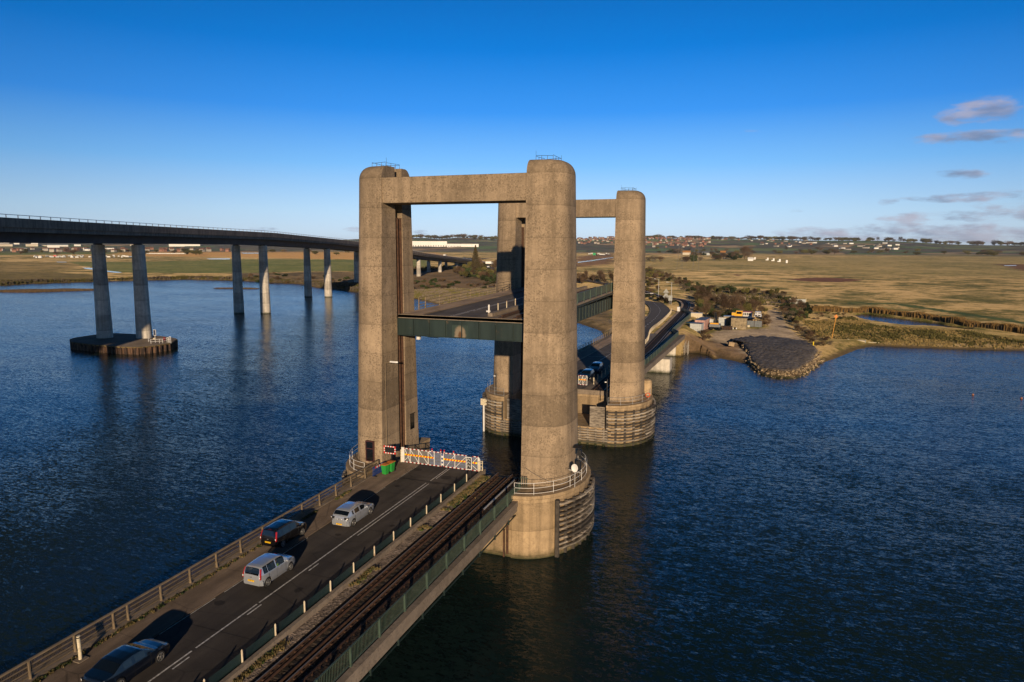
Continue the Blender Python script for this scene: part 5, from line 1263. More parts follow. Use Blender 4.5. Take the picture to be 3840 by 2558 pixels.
# ------------------------------------------------------------------ weeds (nobody could count them)
def weeds(name, label, pts, hmin, hmax, cols, n_blades=14, spread=.12):
    m = MB()
    for (x, y, z) in pts:
        m.mi = rnd.randrange(len(cols))
        for k in range(n_blades):
            a = rnd.uniform(0, 6.283); r_ = rnd.uniform(0, spread); h = rnd.uniform(hmin, hmax); bx, by = x+r_*math.cos(a), y+r_*math.sin(a); l_ = rnd.uniform(.2, .6)*h; w_ = rnd.uniform(.012, .035)
            m.add([(bx-w_, by, z), (bx+w_, by, z), (bx+l_*math.cos(a)+w_, by+l_*math.sin(a), z+h), (bx+l_*math.cos(a)-w_, by+l_*math.sin(a)+.02, z+h*.9)], [(0, 1, 2, 3)])
    return m.build(name, cols, kind='stuff', label=label, cat='weeds')
M_WG = simple('green_weed', (.05, .075, .015), .8, 0, .4, 5); M_WB = simple('dry_weed', (.20, .15, .06), .9, 0, .4, 5)
pts = []
for k in range(420):
    y = rnd.uniform(15, 55)
    if vnoise(np.array([y]), np.array([0.]), 2.2, 9)[0] > .42+.008*max(0, y-25): pts.append((-36.05+abs(rnd.gauss(0, .11)), y, deckz(y)+.085))
weeds('weeds', 'green and yellow weeds growing along the foot of the left parapet', pts, .03, .14, [M_WG, M_WB])
pts = []
for k in range(900):
    y = rnd.uniform(18, 61); c_ = vnoise(np.array([y]), np.array([0.]), 2.0, 3)[0]
    if (c_ > .66 and y > 25) or y > 53: pts.append((-26.1+abs(rnd.gauss(0, .18 if y < 48 else .45)), y, deckz(y)-.10))
weeds('weeds', 'dry grass and weeds on the ballast beside the concrete kerb', pts, .04, .22, [M_WB, M_WG, M_WB])
# ------------------------------------------------------------------ high level viaduct
VC = smoothl(resample([(-100, -80), (-128, 42), (-169.3, 140.6), (-199.3, 226.5), (-230.2, 313.5), (-258, 402), (-281.5, 512), (-306, 600), (-334, 695), (-365, 790), (-420, 935), (-500, 1120)], 420), 30)
_vy = [-75, 46, 136, 226, 313, 402, 512, 600, 695, 790, 900, 1000, 1120]; _vz = [28.0, 28.33, 28.2, 27.9, 26.1, 23.3, 16.4, 12.8, 8.9, 5.2, 2.4, 1.9, 1.9]
vbz = lambda y: float(np.interp(y, _vy, _vz))     # underside of the girder
def vring(i, prof):
    t = np.gradient(VC, axis=0)[i]; t /= np.linalg.norm(t); n = np.array([t[1], -t[0]]); c = VC[i]; z = vbz(c[1])
    return [(c[0]+n[0]*a, c[1]+n[1]*a, z+b) for a, b in prof]
vd = thing('high_viaduct', 'long high level road viaduct on tall twin columns curving down to the left', 'viaduct')
nV = len(VC)
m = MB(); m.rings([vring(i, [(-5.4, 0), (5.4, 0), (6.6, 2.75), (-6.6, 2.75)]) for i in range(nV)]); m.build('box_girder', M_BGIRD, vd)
m = MB(); m.rings([vring(i, [(-10.6, 2.05), (-6.4, 2.78), (6.4, 2.78), (10.6, 2.05), (10.6, 3.35), (-10.6, 3.35)]) for i in range(nV)]); m.build('deck_slab', M_VDECK, vd)
m = MB(); m.rings([vring(i, [(-9.9, 3.36), (9.9, 3.36), (9.9, 3.4), (-9.9, 3.4)]) for i in range(nV)]); m.build('roadway', M_ASPH, vd)
for s_ in (1, -1):
    m = MB(); m.rings([vring(i, [(s_*10.2, 2.95), (s_*10.95, 2.95), (s_*10.95, 4.75), (s_*10.3, 4.75)][::s_]) for i in range(nV)]); m.build('parapet', M_VDECK, vd)
    m = MB(); m.rings([vring(i, [(s_*10.62, 5.30), (s_*10.74, 5.30), (s_*10.74, 5.42), (s_*10.62, 5.42)]) for i in range(nV)])
    L_ = np.r_[0, np.cumsum(np.hypot(*np.diff(VC, axis=0).T))]; q = 0.
    while q < L_[-1]-1:
        f = np.interp(q, L_, np.arange(nV)); i = int(f); r_ = f-i; a, b = vring(i, [(s_*10.68, 4.7)])[0], vring(min(i+1, nV-1), [(s_*10.68, 4.7)])[0]
        p_ = [a[k]+(b[k]-a[k])*r_ for k in range(3)]; m.box(p_[0]-.06, p_[0]+.06, p_[1]-.06, p_[1]+.06, p_[2], p_[2]+.62); q += 3.4
    m.build('parapet_rail', M_GALV, vd)
PIERS = [(-169.3, 140.6), (-199.3, 226.5), (-229, 313), (-258, 402), (-281.5, 512), (-306, 600), (-334, 695), (-365, 790), (-122, 46)]
for pi, (x, y) in enumerate(PIERS):
    i = int(np.argmin(np.hypot(VC[:, 0]-x, VC[:, 1]-y))); t = np.gradient(VC, axis=0)[i]; t /= np.linalg.norm(t); n = np.array([t[1], -t[0]])
    for s_ in (-1, 1):
        cx_, cy_ = VC[i]+n*5.5*s_; zt = vbz(y)-.35; zb = 1.95 if pi in (0,) else (-2 if y < 380 else land_z(cx_, cy_)-1)
        m = MB(); rings = []; H = zt-zb
        for k in range(9):
            z = zb+H*k/8; r_ = 1.62+.44*min(1, (zt-z)/26); rings.append([(cx_+r_*math.cos(a), cy_+r_*math.sin(a), z) for a in [2*math.pi*j/20 for j in range(20)]])
        m.rings(rings); c_ = m.build('column', M_PALE, vd, smooth='auto')
        m = MB(); m.tube((cx_, cy_, zt), (cx_, cy_, zt+.4), 1.1, 12); m.build('bearing', M_BLACK, c_)
# sheet piled island
isl = thing('pier_island', 'low paved island ringed with dark rusty sheet piles under the first viaduct columns', 'pier island')
IP = [at_z(*Zm(250, 1230, 700, 2354)(*p), 2.0)[:2] for p in [(75, 215), (85, 270), (440, 315), (1080, 368), (1400, 372), (1700, 345), (2050, 290), (2165, 215), (2080, 190), (1840, 158), (1350, 120), (930, 100), (560, 130), (180, 185)]]
IPs = smoothl(resample(IP+[IP[0]], 121), 1)[:-1]; ic = IPs.mean(0)
def mk_pile():
    t = NT('rusty_sheet_pile', .9, .2); v = t.pos((1, 1, .25)); n = t.noise(v, 1.5, 5, .7); t.color(t.mix(t.mr(n, .4, .65), (.030, .020, .016), (.15, .085, .05))); return t.mat
m = MB(); rings = []
for z in (-2, 1.9):
    r = []
    for i, q in enumerate(resample([tuple(q) for q in IPs]+[tuple(IPs[0])], 241)[:-1]):
        v = (q-ic)/np.linalg.norm(q-ic)*(.28 if (i//2) % 2 else -.28); r.append((q[0]+v[0], q[1]+v[1], z))
    rings.append(r)
m.rings(rings, cap=False); m.build('sheet_piling', mk_pile(), isl)
def ringp(k, z): return [(ic[0]+(q[0]-ic[0])*k, ic[1]+(q[1]-ic[1])*k, z) for q in IPs]
m = MB(); m.rings([ringp(1.005, 1.7), ringp(1.005, 2.0), ringp(.975, 2.04), ringp(.4, 2.08)][::1]); m.build('paving', mk_asphalt('island_concrete', (.085, .068, .052)), isl)
m = MB(); m.rings([ringp(1.012, 1.72), ringp(1.012, 1.92)], cap=False); m.build('yellow_edge', simple('worn_yellow_edge', (.22, .16, .05), .85, 0, .7, .4, obj=False), isl)
ZI = Zm(250, 1230, 700, 2354)
def ih(name, label, cat): q = at_z(*ZI(*label[1]), 2.05); return thing(name, label[0], cat, (q[0], q[1], 2.05))
hr = thing('handrail', 'white tubular handrail on the paved island', 'handrail', (0, 0, 0))
m = MB(); P_ = [at_z(*ZI(*p), 2.05) for p in [(1605, 275), (1655, 312), (1820, 300), (1885, 298), (1975, 280)]]
for a, b in zip(P_[:-1], P_[1:]):
    for dz in (.55, 1.1): m.tube((a[0], a[1], a[2]+dz), (b[0], b[1], b[2]+dz), .05, 5)
    m.tube(a, (a[0], a[1], a[2]+1.1), .05, 5)
m.build('rails', M_WHITE, hr)
q = at_z(*ZI(1740, 290), 2.05); sg = thing('sign', 'small white framed sign on a post with a lit lamp on the island', 'sign', q)
m = MB(); m.tube((0, 0, 0), (0, 0, 2.0), .06, 6); m.build('post', M_WHITE, sg); m = MB(); m.box(-.42, .42, -.04, .04, 1.9, 3.5); m.build('frame', M_WHITE, sg); m = MB(); m.box(-.33, .33, -.06, -.04, 2.0, 3.4); m.build('face', simple('dark_sign_face', (.04, .05, .08), .5), sg)
m = MB(); m.cbox((0, -.2, 1.1), (.7, .25, .35)); m.build('lamp_box', M_CREAM, sg)
q = at_z(*ZI(1922, 270), 2.05); sg = thing('fire_box', 'dark red box on the island beside the handrail', 'box', q); m = MB(); m.cbox((0, 0, .8), (.45, .3, .8)); m.tube((0, 0, 0), (0, 0, .5), .05, 6); m.build('box', M_REDD, sg)
q = at_z(*ZI(2000, 285), 2.05); sg = thing('ladder_frame', 'white ladder head frame at the right edge of the island', 'ladder', q); m = MB()
for x in (-.5, .0, .3, .8): m.tube((x, 0, -.3), (x, 0, 1.6 if x > .1 else 1.3), .06, 6)
m.bar((-.5, 0, 1.3), (0, 0, 1.3), .1); m.bar((.3, 0, 1.6), (.8, 0, 1.6), .1); m.bar((-.5, 0, .8), (.8, 0, .8), .06); m.build('frame', M_WHITE, sg)
# ------------------------------------------------------------------ vegetation
def leafmat(name, c, rough=.9):
    t = NT(name, rough, spec=.15); oi = t.n.new('ShaderNodeObjectInfo'); n = t.noise(t.pos(), 1.1, 4, .7); k = t.math('ADD', n, t.math('MULTIPLY', t.math('SUBTRACT', oi.outputs['Random'], .5), .5))
    t.color(t.mix(t.mr(k, .3, .75), tuple(q*.55 for q in c), tuple(min(q*1.5, 1) for q in c))); t.p.inputs['Diffuse Roughness'].default_value = 1; return t.mat
M_TW = leafmat('bare_twigs', (.10, .065, .040)); M_OL = leafmat('olive_leaves', (.095, .085, .028)); M_DG = leafmat('dark_leaves', (.032, .045, .016)); M_RB = leafmat('russet_leaves', (.085, .052, .030)); M_GRY = leafmat('grey_scrub', (.13, .105, .075))
M_BARK = leafmat('bark', (.10, .075, .05)); M_REED = leafmat('reeds', (.40, .245, .085)); M_BRT = leafmat('bright_green_leaves', (.05, .085, .02))
def crown_mesh(n, h, w, size, twig, lumps, seed, z0=.0, conif=False):
    r = random.Random(seed); m = MB(); L = []
    for k in range(lumps):
        a = r.uniform(0, 6.283); d = r.uniform(.15, .75)*w; zc = r.uniform(z0+.30*(h-z0), z0+.80*(h-z0)); L.append((d*math.cos(a)*(1-.3*zc/h), d*math.sin(a)*(1-.3*zc/h), zc, r.uniform(.28, .5)*w, r.uniform(.16, .30)*(h-z0)))
    for k in range(n):
        if conif:
            f = r.random()**1.4; z = z0+(h-z0)*f; rr = w*(1-f)**.8*r.uniform(.35, 1.0); a = r.uniform(0, 6.283); p = Vector((rr*math.cos(a), rr*math.sin(a), z))
        else:
            x0, y0, zc, rw, rh = r.choice(L); u = Vector((r.gauss(0, 1), r.gauss(0, 1), r.gauss(0, 1))).normalized()*r.uniform(.55, 1.05); p = Vector((x0+u.x*rw, y0+u.y*rw, max(zc+u.z*rh, .02*h)))
        if twig:
            d = Vector((p.x*.8+r.gauss(0, .3)*w, p.y*.8+r.gauss(0, .3)*w, r.uniform(.2, 1.0)*h)).normalized(); l = size*r.uniform(1.5, 4.0); s = d.orthogonal().normalized(); s.rotate(Matrix.Rotation(r.uniform(0, 6.28), 3, d)); s *= size*.13
            m.add([p-s, p+s, p+d*l+s*.2], [(0, 1, 2)])
        else:
            d = Vector((r.gauss(0, 1), r.gauss(0, 1), r.gauss(0, 1))).normalized(); s = d.orthogonal().normalized()*size*r.uniform(.5, 1.2); t_ = d.cross(s)
            m.add([p-s-t_*.6, p+s-t_*.3, p+s*.8+t_, p-s*.6+t_*.8], [(0, 1, 2, 3)])
    return m
def trunk_mesh(h, w, seed, r0=.06, n=9):
    r = random.Random(seed); m = MB(); m.tube((0, 0, -.3), (.02*h, 0, h*.45), r0, 7, r0*.6)
    for k in range(n):
        a = r.uniform(0, 6.283); z = r.uniform(.15, .5)*h; e = Vector((math.cos(a)*w*.6, math.sin(a)*w*.6, z+r.uniform(.25, .45)*h)); mid = Vector((e.x*.4, e.y*.4, z+.12*h)); m.tube((0, 0, z*.8), mid, r0*.5, 5, r0*.35); m.tube(mid, e, r0*.35, 4, r0*.1)
        for j in range(2): f = e+Vector((r.gauss(0, .25)*w, r.gauss(0, .25)*w, .12*h)); m.tube(mid.lerp(e, .6), f, r0*.2, 3, r0*.06)
    return m
def proto(name, label, cat, crown, cmat, trunk=True, seed=1, **kw):
    t = thing(name, label, cat, (0, 0, -50)); crown.build('crown', cmat, t)
    if trunk: trunk_mesh(kw.get('h', 1.5), kw.get('w', 1), seed, kw.get('r', .05)).build('trunk', M_BARK, t)
    return t
PR = {}
def addp(key, *a, **k): PR.setdefault(key, []).append((a, k))
def getp(key):
    out = []
    for (a, k) in PR[key]: out.append(proto(*a, **k))
    return out
SPEC = {
 'twig': [('twiggy_bush', 'bush', crown_mesh(1500, 1.6, 1.0, .075, True, 6, s), M_TW) for s in (1, 2, 3)],
 'grey': [('scrubby_bush', 'bush', crown_mesh(1300, 1.2, 1.1, .07, True, 7, s), M_GRY) for s in (4, 5)],
 'olive': [('leafy_bush', 'bush', crown_mesh(1200, 1.5, 1.0, .075, False, 6, s), M_OL) for s in (6, 7)],
 'dark': [('evergreen_bush', 'bush', crown_mesh(1200, 1.5, 1.0, .08, False, 6, s), M_DG) for s in (8, 9)],
 'russet': [('russet_bush', 'bush', crown_mesh(1300, 1.5, 1.0, .07, True, 6, s), M_RB) for s in (10, 11)],
 'tree': [('bare_tree', 'tree', crown_mesh(2600, 2.6, 1.05, .07, True, 11, s, .5), M_TW) for s in (12, 13)],
 'otree': [('olive_tree', 'tree', crown_mesh(2200, 2.4, 1.0, .065, False, 10, s, .35), M_OL) for s in (14, 15)],
 'conif': [('pointed_tree', 'tree', crown_mesh(2400, 3.4, .85, .07, False, 1, 16, .1, True), leafmat('brown_conifer', (.060, .048, .024)))],
}
PRO = {}
def place(key, x, y, r_, label, group=None, hs=1.0):
    if key not in PRO:
        PRO[key] = []
        for nm, cat, cm_, mt in SPEC[key]:
            h_ = max(v[2] for v in cm_.v); big = 'tree' in nm
            cme = bpy.data.meshes.new('crown'); cme.from_pydata(cm_.v, [], cm_.f); cme.materials.append(mt)
            tb = trunk_mesh(h_, .9, len(PRO)*3+1, .055 if big else .03); tme = bpy.data.meshes.new('trunk'); tme.from_pydata(tb.v, [], tb.f); tme.materials.append(M_BARK)
            PRO[key].append((nm, cat, cme, tme))
    nm, cat, cme, tme = rnd.choice(PRO[key])
    o = thing(nm, label, cat, (x, y, land_z(x, y)-.12*r_), rnd.uniform(0, 6.283), group); o.scale = (r_*rnd.uniform(.85, 1.2), r_*rnd.uniform(.85, 1.2), r_*hs*rnd.uniform(.85, 1.15))
    for n_, me in (('crown', cme), ('trunk', tme)):
        c = bpy.data.objects.new(n_, me); COL.objects.link(c); c.parent = o
    return o
def inpoly(x, y, poly): return float(sdist(np.array([x]), np.array([y]), poly)[0]) > 0
def scatter(poly, n, kinds, r0, r1, label, group, gap=.8, hs=1.0, avoid=True):
    P = np.array(poly); x0, y0 = P.min(0); x1, y1 = P.max(0); got = []; tries = 0
    while len(got) < n and tries < n*30:
        tries += 1; x, y = rnd.uniform(x0, x1), rnd.uniform(y0, y1)
        if not inpoly(x, y, poly): continue
        r_ = rnd.uniform(r0, r1)
        if avoid:
            if min(np.hypot(RAILC[:, 0]-x, RAILC[:, 1]-y)) < 3.2+r_*.9: continue
            if min(np.hypot(mid[:, 0]-x, mid[:, 1]-y)) < 4.6+r_: continue
            if min(np.hypot(rc[:, 0]-x, rc[:, 1]-y)) < 5+r_: continue
        if any((x-a)**2+(y-b)**2 < ((r_+c)*gap)**2 for a, b, c in got): continue
        got.append((x, y, r_)); k = rnd.choice(kinds); lb = label[k] if isinstance(label, dict) else label
        place(k, x, y, r_, lb, group, hs)
    return got
LB = lambda where: {'twig': 'brown leafless bush '+where, 'grey': 'grey brown scrubby bush '+where, 'olive': 'olive green bush '+where, 'dark': 'dark green bush '+where, 'russet': 'reddish brown bush '+where, 'tree': 'tall bare tree '+where, 'otree': 'yellowish olive tree '+where}
poly_ = lambda f, pts, z=2.3: [at_z(*f(*p), z)[:2] for p in pts]
scatter(poly_(Z3, [(672, 440), (700, 520), (760, 545), (800, 555), (860, 540), (1000, 520), (1045, 500), (1030, 470), (960, 462), (860, 470), (780, 455), (730, 430), (690, 410)]), 46, ['tree', 'otree', 'olive', 'twig', 'dark', 'tree'], 1.8, 3.1, LB('behind the scrap yard'), 'trees and bushes behind the yard', .62)
scatter(poly_(Z3, [(432, 300), (500, 322), (560, 345), (620, 380), (680, 425), (720, 440), (790, 400), (720, 375), (640, 345), (560, 318), (490, 300), (440, 275)]), 80, ['twig', 'russet', 'olive', 'grey', 'dark'], 1.4, 2.7, LB('on the bank beside the curving railway'), 'bushes along the railway bank', .6)
scatter(poly_(Z3, [(1120, 450), (1165, 440), (1250, 470), (1260, 520), (1230, 560), (1220, 600), (1190, 600), (1140, 530), (1110, 490)], 2), 60, ['twig', 'grey', 'olive', 'grey', 'twig', 'dark'], 1.1, 2.2, LB('lining the right side of the track'), 'bushes right of the gravel track', .6)
scatter(poly_(Z3, [(1190, 600), (1240, 590), (1300, 620), (1370, 640), (1375, 660), (1300, 668), (1245, 640)], 1.6), 34, ['grey', 'grey', 'twig', 'russet'], .8, 1.5, LB('on the bank above the spit'), 'scrub above the gravel spit', .6, .7)
scatter(poly_(Z3, [(1240, 470), (1500, 500), (1490, 540), (1350, 560), (1250, 540)], 1.4), 44, ['grey', 'olive', 'dark', 'twig'], .7, 1.3, LB('between the track and the pond'), 'low bushes near the pond', .7, .6)
scatter(poly_(Z3, [(760, 395), (860, 385), (890, 400), (1000, 402), (1120, 415), (1160, 430), (1110, 440), (1000, 420), (880, 410), (770, 402)], 2), 34, ['twig', 'olive', 'grey', 'russet', 'dark'], 1.6, 3.0, LB('along the field edge behind the sandy ground'), 'bushes along the field edge', .75)
scatter(poly_(Z7, [(675, 730), (760, 740), (770, 800), (700, 830), (680, 800)], 1.8), 12, ['twig', 'russet', 'grey'], .7, 1.2, LB('beside the timber fence'), 'scrub by the timber fence', .6)
scatter(poly_(Z7, [(1345, 560), (1400, 570), (1440, 650), (1400, 690), (1350, 680)], 1.8), 12, ['twig', 'russet'], .9, 1.6, LB('between the yard gate and the track'), 'scrub by the yard gate', .6)
# far hedges
scatter(poly_(Z3, [(440, 254), (520, 258), (680, 247), (800, 240), (940, 240), (940, 226), (900, 222), (760, 213), (620, 200), (540, 195), (540, 200), (700, 216), (840, 232), (680, 240), (560, 244), (440, 240)], 1.5), 75, ['twig', 'twig', 'dark', 'grey'], 7, 12, LB('in the far hedge across the marsh'), 'far hedge across the marsh', .5, .8, False)
q = at_z(*Z3(935, 236), 1.5); place('tree', q[0], q[1], 17, 'tall bare tree at the end of the far hedge by the white huts', None, .75)
# left bank seen through the portal
scatter(poly_(ZV, [(1050, 980), (1300, 960), (1450, 1000), (1740, 1000), (2100, 1040), (2500, 1060), (2500, 1240), (1760, 1210), (1300, 1160), (1080, 1060)], 3), 95, ['twig', 'dark', 'olive', 'russet', 'dark'], 2.2, 4.4, LB('on the left bank seen through the near portal'), 'scrub on the left bank', .6)
scatter(poly_(ZV, [(-300, 1290), (600, 1240), (1000, 1260), (1230, 1290), (1200, 1400), (700, 1500), (-300, 1480)], 2), 44, ['dark', 'russet', 'dark', 'twig'], 1.8, 3.2, LB('in the low marsh by the left shore'), 'low bushes by the left shore', .6, .55)
scatter(poly_(ZV, [(1240, 1400), (2400, 1260), (2400, 1420), (1300, 1480)], 2), 30, ['russet', 'dark', 'twig'], 1.5, 2.6, LB('on the shore below the portal gap'), 'bushes on the shore in the portal gap', .6, .6)
scatter(poly_(ZV, [(1740, 1210), (2120, 1130), (2120, 1290), (1760, 1280)], 2.4), 14, ['dark'], 1.6, 2.6, 'bright green bush growing over pale rubble on the left bank', 'green bushes over rubble', .6)
scatter(poly_(ZV, [(-200, 950), (250, 960), (560, 940), (900, 930), (1060, 950), (900, 970), (560, 1000), (60, 1040)], 3), 34, ['dark', 'russet'], 2.5, 4.0, LB('in the shade under the viaduct'), 'bushes under the viaduct', .6, .8)
q = at_z(*ZV(1590, 1010), 3.0); place('conif', q[0], q[1], 7.5, 'tall pointed evergreen tree on the left bank at the end of the viaduct', None, 1.12)
for px_, r_, k in ((1450, 5.5, 'otree'), (1690, 6, 'tree'), (1760, 4.5, 'otree'), (2080, 6.5, 'tree'), (2160, 6.5, 'tree')):
    q = at_z(*ZV(px_, 1000), 3.0); place(k, q[0], q[1], r_, ('spreading olive tree' if k == 'otree' else 'dark bare tree')+' on the left bank beside the pointed tree', 'trees beside the pointed tree', .8)
scatter(poly_(Z2, [(1655, 905), (1760, 900), (1905, 930), (2000, 960), (1960, 985), (1900, 960), (1780, 940), (1655, 940)], 3), 26, ['tree', 'russet', 'twig', 'tree'], 2.2, 4.0, LB('between the two right towers'), 'trees between the right towers', .6)
scatter(poly_(Z2, [(2125, 870), (2240, 860), (2280, 890), (2240, 980), (2130, 960)], 3.2), 30, ['russet', 'twig', 'olive', 'twig'], 1.6, 3.0, LB('behind the road bend right of the far tower'), 'bushes behind the road bend', .6)
scatter(poly_(Z7, [(60, 320), (150, 345), (230, 380), (290, 410), (330, 420), (360, 380), (260, 330), (120, 250), (60, 240)], 3.0), 26, ['twig', 'dark', 'olive', 'russet'], 1.2, 2.1, LB('between the road bend and the railway'), 'bushes between road and railway', .6)
scatter(poly_(Z1, [(1480, 590), (1700, 595), (1900, 612), (2240, 640), (2240, 580), (1700, 550), (1500, 560)], 2), 40, ['dark', 'russet', 'twig'], 2.0, 3.6, LB('on the far left shore behind the viaduct columns'), 'bushes on the far left shore', .8, .55)
# reeds
def reeds(name, label, line, w_, h0, h1, n, mats):
    m = MB(); L = resample(line, n)
    t = np.gradient(L, axis=0); t /= np.linalg.norm(t, axis=1)[:, None]; zz = land_h(L[:, 0].copy(), L[:, 1].copy())[:]
    for i in range(n):
        for k in range(7):
            o = rnd.uniform(-w_, w_); x, y = L[i][0]+t[i][1]*o+rnd.gauss(0, .4), L[i][1]-t[i][0]*o+rnd.gauss(0, .4); h = rnd.uniform(h0, h1)*(.9+.12*math.sin(i*.013)+.08*math.sin(i*.041)); a = rnd.uniform(0, 6.28); s_ = rnd.uniform(.10, .28); z = zz[i]-.2; m.mi = 0 if rnd.random() < .8 else 1
            m.add([(x-s_*math.cos(a), y-s_*math.sin(a), z), (x+s_*math.cos(a), y+s_*math.sin(a), z), (x+s_*.7*math.cos(a)+rnd.uniform(-.2, .2), y, z+h), (x-s_*.4*math.cos(a), y, z+h*.92)], [(0, 1, 2, 3)])
    return m.build(name, mats, kind='stuff', label=label, cat='reeds')
reeds('reeds', 'tall golden reeds along the back edge of the long pond', poly_(Z3, [(1285, 508), (1400, 512), (1490, 515), (1560, 512), (1700, 530), (1900, 556), (2100, 588), (2354, 622), (2700, 665)], 1), 1.3, 1.3, 2.4, 2600, [M_REED, M_GRY])
M_GOLD = leafmat('golden_grass', (.26, .19, .075))
def tussocks(name, label, poly, n, h0, h1, mats, s0=.12, s1=.3):
    P = np.array(poly); a_, b_ = P.min(0), P.max(0); X = np.array([rnd.uniform(a_[0], b_[0]) for _ in range(n*3)]); Y = np.array([rnd.uniform(a_[1], b_[1]) for _ in range(n*3)])
    ok = sdist(X, Y, poly) > 0; X, Y = X[ok][:n], Y[ok][:n]; Zs = land_h(X, Y); cl_ = vnoise(X, Y, 6, 11); m = MB()
    for x, y, z, c in zip(X, Y, Zs, cl_):
        if z < .25: continue
        m.mi = 0 if c+rnd.uniform(-.25, .25) < .5 else (1 if len(mats) > 1 else 0)
        for k in range(4):
            h = rnd.uniform(h0, h1)*(.5+c); a = rnd.uniform(0, 6.28); s_ = rnd.uniform(s0, s1); u, v = x+rnd.gauss(0, .25), y+rnd.gauss(0, .25)
            m.add([(u-s_*math.cos(a), v-s_*math.sin(a), z-.1), (u+s_*math.cos(a), v+s_*math.sin(a), z-.1), (u+s_*.6*math.cos(a)+rnd.uniform(-.1, .1), v, z+h), (u-s_*.5*math.cos(a), v+.1, z+h*.85)], [(0, 1, 2, 3)])
    return m.build(name, mats, kind='stuff', label=label, cat='grass')
tussocks('rough_grass', 'rough green and straw tussocks between the pond and the river', poly_(Z3, [(1230, 560), (1480, 540), (1600, 585), (1850, 600), (2100, 615), (2354, 650), (2800, 700), (2800, 760), (2354, 680), (1900, 668), (1620, 655), (1560, 640), (1400, 640), (1300, 625)], 1.2), 4600, .12, .5, [M_GOLD, M_OL])
tussocks('rough_grass', 'rough scrubby grass on the banks round the yard and the railway', poly_(Z3, [(430, 300), (560, 330), (700, 420), (760, 450), (1050, 470), (1110, 480), (1240, 470), (1200, 430), (900, 400), (740, 390), (600, 330), (450, 270)], 2), 7000, .3, 1.0, [M_OL, M_GRY, M_TW])
tussocks('marsh_grass', 'rough dead grass along the left bank shore', poly_(Z1, [(0, 600), (500, 590), (1200, 572), (1700, 585), (2260, 625), (2260, 655), (1900, 612), (1460, 592), (900, 592), (200, 612), (0, 622)], 1), 9000, .5, 1.5, [M_OL, M_GRY], .3, .8)
tussocks('marsh_grass', 'rough dead grass on the low shore inside the portal opening', poly_(Z2, [(500, 1040), (620, 1062), (900, 1110), (1100, 1060), (1100, 990), (500, 1000)], 1), 5000, .4, 1.2, [M_OL, M_GRY], .2, .5)
# ------------------------------------------------------------------ small things on the far bank
def far_at(px, py, z): q = at_z(px, py, z); return q
def lamp_far(x, y, h, arm, label):
    z = deckz(y); l = thing('street_lamp', label, 'street lamp', (x, y, z-.3), 0, 'lamp columns along the road bend'); m = MB(); m.tube((0, 0, 0), (0, 0, h), .11, 8, .08); m.tube((0, 0, h), (arm, 0, h+.12), .06, 6); m.build('column', M_GALV, l); m = MB(); m.cbox((arm*1.15, 0, h+.12), (1.0, .35, .16)); m.build('lamp_head', M_WHITE, l)
lamp_far(-37.3, 216, 8.8, 1.9, 'grey lamp column with arm to the right, beside the far tower')
q = at_deck(*Z21(1450, 310)); lamp_far(q[0], q[1], 9.4, -1.6, 'grey lamp column outside the road bend next to the warning signs')
q = at_deck(*Z21(1283, 240)); lamp_far(q[0], q[1], 9.4, -1.6, 'grey lamp column at the back of the road bend')
def plate_sign(px, py, label, shape, hp, w, h):
    q = at_deck(px, py); t = thing('road_sign', label, 'road sign', q)
    m = MB()
    for x in (-w*.25, w*.25): m.tube((x, 0, -.4), (x, 0, hp+h*.8), .06, 6)
    m.build('posts', M_GALV, t, kind=None); m = MB()
    if shape == 'tri':
        for x0, zz, s_ in ((0, hp+h*.55, 1.0), (0, hp, .9)):
            m.add([(x0-w*.5*s_, -.08, zz), (x0+w*.5*s_, -.08, zz), (x0, -.08, zz+h*.6*s_), (x0-w*.5*s_, -.11, zz), (x0+w*.5*s_, -.11, zz), (x0, -.11, zz+h*.6*s_)], [(0, 1, 2), (5, 4, 3), (0, 3, 4, 1), (1, 4, 5, 2), (2, 5, 3, 0)])
        m.box(-w*.5, w*.5, -.11, -.08, hp-.5, hp-.1)
    else: m.box(-w*.5, w*.5, -.12, -.08, hp, hp+h)
    m.build('plate', simple('sign_back_grey', (.36, .37, .34), .6), t)
plate_sign(*Z7(285, 380), 'grey back of a triangular warning sign stack beside the road bend', 'tri', 2.2, 2.6, 3.0)
plate_sign(*Z7(333, 417), 'grey back of a rectangular sign beside the lamp column', 'rect', 1.6, 1.6, 2.2)
q = at_deck(*Z7(425, 492)); cb = thing('relay_cabinet', 'small white cabinet on the strip between road and railway', 'cabinet', q); m = MB(); m.cbox((0, 0, .75), (.9, .7, 1.5)); m.cbox((0, 0, 1.55), (1.0, .8, .1)); m.build('cabinet', M_WHITE, cb)
def yard(px, py, z=2.1): q = at_z(px, py, z); return (q[0], q[1], land_z(q[0], q[1]) if z is None else z-.05)
def crate_box(name, label, cat, px, py, w, d, h, mat, roof=None, rz=0, z=2.1, ribs=0, group=None):
    q = at_z(px, py, z); t = thing(name, label, cat, (q[0], q[1], z-.05), rz, group); m = MB(); m.box(-w/2, w/2, 0, d, 0, h); bevel(m.build('shell', mat, t), .04)
    m = MB(); m.box(-w/2-.05, w/2+.05, -.05, d+.05, h, h+.08); m.build('roof', roof or M_ROOFG, t)
    if ribs:
        m = MB()
        for k in range(ribs): x = -w/2+w*(k+.5)/ribs; m.box(x-.04, x+.04, -.05, -.0, .15, h-.15)
        for k in range(int(d/.8)): m.box(w/2, w/2+.05, .4+k*.8, .55+k*.8, .15, h-.1)
        m.build('ribs', mat, t)
    m = MB(); m.box(-w*.18, -w*.15, -.06, -.02, h*.3, h*.42); m.box(w*.15, w*.18, -.06, -.02, h*.3, h*.42); m.build('lock_bars', M_BLACK, t)
    return t
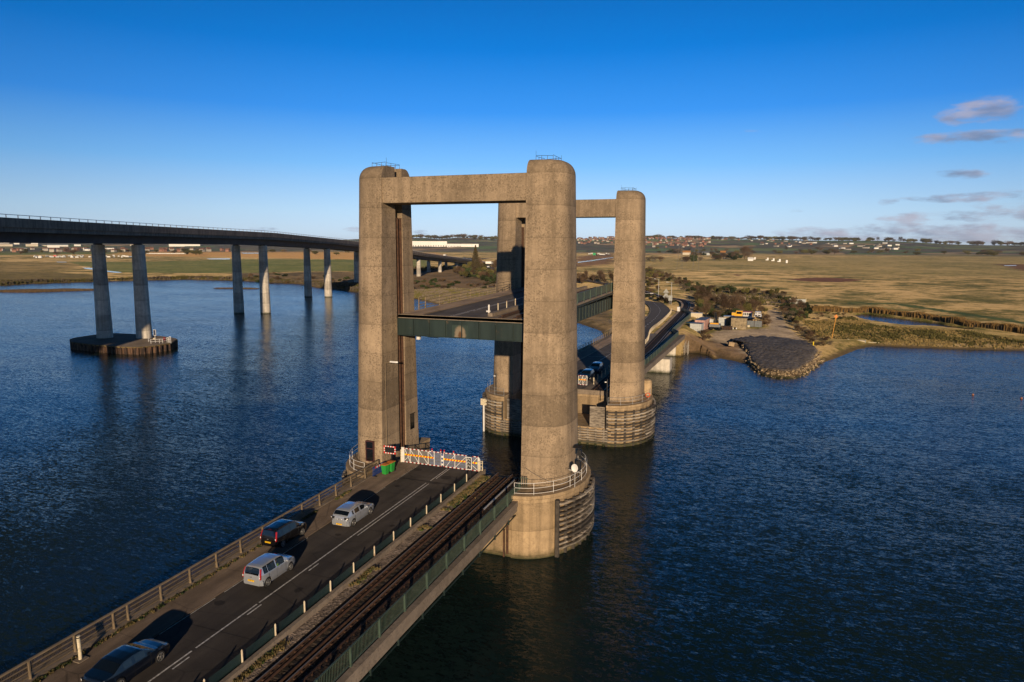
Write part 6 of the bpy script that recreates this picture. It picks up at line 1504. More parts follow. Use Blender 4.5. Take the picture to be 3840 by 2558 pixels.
M_ROOFG = simple('grey_roof_sheet', (.12, .13, .15), .6, 0, .3, 1); M_PGREY = simple('pale_grey_panel', (.46, .48, .46), .6, 0, .15, 1.5); M_PINKC = simple('pinkish_container_paint', (.52, .30, .24), .6, 0, .3, 1.5); M_TEAL = simple('teal_tank_paint', (.008, .04, .045), .5, 0, .3, 1)
M_TAN = simple('tan_render', (.30, .235, .14), .9, 0, .4, 1.2)
crate_box('storage_container', 'pale grey storage container standing nearest the railway wall', 'container', *Z7(610, 730), 3.35, 3.8, 2.75, M_PGREY, ribs=0, rz=R(-6), z=2.5)
crate_box('storage_container', 'long pinkish white container behind the pale grey one', 'container', *Z7(655, 700), 3.0, 9.5, 3.1, M_PINKC, M_ROOFG, rz=R(-6), z=2.5)
crate_box('oil_tank', 'dark teal tank half hidden between container and wall', 'tank', *Z7(536, 690), 1.7, 3.0, 2.0, M_TEAL, M_TEAL, z=2.3)
crate_box('flat_roof_shed', 'low shed with white roof edge behind the containers', 'shed', *Z7(610, 590), 4.5, 2.5, 2.4, M_CREAM, M_WHITE, z=2.5)
wf = thing('timber_fence', 'low brown timber board fence by the foreshore below the containers', 'fence', (*at_z(*Z7(575, 838), 1.2)[:2], 1.2)); M_BRD = simple('brown_boards', (.34, .19, .11), .85, 0, .4, 3)
for x in (-2.85, .0, 2.75): m = MB(); m.box(x-.1, x+.1, -.1, .1, -.5, 1.35); m.build('post', M_RUST, wf)
for a, b in ((-2.75, -.1), (.1, 2.65)):
    m = MB()
    for k in range(5): m.box(a, b, -.04, .04, .02+k*.25, .25+k*.25)
    m.build('board_panel', M_BRD, wf)
m = MB()
for k in range(5): m.box(2.75, 2.83, .1, 4.2, .02+k*.25, .25+k*.25)
m.build('board_panel', M_FEND, wf)
for k, px_ in enumerate((512, 565)):
    q = at_z(*Z7(px_, 792), 1.9); b = thing('white_crate', ('left' if k == 0 else 'right')+' one of two white topped tanks behind the timber fence', 'tank', (q[0], q[1], 1.5)); m = MB(); m.box(-.55, .55, 0, 1, .1, 1.1); bevel(m.build('tank', M_WHITE, b), .08); m = MB(); m.box(-.6, .6, -.05, 1.05, 0, .1); m.build('pallet', M_BRD, b)
jf = thing('pole_frame', 'leaning grey pole framework standing in the water by the retaining wall', 'frame', (*at_z(*Z7(455, 975), 0)[:2], 0)); m = MB()
for i in range(5):
    for j in range(3):
        x, y = i*.75-1.5, j*1.6; m.tube((x, y, -1), (x+rnd.uniform(-.1, .1), y, 2.0+i*.35+rnd.uniform(-.3, .5)), .07, 5)
for j in range(3):
    for z in (.6, 1.3, 2.0): m.tube((-1.6, j*1.6, z), (1.7, j*1.6, z+rnd.uniform(-.1, .5)), .05, 5)
    m.tube((-1.5, j*1.6, .1), (1.4, j*1.6, 2.2), .05, 5)
m.build('poles', simple('grey_poles', (.30, .27, .23), .8), jf)
ex = thing('excavator', 'parked excavator with folded black boom, grey body and yellow top', 'excavator', (*at_z(*Z7(835, 700), 2.1)[:2], 2.1))
m = MB()
for x in (-1.5, 1.0): m.rings([[(x, y, z), (x+.55, y, z)] for y, z in ((-1.6, .1), (-1.9, .5), (-1.6, .9), (1.6, .9), (1.9, .5), (1.6, .1))]+[[(x, -1.6, .1), (x+.55, -1.6, .1)]], cap=False, closed=False); m.box(x+.02, x+.53, -1.6, 1.6, .12, .88)
m.build('tracks', M_BLACK, ex); m = MB(); m.box(-2.0, 1.4, -1.4, 1.8, 1.0, 1.95); bevel(m.build('body', simple('grey_machine_paint', (.16, .17, .18), .5), ex), .15)
m = MB(); m.box(-1.7, .9, -1.3, .4, 1.95, 2.3); m.build('engine_cover', simple('orange_yellow_paint', (.75, .36, .01), .5), ex); m = MB(); m.box(-2.0, -.9, .5, 1.7, 1.95, 3.3); m.build('cab', M_PGREY, ex)
m = MB(); m.bar((-.4, 1.8, 1.8), (-.5, 3.2, 5.2), .55, .5); m.bar((-.5, 3.2, 5.2), (-.2, 2.2, 4.0), .4, .4); m.bar((-.2, 2.2, 4.0), (.3, 2.0, 2.4), .4, .3); m.build('boom', M_BLACK, ex)
crate_box('site_cabin', 'small beige site cabin left of the block hut', 'cabin', *Z7(905, 650), 2.3, 2.4, 2.6, M_PGREY, M_CREAM, z=2.4)
crate_box('lean_to_shed', 'tan and black shed with a pale blue roof edge behind the scrap', 'shed', *Z7(975, 650), 3.2, 3.5, 3.0, M_TAN, simple('pale_blue_sheet', (.30, .40, .50), .5), z=2.4)
h = crate_box('block_hut', 'brown blockwork hut with plain front and a small square hole', 'hut', *Z7(1086, 690), 4.7, 6, 3.55, M_TAN, simple('hut_roof_turf', (.075, .06, .04), .9), z=2.1); m = MB(); m.box(-.95, -.75, -.04, .05, 2.35, 2.55); m.build('vent_hole', M_DARK, h)
scrap = thing('metal_railing', 'dark metal railing and skip in front of the scrap yard', 'railing', (*at_z(*Z7(960, 703), 2.1)[:2], 2.1)); m = MB(); m.box(-1.6, 1.5, 0, .08, 1.3, 1.4); m.box(-1.6, 1.5, 0, .08, .1, .2)
for k in range(7): m.box(-1.6+k*.5, -1.5+k*.5, 0, .08, 0, 1.4)
m.build('frame', M_BLACK, scrap); m = MB(); m.rings([[(-1.4, .3, .1), (1.3, .3, .1), (1.3, 2, .1), (-1.4, 2, .1)], [(-1.6, .2, 1.2), (1.5, .2, 1.2), (1.5, 2.2, 1.2), (-1.6, 2.2, 1.2)]]); m.build('skip', M_RUST, scrap)
for k, (px_, py_, c_, r_, h_, lab) in enumerate([(1028, 690, M_WHITE, .16, .55, 'white plastic drum at the left foot of the block hut'), (1048, 688, M_BLACK, .28, .6, 'black drum at the foot of the block hut'), (1062, 688, M_WHITE, .2, .5, 'short white drum at the foot of the block hut'), (1078, 686, M_RED, .3, .65, 'red drum at the foot of the block hut'), (1095, 684, M_YEL, .16, .6, 'yellow canister beside the red drum'), (1112, 684, M_WHITE, .2, .4, 'white canister right of the yellow one'), (1128, 688, M_WHITE, .22, .35, 'white tub at the right foot of the hut'), (1195, 668, M_CREAM, .5, .8, 'cream crate beside the corrugated gate')]):
    q = at_z(*Z7(px_, py_), 2.1); b = thing('drum', lab, 'drum', (q[0], q[1]-.3, 2.05)); m = MB(); m.rings([[(r_*kk*math.cos(a), r_*kk*math.sin(a), z) for a in [2*math.pi*i/12 for i in range(12)]] for kk, z in ((.95, 0), (1, .05), (.94, h_*.35), (1, h_*.4), (.94, h_*.65), (1, h_*.95), (.9, h_))]); m.build('drum_shell', c_, b); m = MB(); m.tube((0, 0, h_), (0, 0, h_+.04), r_*.3, 8); m.build('cap', M_BLACK, b)
yc = thing('tractor_cab', 'bright yellow machine cab standing behind the block hut', 'vehicle', (*at_z(*Z7(1075, 600), 2.1)[:2], 2.2)); m = MB(); m.box(-2.0, -.6, -1, 1.5, 1.6, 2.9); m.box(-.6, 1.6, -1, 1.4, 1.5, 3.6); bevel(m.build('cab', simple('machine_yellow', (.80, .42, .01), .5), yc), .1); m = MB(); m.box(-.35, 1.35, -1.06, -1.0, 2.5, 3.3); m.build('window', M_CGLASS, yc); m = MB(); m.tube((-1.2, -1.1, .6), (-1.2, 1.5, .6), .6, 12); m.tube((1.0, -1.1, .6), (1.0, 1.5, .6), .6, 12); m.box(-1.6, 1.4, -.8, 1.2, .6, 1.6); m.build('wheels', M_BLACK, yc)
wc = thing('boat_cabin', 'white wheelhouse cabin with red roof edge beside the yellow cab', 'cabin', (*at_z(*Z7(1182, 605), 2.1)[:2], 2.2)); m = MB(); m.box(-1.5, 1.5, -1, 2, 1.2, 3.2); m.build('cabin', M_WHITE, wc); m = MB(); m.box(-1.6, 1.6, -1.1, 2.1, 3.2, 3.35); m.build('roof', simple('red_roof_edge', (.45, .12, .07), .6), wc)
for x in (-1.1, -.55, .0, .55, 1.0): m = MB(); m.box(x-.2, x+.15, -1.05, -1, 2.1, 3.0); m.build('window', M_CGLASS, wc)
m = MB(); m.box(-2.2, 2.4, -1.3, 2.3, .9, 1.2); m.build('deck', M_FEND, wc); m = MB(); m.box(-1.8, 1.9, -1, 2, 0, .9); m.build('base', M_RUST, wc)
def hull(Lh, W_, H_, mat, name, par, y0=0, z0=0):
    m = MB(); rings = []
    for k in range(9):
        f = k/8; w_ = W_/2*(1-f**2.6)*(.92+.08*f) if f < .99 else .03; zt = z0+H_*(1+.22*f**2); kz_ = z0+H_*.25*f**3
        rings.append([(-w_, y0+Lh*f, zt), (-w_*.82, y0+Lh*f, z0+H_*.45+kz_), (0, y0+Lh*f, z0+kz_), (w_*.82, y0+Lh*f, z0+H_*.45+kz_), (w_, y0+Lh*f, zt)])
    m.rings(rings, cap=True, closed=False); m.add([rings[0][i] for i in range(5)], [(0, 1, 2, 3, 4)])
    return m.build(name, mat, par, smooth='auto')
cc_ = thing('cabin_cruiser', 'cabin cruiser with white superstructure and navy hull propped in the yard', 'boat', (*at_z(*Z7(1292, 640), 2.1)[:2], 2.1), R(180)); cc_.location.y += 5.5
hull(6.5, 2.9, 1.5, NAVY, 'hull', cc_, -1, .9); m = MB()
m.rings([[(-1.25, -.9, 2.3), (1.25, -.9, 2.3), (1.15, 3.6, 2.5), (-1.15, 3.6, 2.5)], [(-1.15, -.7, 3.1), (1.15, -.7, 3.1), (.95, 3.1, 3.1), (-.95, 3.1, 3.1)], [(-1.05, -.5, 3.15), (1.05, -.5, 3.15), (.95, 2.2, 3.15), (-.95, 2.2, 3.15)], [(-.95, -.3, 4.0), (.95, -.3, 4.0), (.85, 1.9, 3.95), (-.85, 1.9, 3.95)]]); m.build('superstructure', M_WHITE, cc_)
for x in (-.52, .52):
    for z0_, y_ in ((2.6, 3.48), (3.35, 2.12)): m = MB(); m.cbox((x, y_, z0_+.22), (.75, .06, .42), 0, 0, R(-20)); m.build('window', M_CGLASS, cc_)
m = MB(); m.box(-.1, .1, -.5, 4.5, 0, 1.0); m.box(-1, -.8, 0, .3, 0, 1.4); m.box(.8, 1, 0, .3, 0, 1.4); m.build('props', M_RUST, cc_)
cg = thing('corrugated_gate', 'pair of grey corrugated metal gates between rusty posts', 'gate', (*at_z(*Z7(1260, 668), 2.1)[:2], 2.1))
for a, b in ((-2.35, -.1), (.05, 2.3)):
    m = MB(); n = 18; m.rings([[(a+(b-a)*k/n, (.04 if k % 2 else -.04), z) for k in range(n+1)] for z in (.1, 2.05)], cap=False, closed=False); m.build('leaf', simple('grey_corrugated', (.22, .24, .25), .5, .3, .2, 2), cg)
for x in (-2.45, -.03, 2.4): m = MB(); m.box(x-.09, x+.09, .06, .2, 0, 2.3); m.build('post', M_RUST, cg)
fpx = thing('corrugated_screen', 'single grey corrugated panel between two posts at the edge of the marsh', 'panel', (*at_z(*Z3(1207, 461), 1.9)[:2], 1.8)); m = MB(); n = 26; m.rings([[(-3.4+6.6*k/n, (.06 if k % 2 else -.06), z) for k in range(n+1)] for z in (.1, 2.4)], cap=False, closed=False); m.build('sheet', M_PGREY, fpx)
for x in (-3.5, 3.3): m = MB(); m.box(x-.12, x+.12, -.1, .1, -.2, 2.7); m.build('post', M_CREAM, fpx)
q = at_z(*Z7(1697, 690), 1.8); t = thing('footpath_sign', 'small green finger sign on a white post beside the track', 'sign', (q[0], q[1], 1.7)); m = MB(); m.tube((0, 0, 0), (0, 0, 1.7), .06, 6); m.build('post', M_WHITE, t); m = MB(); m.box(-.05, .65, -.03, .03, 1.45, 1.65); m.build('finger', simple('sign_green', (.10, .30, .20), .5), t)
q = at_z(*Z7(1912, 868), 2.4); t = thing('bollard', 'small yellow bollard at the landward corner of the gravel spit', 'bollard', (q[0], q[1], 2.4)); m = MB(); m.tube((0, 0, 0), (0, 0, .95), .14, 8); m.build('post', M_YEL, t)
q = at_z(*Z7(1005, 870), 1.6); t = thing('concrete_block', 'tilted pale concrete block beside the gravel spit', 'block', (q[0], q[1], 1.5)); m = MB(); m.cbox((0, 0, .5), (1.5, 1.2, 1.1), R(15), R(8)); bevel(m.build('block', M_PIER, t), .06)
# beacon, boats, buoys
q = at_z(*ZR(58, 1345), 1.0); t = thing('marker_beacon', 'tall leaning rusty orange pole with a diamond topmark on the right bank', 'beacon', (q[0], q[1], .8)); m = MB(); m.tube((0, 0, 0), (.75, 0, 6.6), .12, 8); m.build('pole', simple('rusty_orange_pole', (.55, .27, .05), .8, 0, .3, 2), t); m = MB(); x = .8
m.add([(x-.55, -.06, 7.0), (x, -.06, 6.3), (x+.55, -.06, 7.0), (x, -.06, 7.7), (x-.55, .06, 7.0), (x, .06, 6.3), (x+.55, .06, 7.0), (x, .06, 7.7)], [(0, 1, 2, 3), (7, 6, 5, 4), (0, 4, 5, 1), (1, 5, 6, 2), (2, 6, 7, 3), (3, 7, 4, 0)]); m.build('topmark', simple('orange_topmark', (.65, .22, .03), .6), t)
q = at_z(*ZR(370, 1385), .5); t = thing('rowing_boat', 'cream open rowing boat pulled up on the right shore', 'boat', (q[0]+2.1, q[1]+.3, .45), R(84)); hull(4.9, 1.75, .75, M_CREAM, 'hull', t); m = MB(); m.box(-.7, .7, .9, 1.2, .45, .52); m.box(-.75, .75, 2.3, 2.6, .45, .52); m.build('thwarts', M_TIMB, t); m = MB(); m.rings([[(-.65, .15, .78), (.65, .15, .78), (.62, 3.4, .80), (-.62, 3.4, .80)], [(-.5, .2, .25), (.5, .2, .25), (.4, 3.2, .3), (-.4, 3.2, .3)]], cap=True); m.build('inside', M_CREAM, t); m = MB(); m.box(-.85, .85, -.05, .05, .2, .95); m.build('transom', M_PGREY, t)
q = at_z(*ZR(550, 1388), .5); t = thing('plank', 'pale timber plank lying behind the rowing boat', 'plank', (q[0], q[1], .6), R(-3)); m = MB(); m.box(-1.6, 1.7, -.25, .25, 0, .12); m.build('plank', M_CREAM, t)
q = at_z(*ZR(1240, 1392), .4); t = thing('float', 'small white float washed up on the right shore', 'float', (q[0], q[1], .5)); m = MB(); m.sphere((0, 0, .15), .25); m.build('float', M_WHITE, t, smooth=True)
M_ORG = simple('orange_buoy', (.42, .15, .06), .5)
for k, (f, p, mt, lab) in enumerate(((Z3, (2095, 922), M_ORG, 'orange mooring buoy floating nearer the gravel spit'), (Z3, (2341, 940), M_ORG, 'orange mooring buoy floating at the right edge of the picture'), (Z21, (1453, 1062), M_WHITE, 'white cone buoy floating beside the bridge abutment'))):
    q = at_z(*f(*p), 0); t = thing('mooring_buoy', lab, 'buoy', (q[0], q[1], 0)); m = MB(); m.sphere((0, 0, .08), .19 if k < 2 else .28, 12, (1, 1, 1 if k < 2 else 1.9)); m.build('float', mt, t, smooth=True); m = MB(); m.tube((0, 0, .3), (0, 0, .55 if k < 2 else .95), .04, 6); m.build('ring', M_BLACK, t)
# ------------------------------------------------------------------ distant buildings, traffic, masts
def ray_at(px, py, dist):
    d = ray(px, py); k = dist/math.hypot(d[0], d[1]); return Vector((d[0]*k, d[1]*k, CAMZ+d[2]*k))
FARV = np.array([-math.sin(YAW), math.cos(YAW)])
def ground_dist(px, py, lo=1300, hi=5000):
    Q = np.linspace(lo, hi, 150); d = ray(px, py); hn = math.hypot(d[0], d[1]); X, Y = d[0]/hn*Q, d[1]/hn*Q; h = land_h(X.copy(), Y.copy()); z = CAMZ+d[2]/hn*Q; m_ = np.nonzero(z <= h)[0]
    return float(Q[m_[0]]) if len(m_) else hi
def fbuild(name, label, cat, f, x0, y0, x1, y1, dist, depth, wall, roofm=None, gable=0, group=None):
    a, b, c = ray_at(*f(x0, y1), dist), ray_at(*f(x1, y1), dist), ray_at(*f((x0+x1)/2, y0), dist)
    mid_ = (a+b)/2; gz = land_z(mid_.x, mid_.y); w_ = (b-a).length; t = thing(name, label, cat, (mid_.x, mid_.y, gz), math.atan2(b.y-a.y, b.x-a.x), group)
    H = max(c.z-gz, 2.0); g = gable*H; m = MB(); m.box(-w_/2, w_/2, 0, depth, -2, H-g); m.build('walls', wall, t)
    m = MB(); rf = roofm or wall; e = .3
    if gable: m.rings([[(-w_/2-e, -e, H-g), (-w_/2-e, depth/2, H), (-w_/2-e, depth+e, H-g)], [(w_/2+e, -e, H-g), (w_/2+e, depth/2, H), (w_/2+e, depth+e, H-g)]])
    else: m.box(-w_/2-e, w_/2+e, -e, depth+e, H-g+.01, H+.3)
    m.build('roof', rf, t); return t, w_, H-g
M_WSH = simple('white_cladding', (.78, .76, .70), .6, 0, .06, .02); M_CRW = simple('cream_wall', (.62, .55, .42), .8, 0, .2, .05); M_GRNR = simple('pale_green_roof', (.30, .34, .32), .6, 0, .2, .05); M_REDR = simple('red_tile_roof', (.20, .10, .07), .8, 0, .3, .1); M_DKS = simple('dark_shed', (.07, .07, .065), .8, 0, .3, .05); M_ORR = simple('orange_roof', (.45, .20, .06), .8, 0, .2, .05)
def doors(t, w_, H, n, x0, x1, mt, hh=.32, sub='loading_door'):
    m = MB()
    for k in range(n): x = -w_/2+w_*(x0+(x1-x0)*k/max(1, n-1)); m.box(x-w_*.009, x+w_*.009, -.4, -.05, 0, H*hh)
    m.build(sub, mt, t, kind='stuff')
wt, w_, H = fbuild('warehouse', 'huge white warehouse block with the higher roof on the horizon plain', 'warehouse', ZV, -260, 293, 890, 424, ground_dist(*ZV(500, 424)), 150, M_WSH); doors(wt, w_, H, 14, .28, .98, M_DKS, .22)
wt, w_, H = fbuild('warehouse', 'long lower white warehouse wing right of the higher block', 'warehouse', ZV, 893, 360, 1665, 430, ground_dist(*ZV(1300, 430))-20, 110, M_WSH); doors(wt, w_, H, 9, .05, .42, M_DKS, .35)
BR = [(0, 122, 160, 150, M_CRW, M_CRW, 'cream flat fronted factory at the left edge below the viaduct'), (-5, 98, 118, 112, M_WSH, M_ROOFG, 'white roofed unit at the far left below the girder'), (175, 98, 245, 124, M_WSH, M_GRNR, 'white gabled unit left of the long cream factory'), (325, 120, 480, 150, M_CRW, M_CRW, 'long cream factory left of the pale green roofed one'),
 (392, 102, 480, 118, M_WSH, M_WSH, 'white block behind the long cream factory'), (500, 126, 590, 146, M_CRW, M_ROOFG, 'cream unit with grey roof beside the bare tree'), (595, 120, 862, 164, M_WSH, M_GRNR, 'wide factory with pale green roof left of the first columns'), (935, 125, 1020, 147, M_WSH, M_WSH, 'white arched shed in front of the scrapyard'), (145, 170, 225, 200, M_PGREY, M_ROOFG, 'grey shed at the near edge of the estate'), (225, 166, 345, 200, M_CRW, M_GRNR, 'olive grey shed beside the grey shed'),
 (755, 152, 895, 196, M_DKS, M_DKS, 'dark barn among the scrap heaps'), (1010, 168, 1060, 200, M_WSH, M_WSH, 'white unit just left of the first column'), (1065, 172, 1138, 204, M_WSH, M_ROOFG, 'white unit hidden half behind the first column'), (1310, 162, 1440, 186, M_WSH, M_REDR, 'white unit with reddish roof between the first columns'), (1480, 148, 1535, 176, M_DKS, M_DKS, 'dark roofed barn between the first columns'), (2130, 108, 2330, 150, M_WSH, M_GRNR, 'pale open fronted depot right of the first columns'), (2190, 122, 2270, 150, M_PGREY, M_WSH, 'white arched shed in front of the depot'), (1640, 120, 1700, 140, M_CRW, M_REDR, 'cream unit right behind the second column')]
for x0, y0, x1, y1, wm, rm, lab in BR: fbuild('industrial_unit', lab, 'factory', ZL, x0, y0, x1, y1, ground_dist(*ZL((x0+x1)/2, y1)), 45, wm, rm, .28 if rm is not wm else 0, 'industrial estate beyond the marsh')
for x0, x1, lab in ((1065, 1095, 'white shed'), (1165, 1262, 'long white shed'), (1880, 1890, 'white shed')):
    pass
fbuild('industrial_unit', 'long white shed right of the viaduct columns on the horizon', 'factory', Z1, 1065, 358, 1262, 374, ground_dist(*Z1(1160, 376)), 60, M_WSH, M_WSH, 0, 'industrial estate beyond the marsh')
for k in range(46):
    x = rnd.uniform(420, 1640); y = rnd.uniform(182, 204); q = ray_at(*ZL(x, y), 1500+rnd.uniform(-60, 120)); z = land_z(q.x, q.y); t = thing('parked_van', 'small white vehicle parked at the near edge of the industrial estate', 'van', (q.x, q.y, z), rnd.uniform(0, 3), 'vehicles parked at the industrial estate'); m = MB(); m.rings([[(-2.6, s_, .5), (2.6, s_, .5), (2.6, s_, 1.5), (1.7, s_, 2.6), (-2.6, s_, 2.6)] for s_ in (-1, 1)]); m.build('body', rnd.choice([M_WSH, M_WSH, M_PGREY, M_RED if k % 9 == 0 else M_WSH]), t); m = MB(); m.box(-2.2, 2.2, -1.02, 1.02, .1, .55); m.build('wheels', M_BLACK, t)
for k in range(40):
    x = 1800+k*14+rnd.uniform(-2, 2); q = ray_at(*ZL(x, 152), 1900); z = land_z(q.x, q.y); t = thing('parked_van', 'white vehicle in the long row parked right of the first columns', 'van', (q.x, q.y, z), rnd.uniform(-.2, .2), 'row of white vehicles right of the columns'); m = MB(); m.rings([[(-2.6, s_, .5), (2.6, s_, .5), (2.6, s_, 1.5), (1.7, s_, 2.6), (-2.6, s_, 2.6)] for s_ in (-1, 1)]); m.build('body', M_WSH, t)
# houses of the far town: three sorts copied
def house(wm, rm, w=9, d=8, h=5.5):
    t = thing('house', 'h', 'house'); m = MB(); m.box(-w/2, w/2, -d/2, d/2, -3, h); m.build('walls', wm, t); m = MB(); e = .4
    m.rings([[(-w/2-e, -d/2-e, h), (-w/2-e, 0, h+3.2), (-w/2-e, d/2+e, h)], [(w/2+e, -d/2-e, h), (w/2+e, 0, h+3.2), (w/2+e, d/2+e, h)]]); m.build('roof', rm, t); return t
M_WH2 = simple('rendered_wall', (.42, .38, .32), .8, 0, .2, .1)
HS = [house(M_WH2, M_REDR), house(M_WH2, M_REDR, 11), house(simple('brick_wall', (.30, .15, .10), .9, 0, .2, .1), M_REDR), house(M_WSH, M_ROOFG, 14, 8, 4), house(M_WH2, M_DKS, 18, 9, 4)]
used = set()
def houses(n, azr, rr_, label, group, kinds, sc=(1., 1.5)):
    A = [rnd.uniform(*azr) for _ in range(n)]; Q = [rnd.uniform(*rr_) for _ in range(n)]
    X = np.array([q*math.sin(a) for a, q in zip(A, Q)]); Y = np.array([q*math.cos(a) for a, q in zip(A, Q)]); Zs = land_h(X, Y)
    for x, y, z in zip(X, Y, Zs):
        k = rnd.choice(kinds)
        if k not in used: used.add(k); o = HS[k]
        else: o = dup(HS[k])
        o.location = (x, y, z); o.rotation_euler = (0, 0, rnd.uniform(-.9, .9)-math.atan2(x, y)); o['label'] = label; o['group'] = group; s_ = rnd.uniform(*sc); o.scale = (s_, s_, s_)
azp = lambda px: math.atan2(ray(px, 918)[0], ray(px, 918)[1])
houses(60, (azp(2165), azp(2320)), (3700, 5100), 'tiny red roofed house of the hillside town seen between the right towers', 'town houses between the towers', [0, 1, 2, 2], (.9, 1.5))
houses(130, (azp(2420), azp(2660)), (3500, 5150), 'tiny red roofed house of the hillside town right of the far tower', 'town houses right of the far tower', [0, 1, 2, 2, 2], (.9, 1.5))
houses(34, (azp(2660), azp(3060)), (3800, 5000), 'tiny pale house scattered below the far ridge', 'scattered houses on the ridge', [2, 3, 4], (.8, 1.2))
houses(26, (azp(2900), azp(3400)), (3300, 4300), 'tiny white building in the fields under the wooded ridge', 'farm buildings under the ridge', [3, 4], (1., 1.7))
houses(60, (azp(-100), azp(900)), (2350, 3000), 'tiny house with red roof behind the industrial estate', 'houses behind the industrial estate', [0, 1, 2], (1., 1.4))
for k in range(5):
    if k not in used: bpy.data.objects.remove(HS[k])
# trees on the ridge
TRK_ = []
def ridge_trees(n, azr, rr_, label, group, r0=10, r1=20, keys=('otree', 'tree')):
    for _ in range(n):
        a, q = rnd.uniform(*azr), rnd.uniform(*rr_); o = place(rnd.choice(keys), q*math.sin(a), q*math.cos(a), rnd.uniform(r0, r1)*.75, label, group, .8); o.scale = (o.scale[0]*2.2, o.scale[1]*1.5, o.scale[2])
ridge_trees(85, (azp(1540), azp(1890)), (4700, 5220), 'dark tree in the wood on the skyline ridge seen through the near portal', 'skyline trees in the portal')
ridge_trees(120, (azp(2420), azp(3100)), (4700, 5220), 'dark tree on the skyline above the hillside town', 'skyline trees above the town')
ridge_trees(80, (azp(3100), azp(3840)), (4700, 5220), 'dark tree on the low right hand ridge', 'skyline trees on the right ridge')
ridge_trees(60, (azp(2450), azp(3840)), (2300, 3300), 'dark tree in the hedges beyond the marsh', 'hedgerow trees beyond the marsh', 6, 11)
ridge_trees(40, (azp(0), azp(1340)), (1700, 2500), 'dark tree among the factories on the left', 'trees among the factories', 5, 9)
t, w_, H = fbuild('church_tower', 'small square church tower on the right skyline', 'tower', ZR, 137, 125, 148, 152, 5150, 9, M_DKS)
# farm, barns and white huts across the marsh
fbuild('farmhouse', 'long cream farm building with tan roof across the marsh', 'farmhouse', ZF, 428, 322, 533, 356, 2050, 14, M_CRW, M_ORR, .45)
fbuild('barn', 'dark barn with orange roof across the marsh', 'barn', ZF, 930, 323, 1003, 368, 1950, 16, M_DKS, M_ORR, .4)
fbuild('barn', 'grey barn beside the cream farm building', 'barn', ZF, 690, 330, 790, 362, 2000, 14, M_PGREY, M_ROOFG, .4)
fbuild('white_barn', 'bright white gabled hut at the end of the far hedge', 'hut', ZF, 1300, 412, 1372, 447, 1290, 9, M_WSH, M_WSH, .5)
for k, x in enumerate((1390, 1562, 1640, 1722, 1815)):
    y1 = (432, 436, 445, 456, 470)[k]; a = ray_at(*ZF(x, y1), (1420, 1370, 1310, 1240, 1170)[k]); z = land_z(a.x, a.y)
    t = thing('range_hut', ('first', 'second', 'third', 'fourth', 'fifth')[k]+' from the left of the row of small white huts on the marsh', 'hut', (a.x, a.y, z), .2, 'row of white huts on the marsh'); m = MB(); m.box(-.6, 2.0, 0, 2.2, 0, 4.6); m.build('tower_part', M_WSH, t)
    if k < 4: m = MB(); m.box(-3.0, -.6, 0, 2.2, 0, 1.7); m.build('low_part', M_WSH, t)
# traffic
def lorry(loc, rz, label, mt, L_=11.):
    t = thing('lorry', label, 'lorry', loc, rz); m = MB(); m.box(-L_/2, L_/2-2.6, -1.25, 1.25, 1.1, 4.0); bevel(m.build('trailer', mt, t), .05); m = MB(); m.rings([[(L_/2-2.3, s_, .5), (L_/2, s_, .5), (L_/2, s_, 2.0), (L_/2-.3, s_, 3.0), (L_/2-2.3, s_, 3.2)] for s_ in (-1.2, 1.2)]); m.build('cab', M_PGREY, t)
    for x in (-L_/2+1.5, -L_/2+2.8, L_/2-3.4, L_/2-1.2): m = MB(); m.tube((x, -1.25, .5), (x, 1.25, .5), .5, 10); m.build('wheels', M_TYRE, t)
    return t
def vz(y): return vbz(y)+3.42
i = int(np.argmin(abs(VC[:, 1]-650))); d_ = VC[i+1]-VC[i-1]; lorry((VC[i][0]+1, VC[i][1], vz(VC[i][1])), math.atan2(d_[1], d_[0]), 'white van with blue tint driving down the viaduct', M_WSH, 7.5)
q = ray_at(*ZV(1930, 756), 900); lorry((q.x, q.y, land_z(q.x, q.y)+.3), .3, 'white box lorry on the main road beyond the pointed tree', M_WSH, 10)
q = ray_at(*ZV(1885, 815), 800); t = thing('distant_car', 'tiny white car on the main road below the white lorry', 'car', (q.x, q.y, land_z(q.x, q.y)+.3), 1.2); m = MB(); m.rings([[(-2.2, s_, .3), (2.2, s_, .3), (2.1, s_, .9), (.9, s_*.8, 1.45), (-1.3, s_*.8, 1.45), (-2.1, s_, .95)] for s_ in (-.9, .9)]); m.build('body', M_WSH, t)
for k in range(9):
    q = ray_at(*Z3(150+k*12+rnd.uniform(-3, 3), 190+rnd.uniform(-2, 2)), 1900+rnd.uniform(-100, 150)); lorry((q.x, q.y, land_z(q.x, q.y)), rnd.uniform(1.0, 1.6), 'tiny lorry on the distant dual carriageway seen between the right towers', rnd.choice([M_WSH, M_WSH, M_DKS, M_PGREY]), 12)['group'] = 'traffic on the distant carriageway'
q = ray_at(*Z3(174, 197), 1700); t = thing('gantry_sign', 'green and white direction sign beside the distant carriageway', 'road sign', (q.x, q.y, land_z(q.x, q.y)), 0); m = MB(); m.box(-3.6, 3.6, 0, .3, 2, 7.5); m.build('plate', simple('sign_green_far', (.03, .35, .12), .5), t); m = MB(); m.box(-3, -2.7, .3, .6, 0, 2.5); m.box(2.7, 3, .3, .6, 0, 2.5); m.build('legs', M_GALV, t)
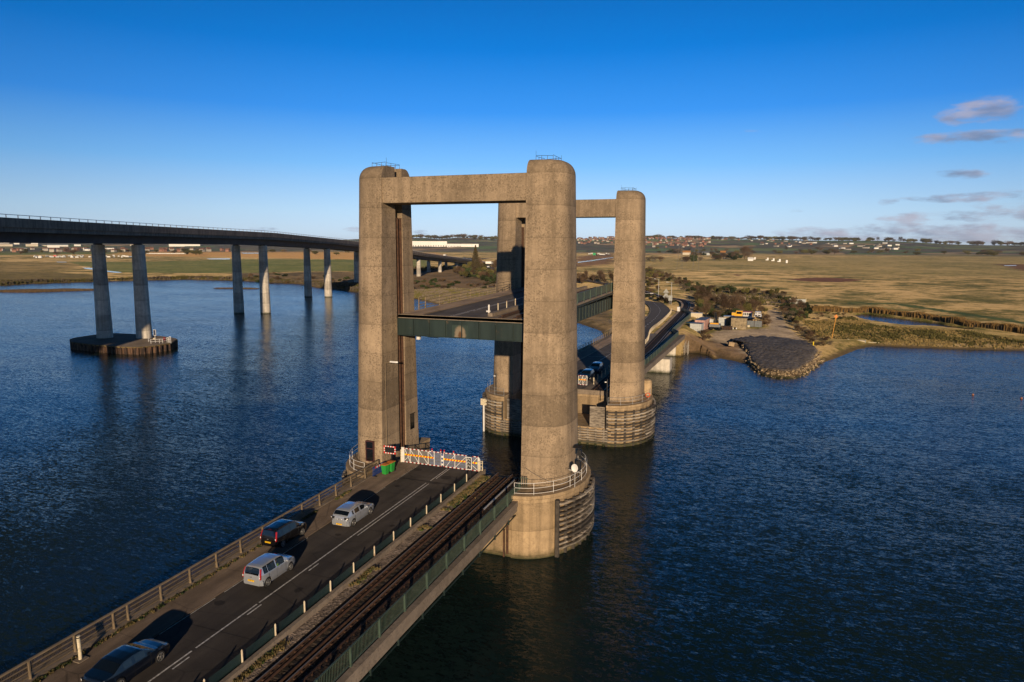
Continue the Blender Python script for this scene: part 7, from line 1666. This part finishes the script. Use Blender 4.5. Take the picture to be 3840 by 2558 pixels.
# main road ribbon on the plain
def plain_road(pts, w_, dz=.25):
    p = resample(pts, 60); a, b = offset(p, -w_), offset(p, w_); za = land_h(p[:, 0].copy(), p[:, 1].copy())+dz; m = MB(); n = len(p)
    m.add([(a[i][0], a[i][1], za[i]) for i in range(n)]+[(b[i][0], b[i][1], za[i]) for i in range(n)], [(i, n+i, n+i+1, i+1) for i in range(n-1)]); m.build('road', M_ASPH, kind='structure')
plain_road([at_z(*ZV(*p), 3.2)[:2] for p in [(2000, 772), (1900, 790), (1840, 830), (1850, 880), (1960, 930), (2150, 965)]], 5)
plain_road([(VC[-1][0]*.86, VC[-1][1]*.86), tuple(VC[-1]), (-520, 1250), (-480, 1500), (-380, 1800), (-300, 2300)], 9)
M_LAT = simple('dull_lattice_steel', (.16, .15, .13), .8)
def lattice(label, px, py, dist, h, name='electricity_pylon', arms=True):
    q = ray_at(px, py, dist); t = thing(name, label, 'pylon' if arms else 'mast', (q.x, q.y, land_z(q.x, q.y))); m = MB(); w0 = h*.09 if arms else h*.03
    for a in (-1, 1):
        for b in (-1, 1): m.bar((a*w0, b*w0, 0), (a*.06*w0*4, b*.06*w0*4, h), .10)
    for k in range(7):
        z0, z1 = h*k/7, h*(k+1)/7; r0, r1 = w0*(1-.76*k/7), w0*(1-.76*(k+1)/7)
        for s_ in (-1, 1): m.bar((-r0, s_*r0, z0), (r1, s_*r1, z1), .06); m.bar((s_*r0, -r0, z0), (s_*r1, r1, z1), .06)
    m.build('lattice_tower', M_LAT, t)
    if arms:
        for z in (.62, .76, .9): m = MB(); m.bar((-h*.14, 0, h*z), (h*.14, 0, h*z), .12); m.bar((-h*.14, 0, h*z), (0, 0, h*z+1.6), .07); m.bar((h*.14, 0, h*z), (0, 0, h*z+1.6), .07); m.build('cross_arm', M_LAT, t)
lattice('thin grey lattice pylon on the marsh, left of a pair', *Z3(606, 292), 800, 34); lattice('thin grey lattice pylon on the marsh, right of a pair', *Z3(688, 296), 760, 36)
lattice('tall thin mast on the skyline above the warehouse', *ZV(905, 180), 5200, 30, 'radio_mast', False); lattice('short mast on the wooded skyline right of the taller mast', *ZV(1258, 175), 5200, 16, 'radio_mast', False)
# grazing cattle, a few dark specks on the plain
M_COW = simple('dark_hide', (.03, .022, .018), .9)
def cow(loc, rz):
    t = thing('cow', 'tiny dark cow grazing on the plain before the white warehouse', 'cow', loc, rz, 'cattle grazing before the warehouse')
    b = skin_figure('body', [(-.9, 0, 1.15), (-.3, 0, 1.15), (.5, 0, 1.15), (.95, 0, 1.2), (1.4, 0, .7), (1.65, 0, .35), (-.85, .25, .6), (-.95, .25, 0), (-.85, -.25, .6), (-.95, -.25, 0), (.7, .25, .6), (.7, .25, 0), (.7, -.25, .6), (.7, -.25, 0), (-1.25, 0, .8)], [(0, 1), (1, 2), (2, 3), (3, 4), (4, 5), (0, 6), (6, 7), (0, 8), (8, 9), (2, 10), (10, 11), (2, 12), (12, 13), (0, 14)], [.36, .40, .36, .24, .16, .12, .14, .08, .14, .08, .13, .08, .13, .08, .04], M_COW); b.parent = t; b.modifiers['u'].render_levels = 0
for x, y in ((1078, 456), (1248, 453), (1466, 468), (1572, 460), (1672, 452), (1700, 468), (1595, 436)):
    q = ray_at(*ZV(x, y+3), 1350); cow((q.x, q.y, land_z(q.x, q.y)), rnd.uniform(0, 6))

# ------------------------------------------------------------------ air
hz_ = MB(); hz_.box(-15500, 15500, -4200, 17500, -4, 140)
hm = bpy.data.materials.new('haze_air'); hm.use_nodes = True; hm.node_tree.nodes.remove(hm.node_tree.nodes['Principled BSDF'])
pv = hm.node_tree.nodes.new('ShaderNodeVolumePrincipled'); pv.inputs['Color'].default_value = (.72, .84, 1, 1); pv.inputs['Density'].default_value = 2.6e-5; pv.inputs['Anisotropy'].default_value = 0
hm.node_tree.links.new(pv.outputs[0], hm.node_tree.nodes['Material Output'].inputs['Volume'])
hz_.build('haze', hm, kind='stuff')
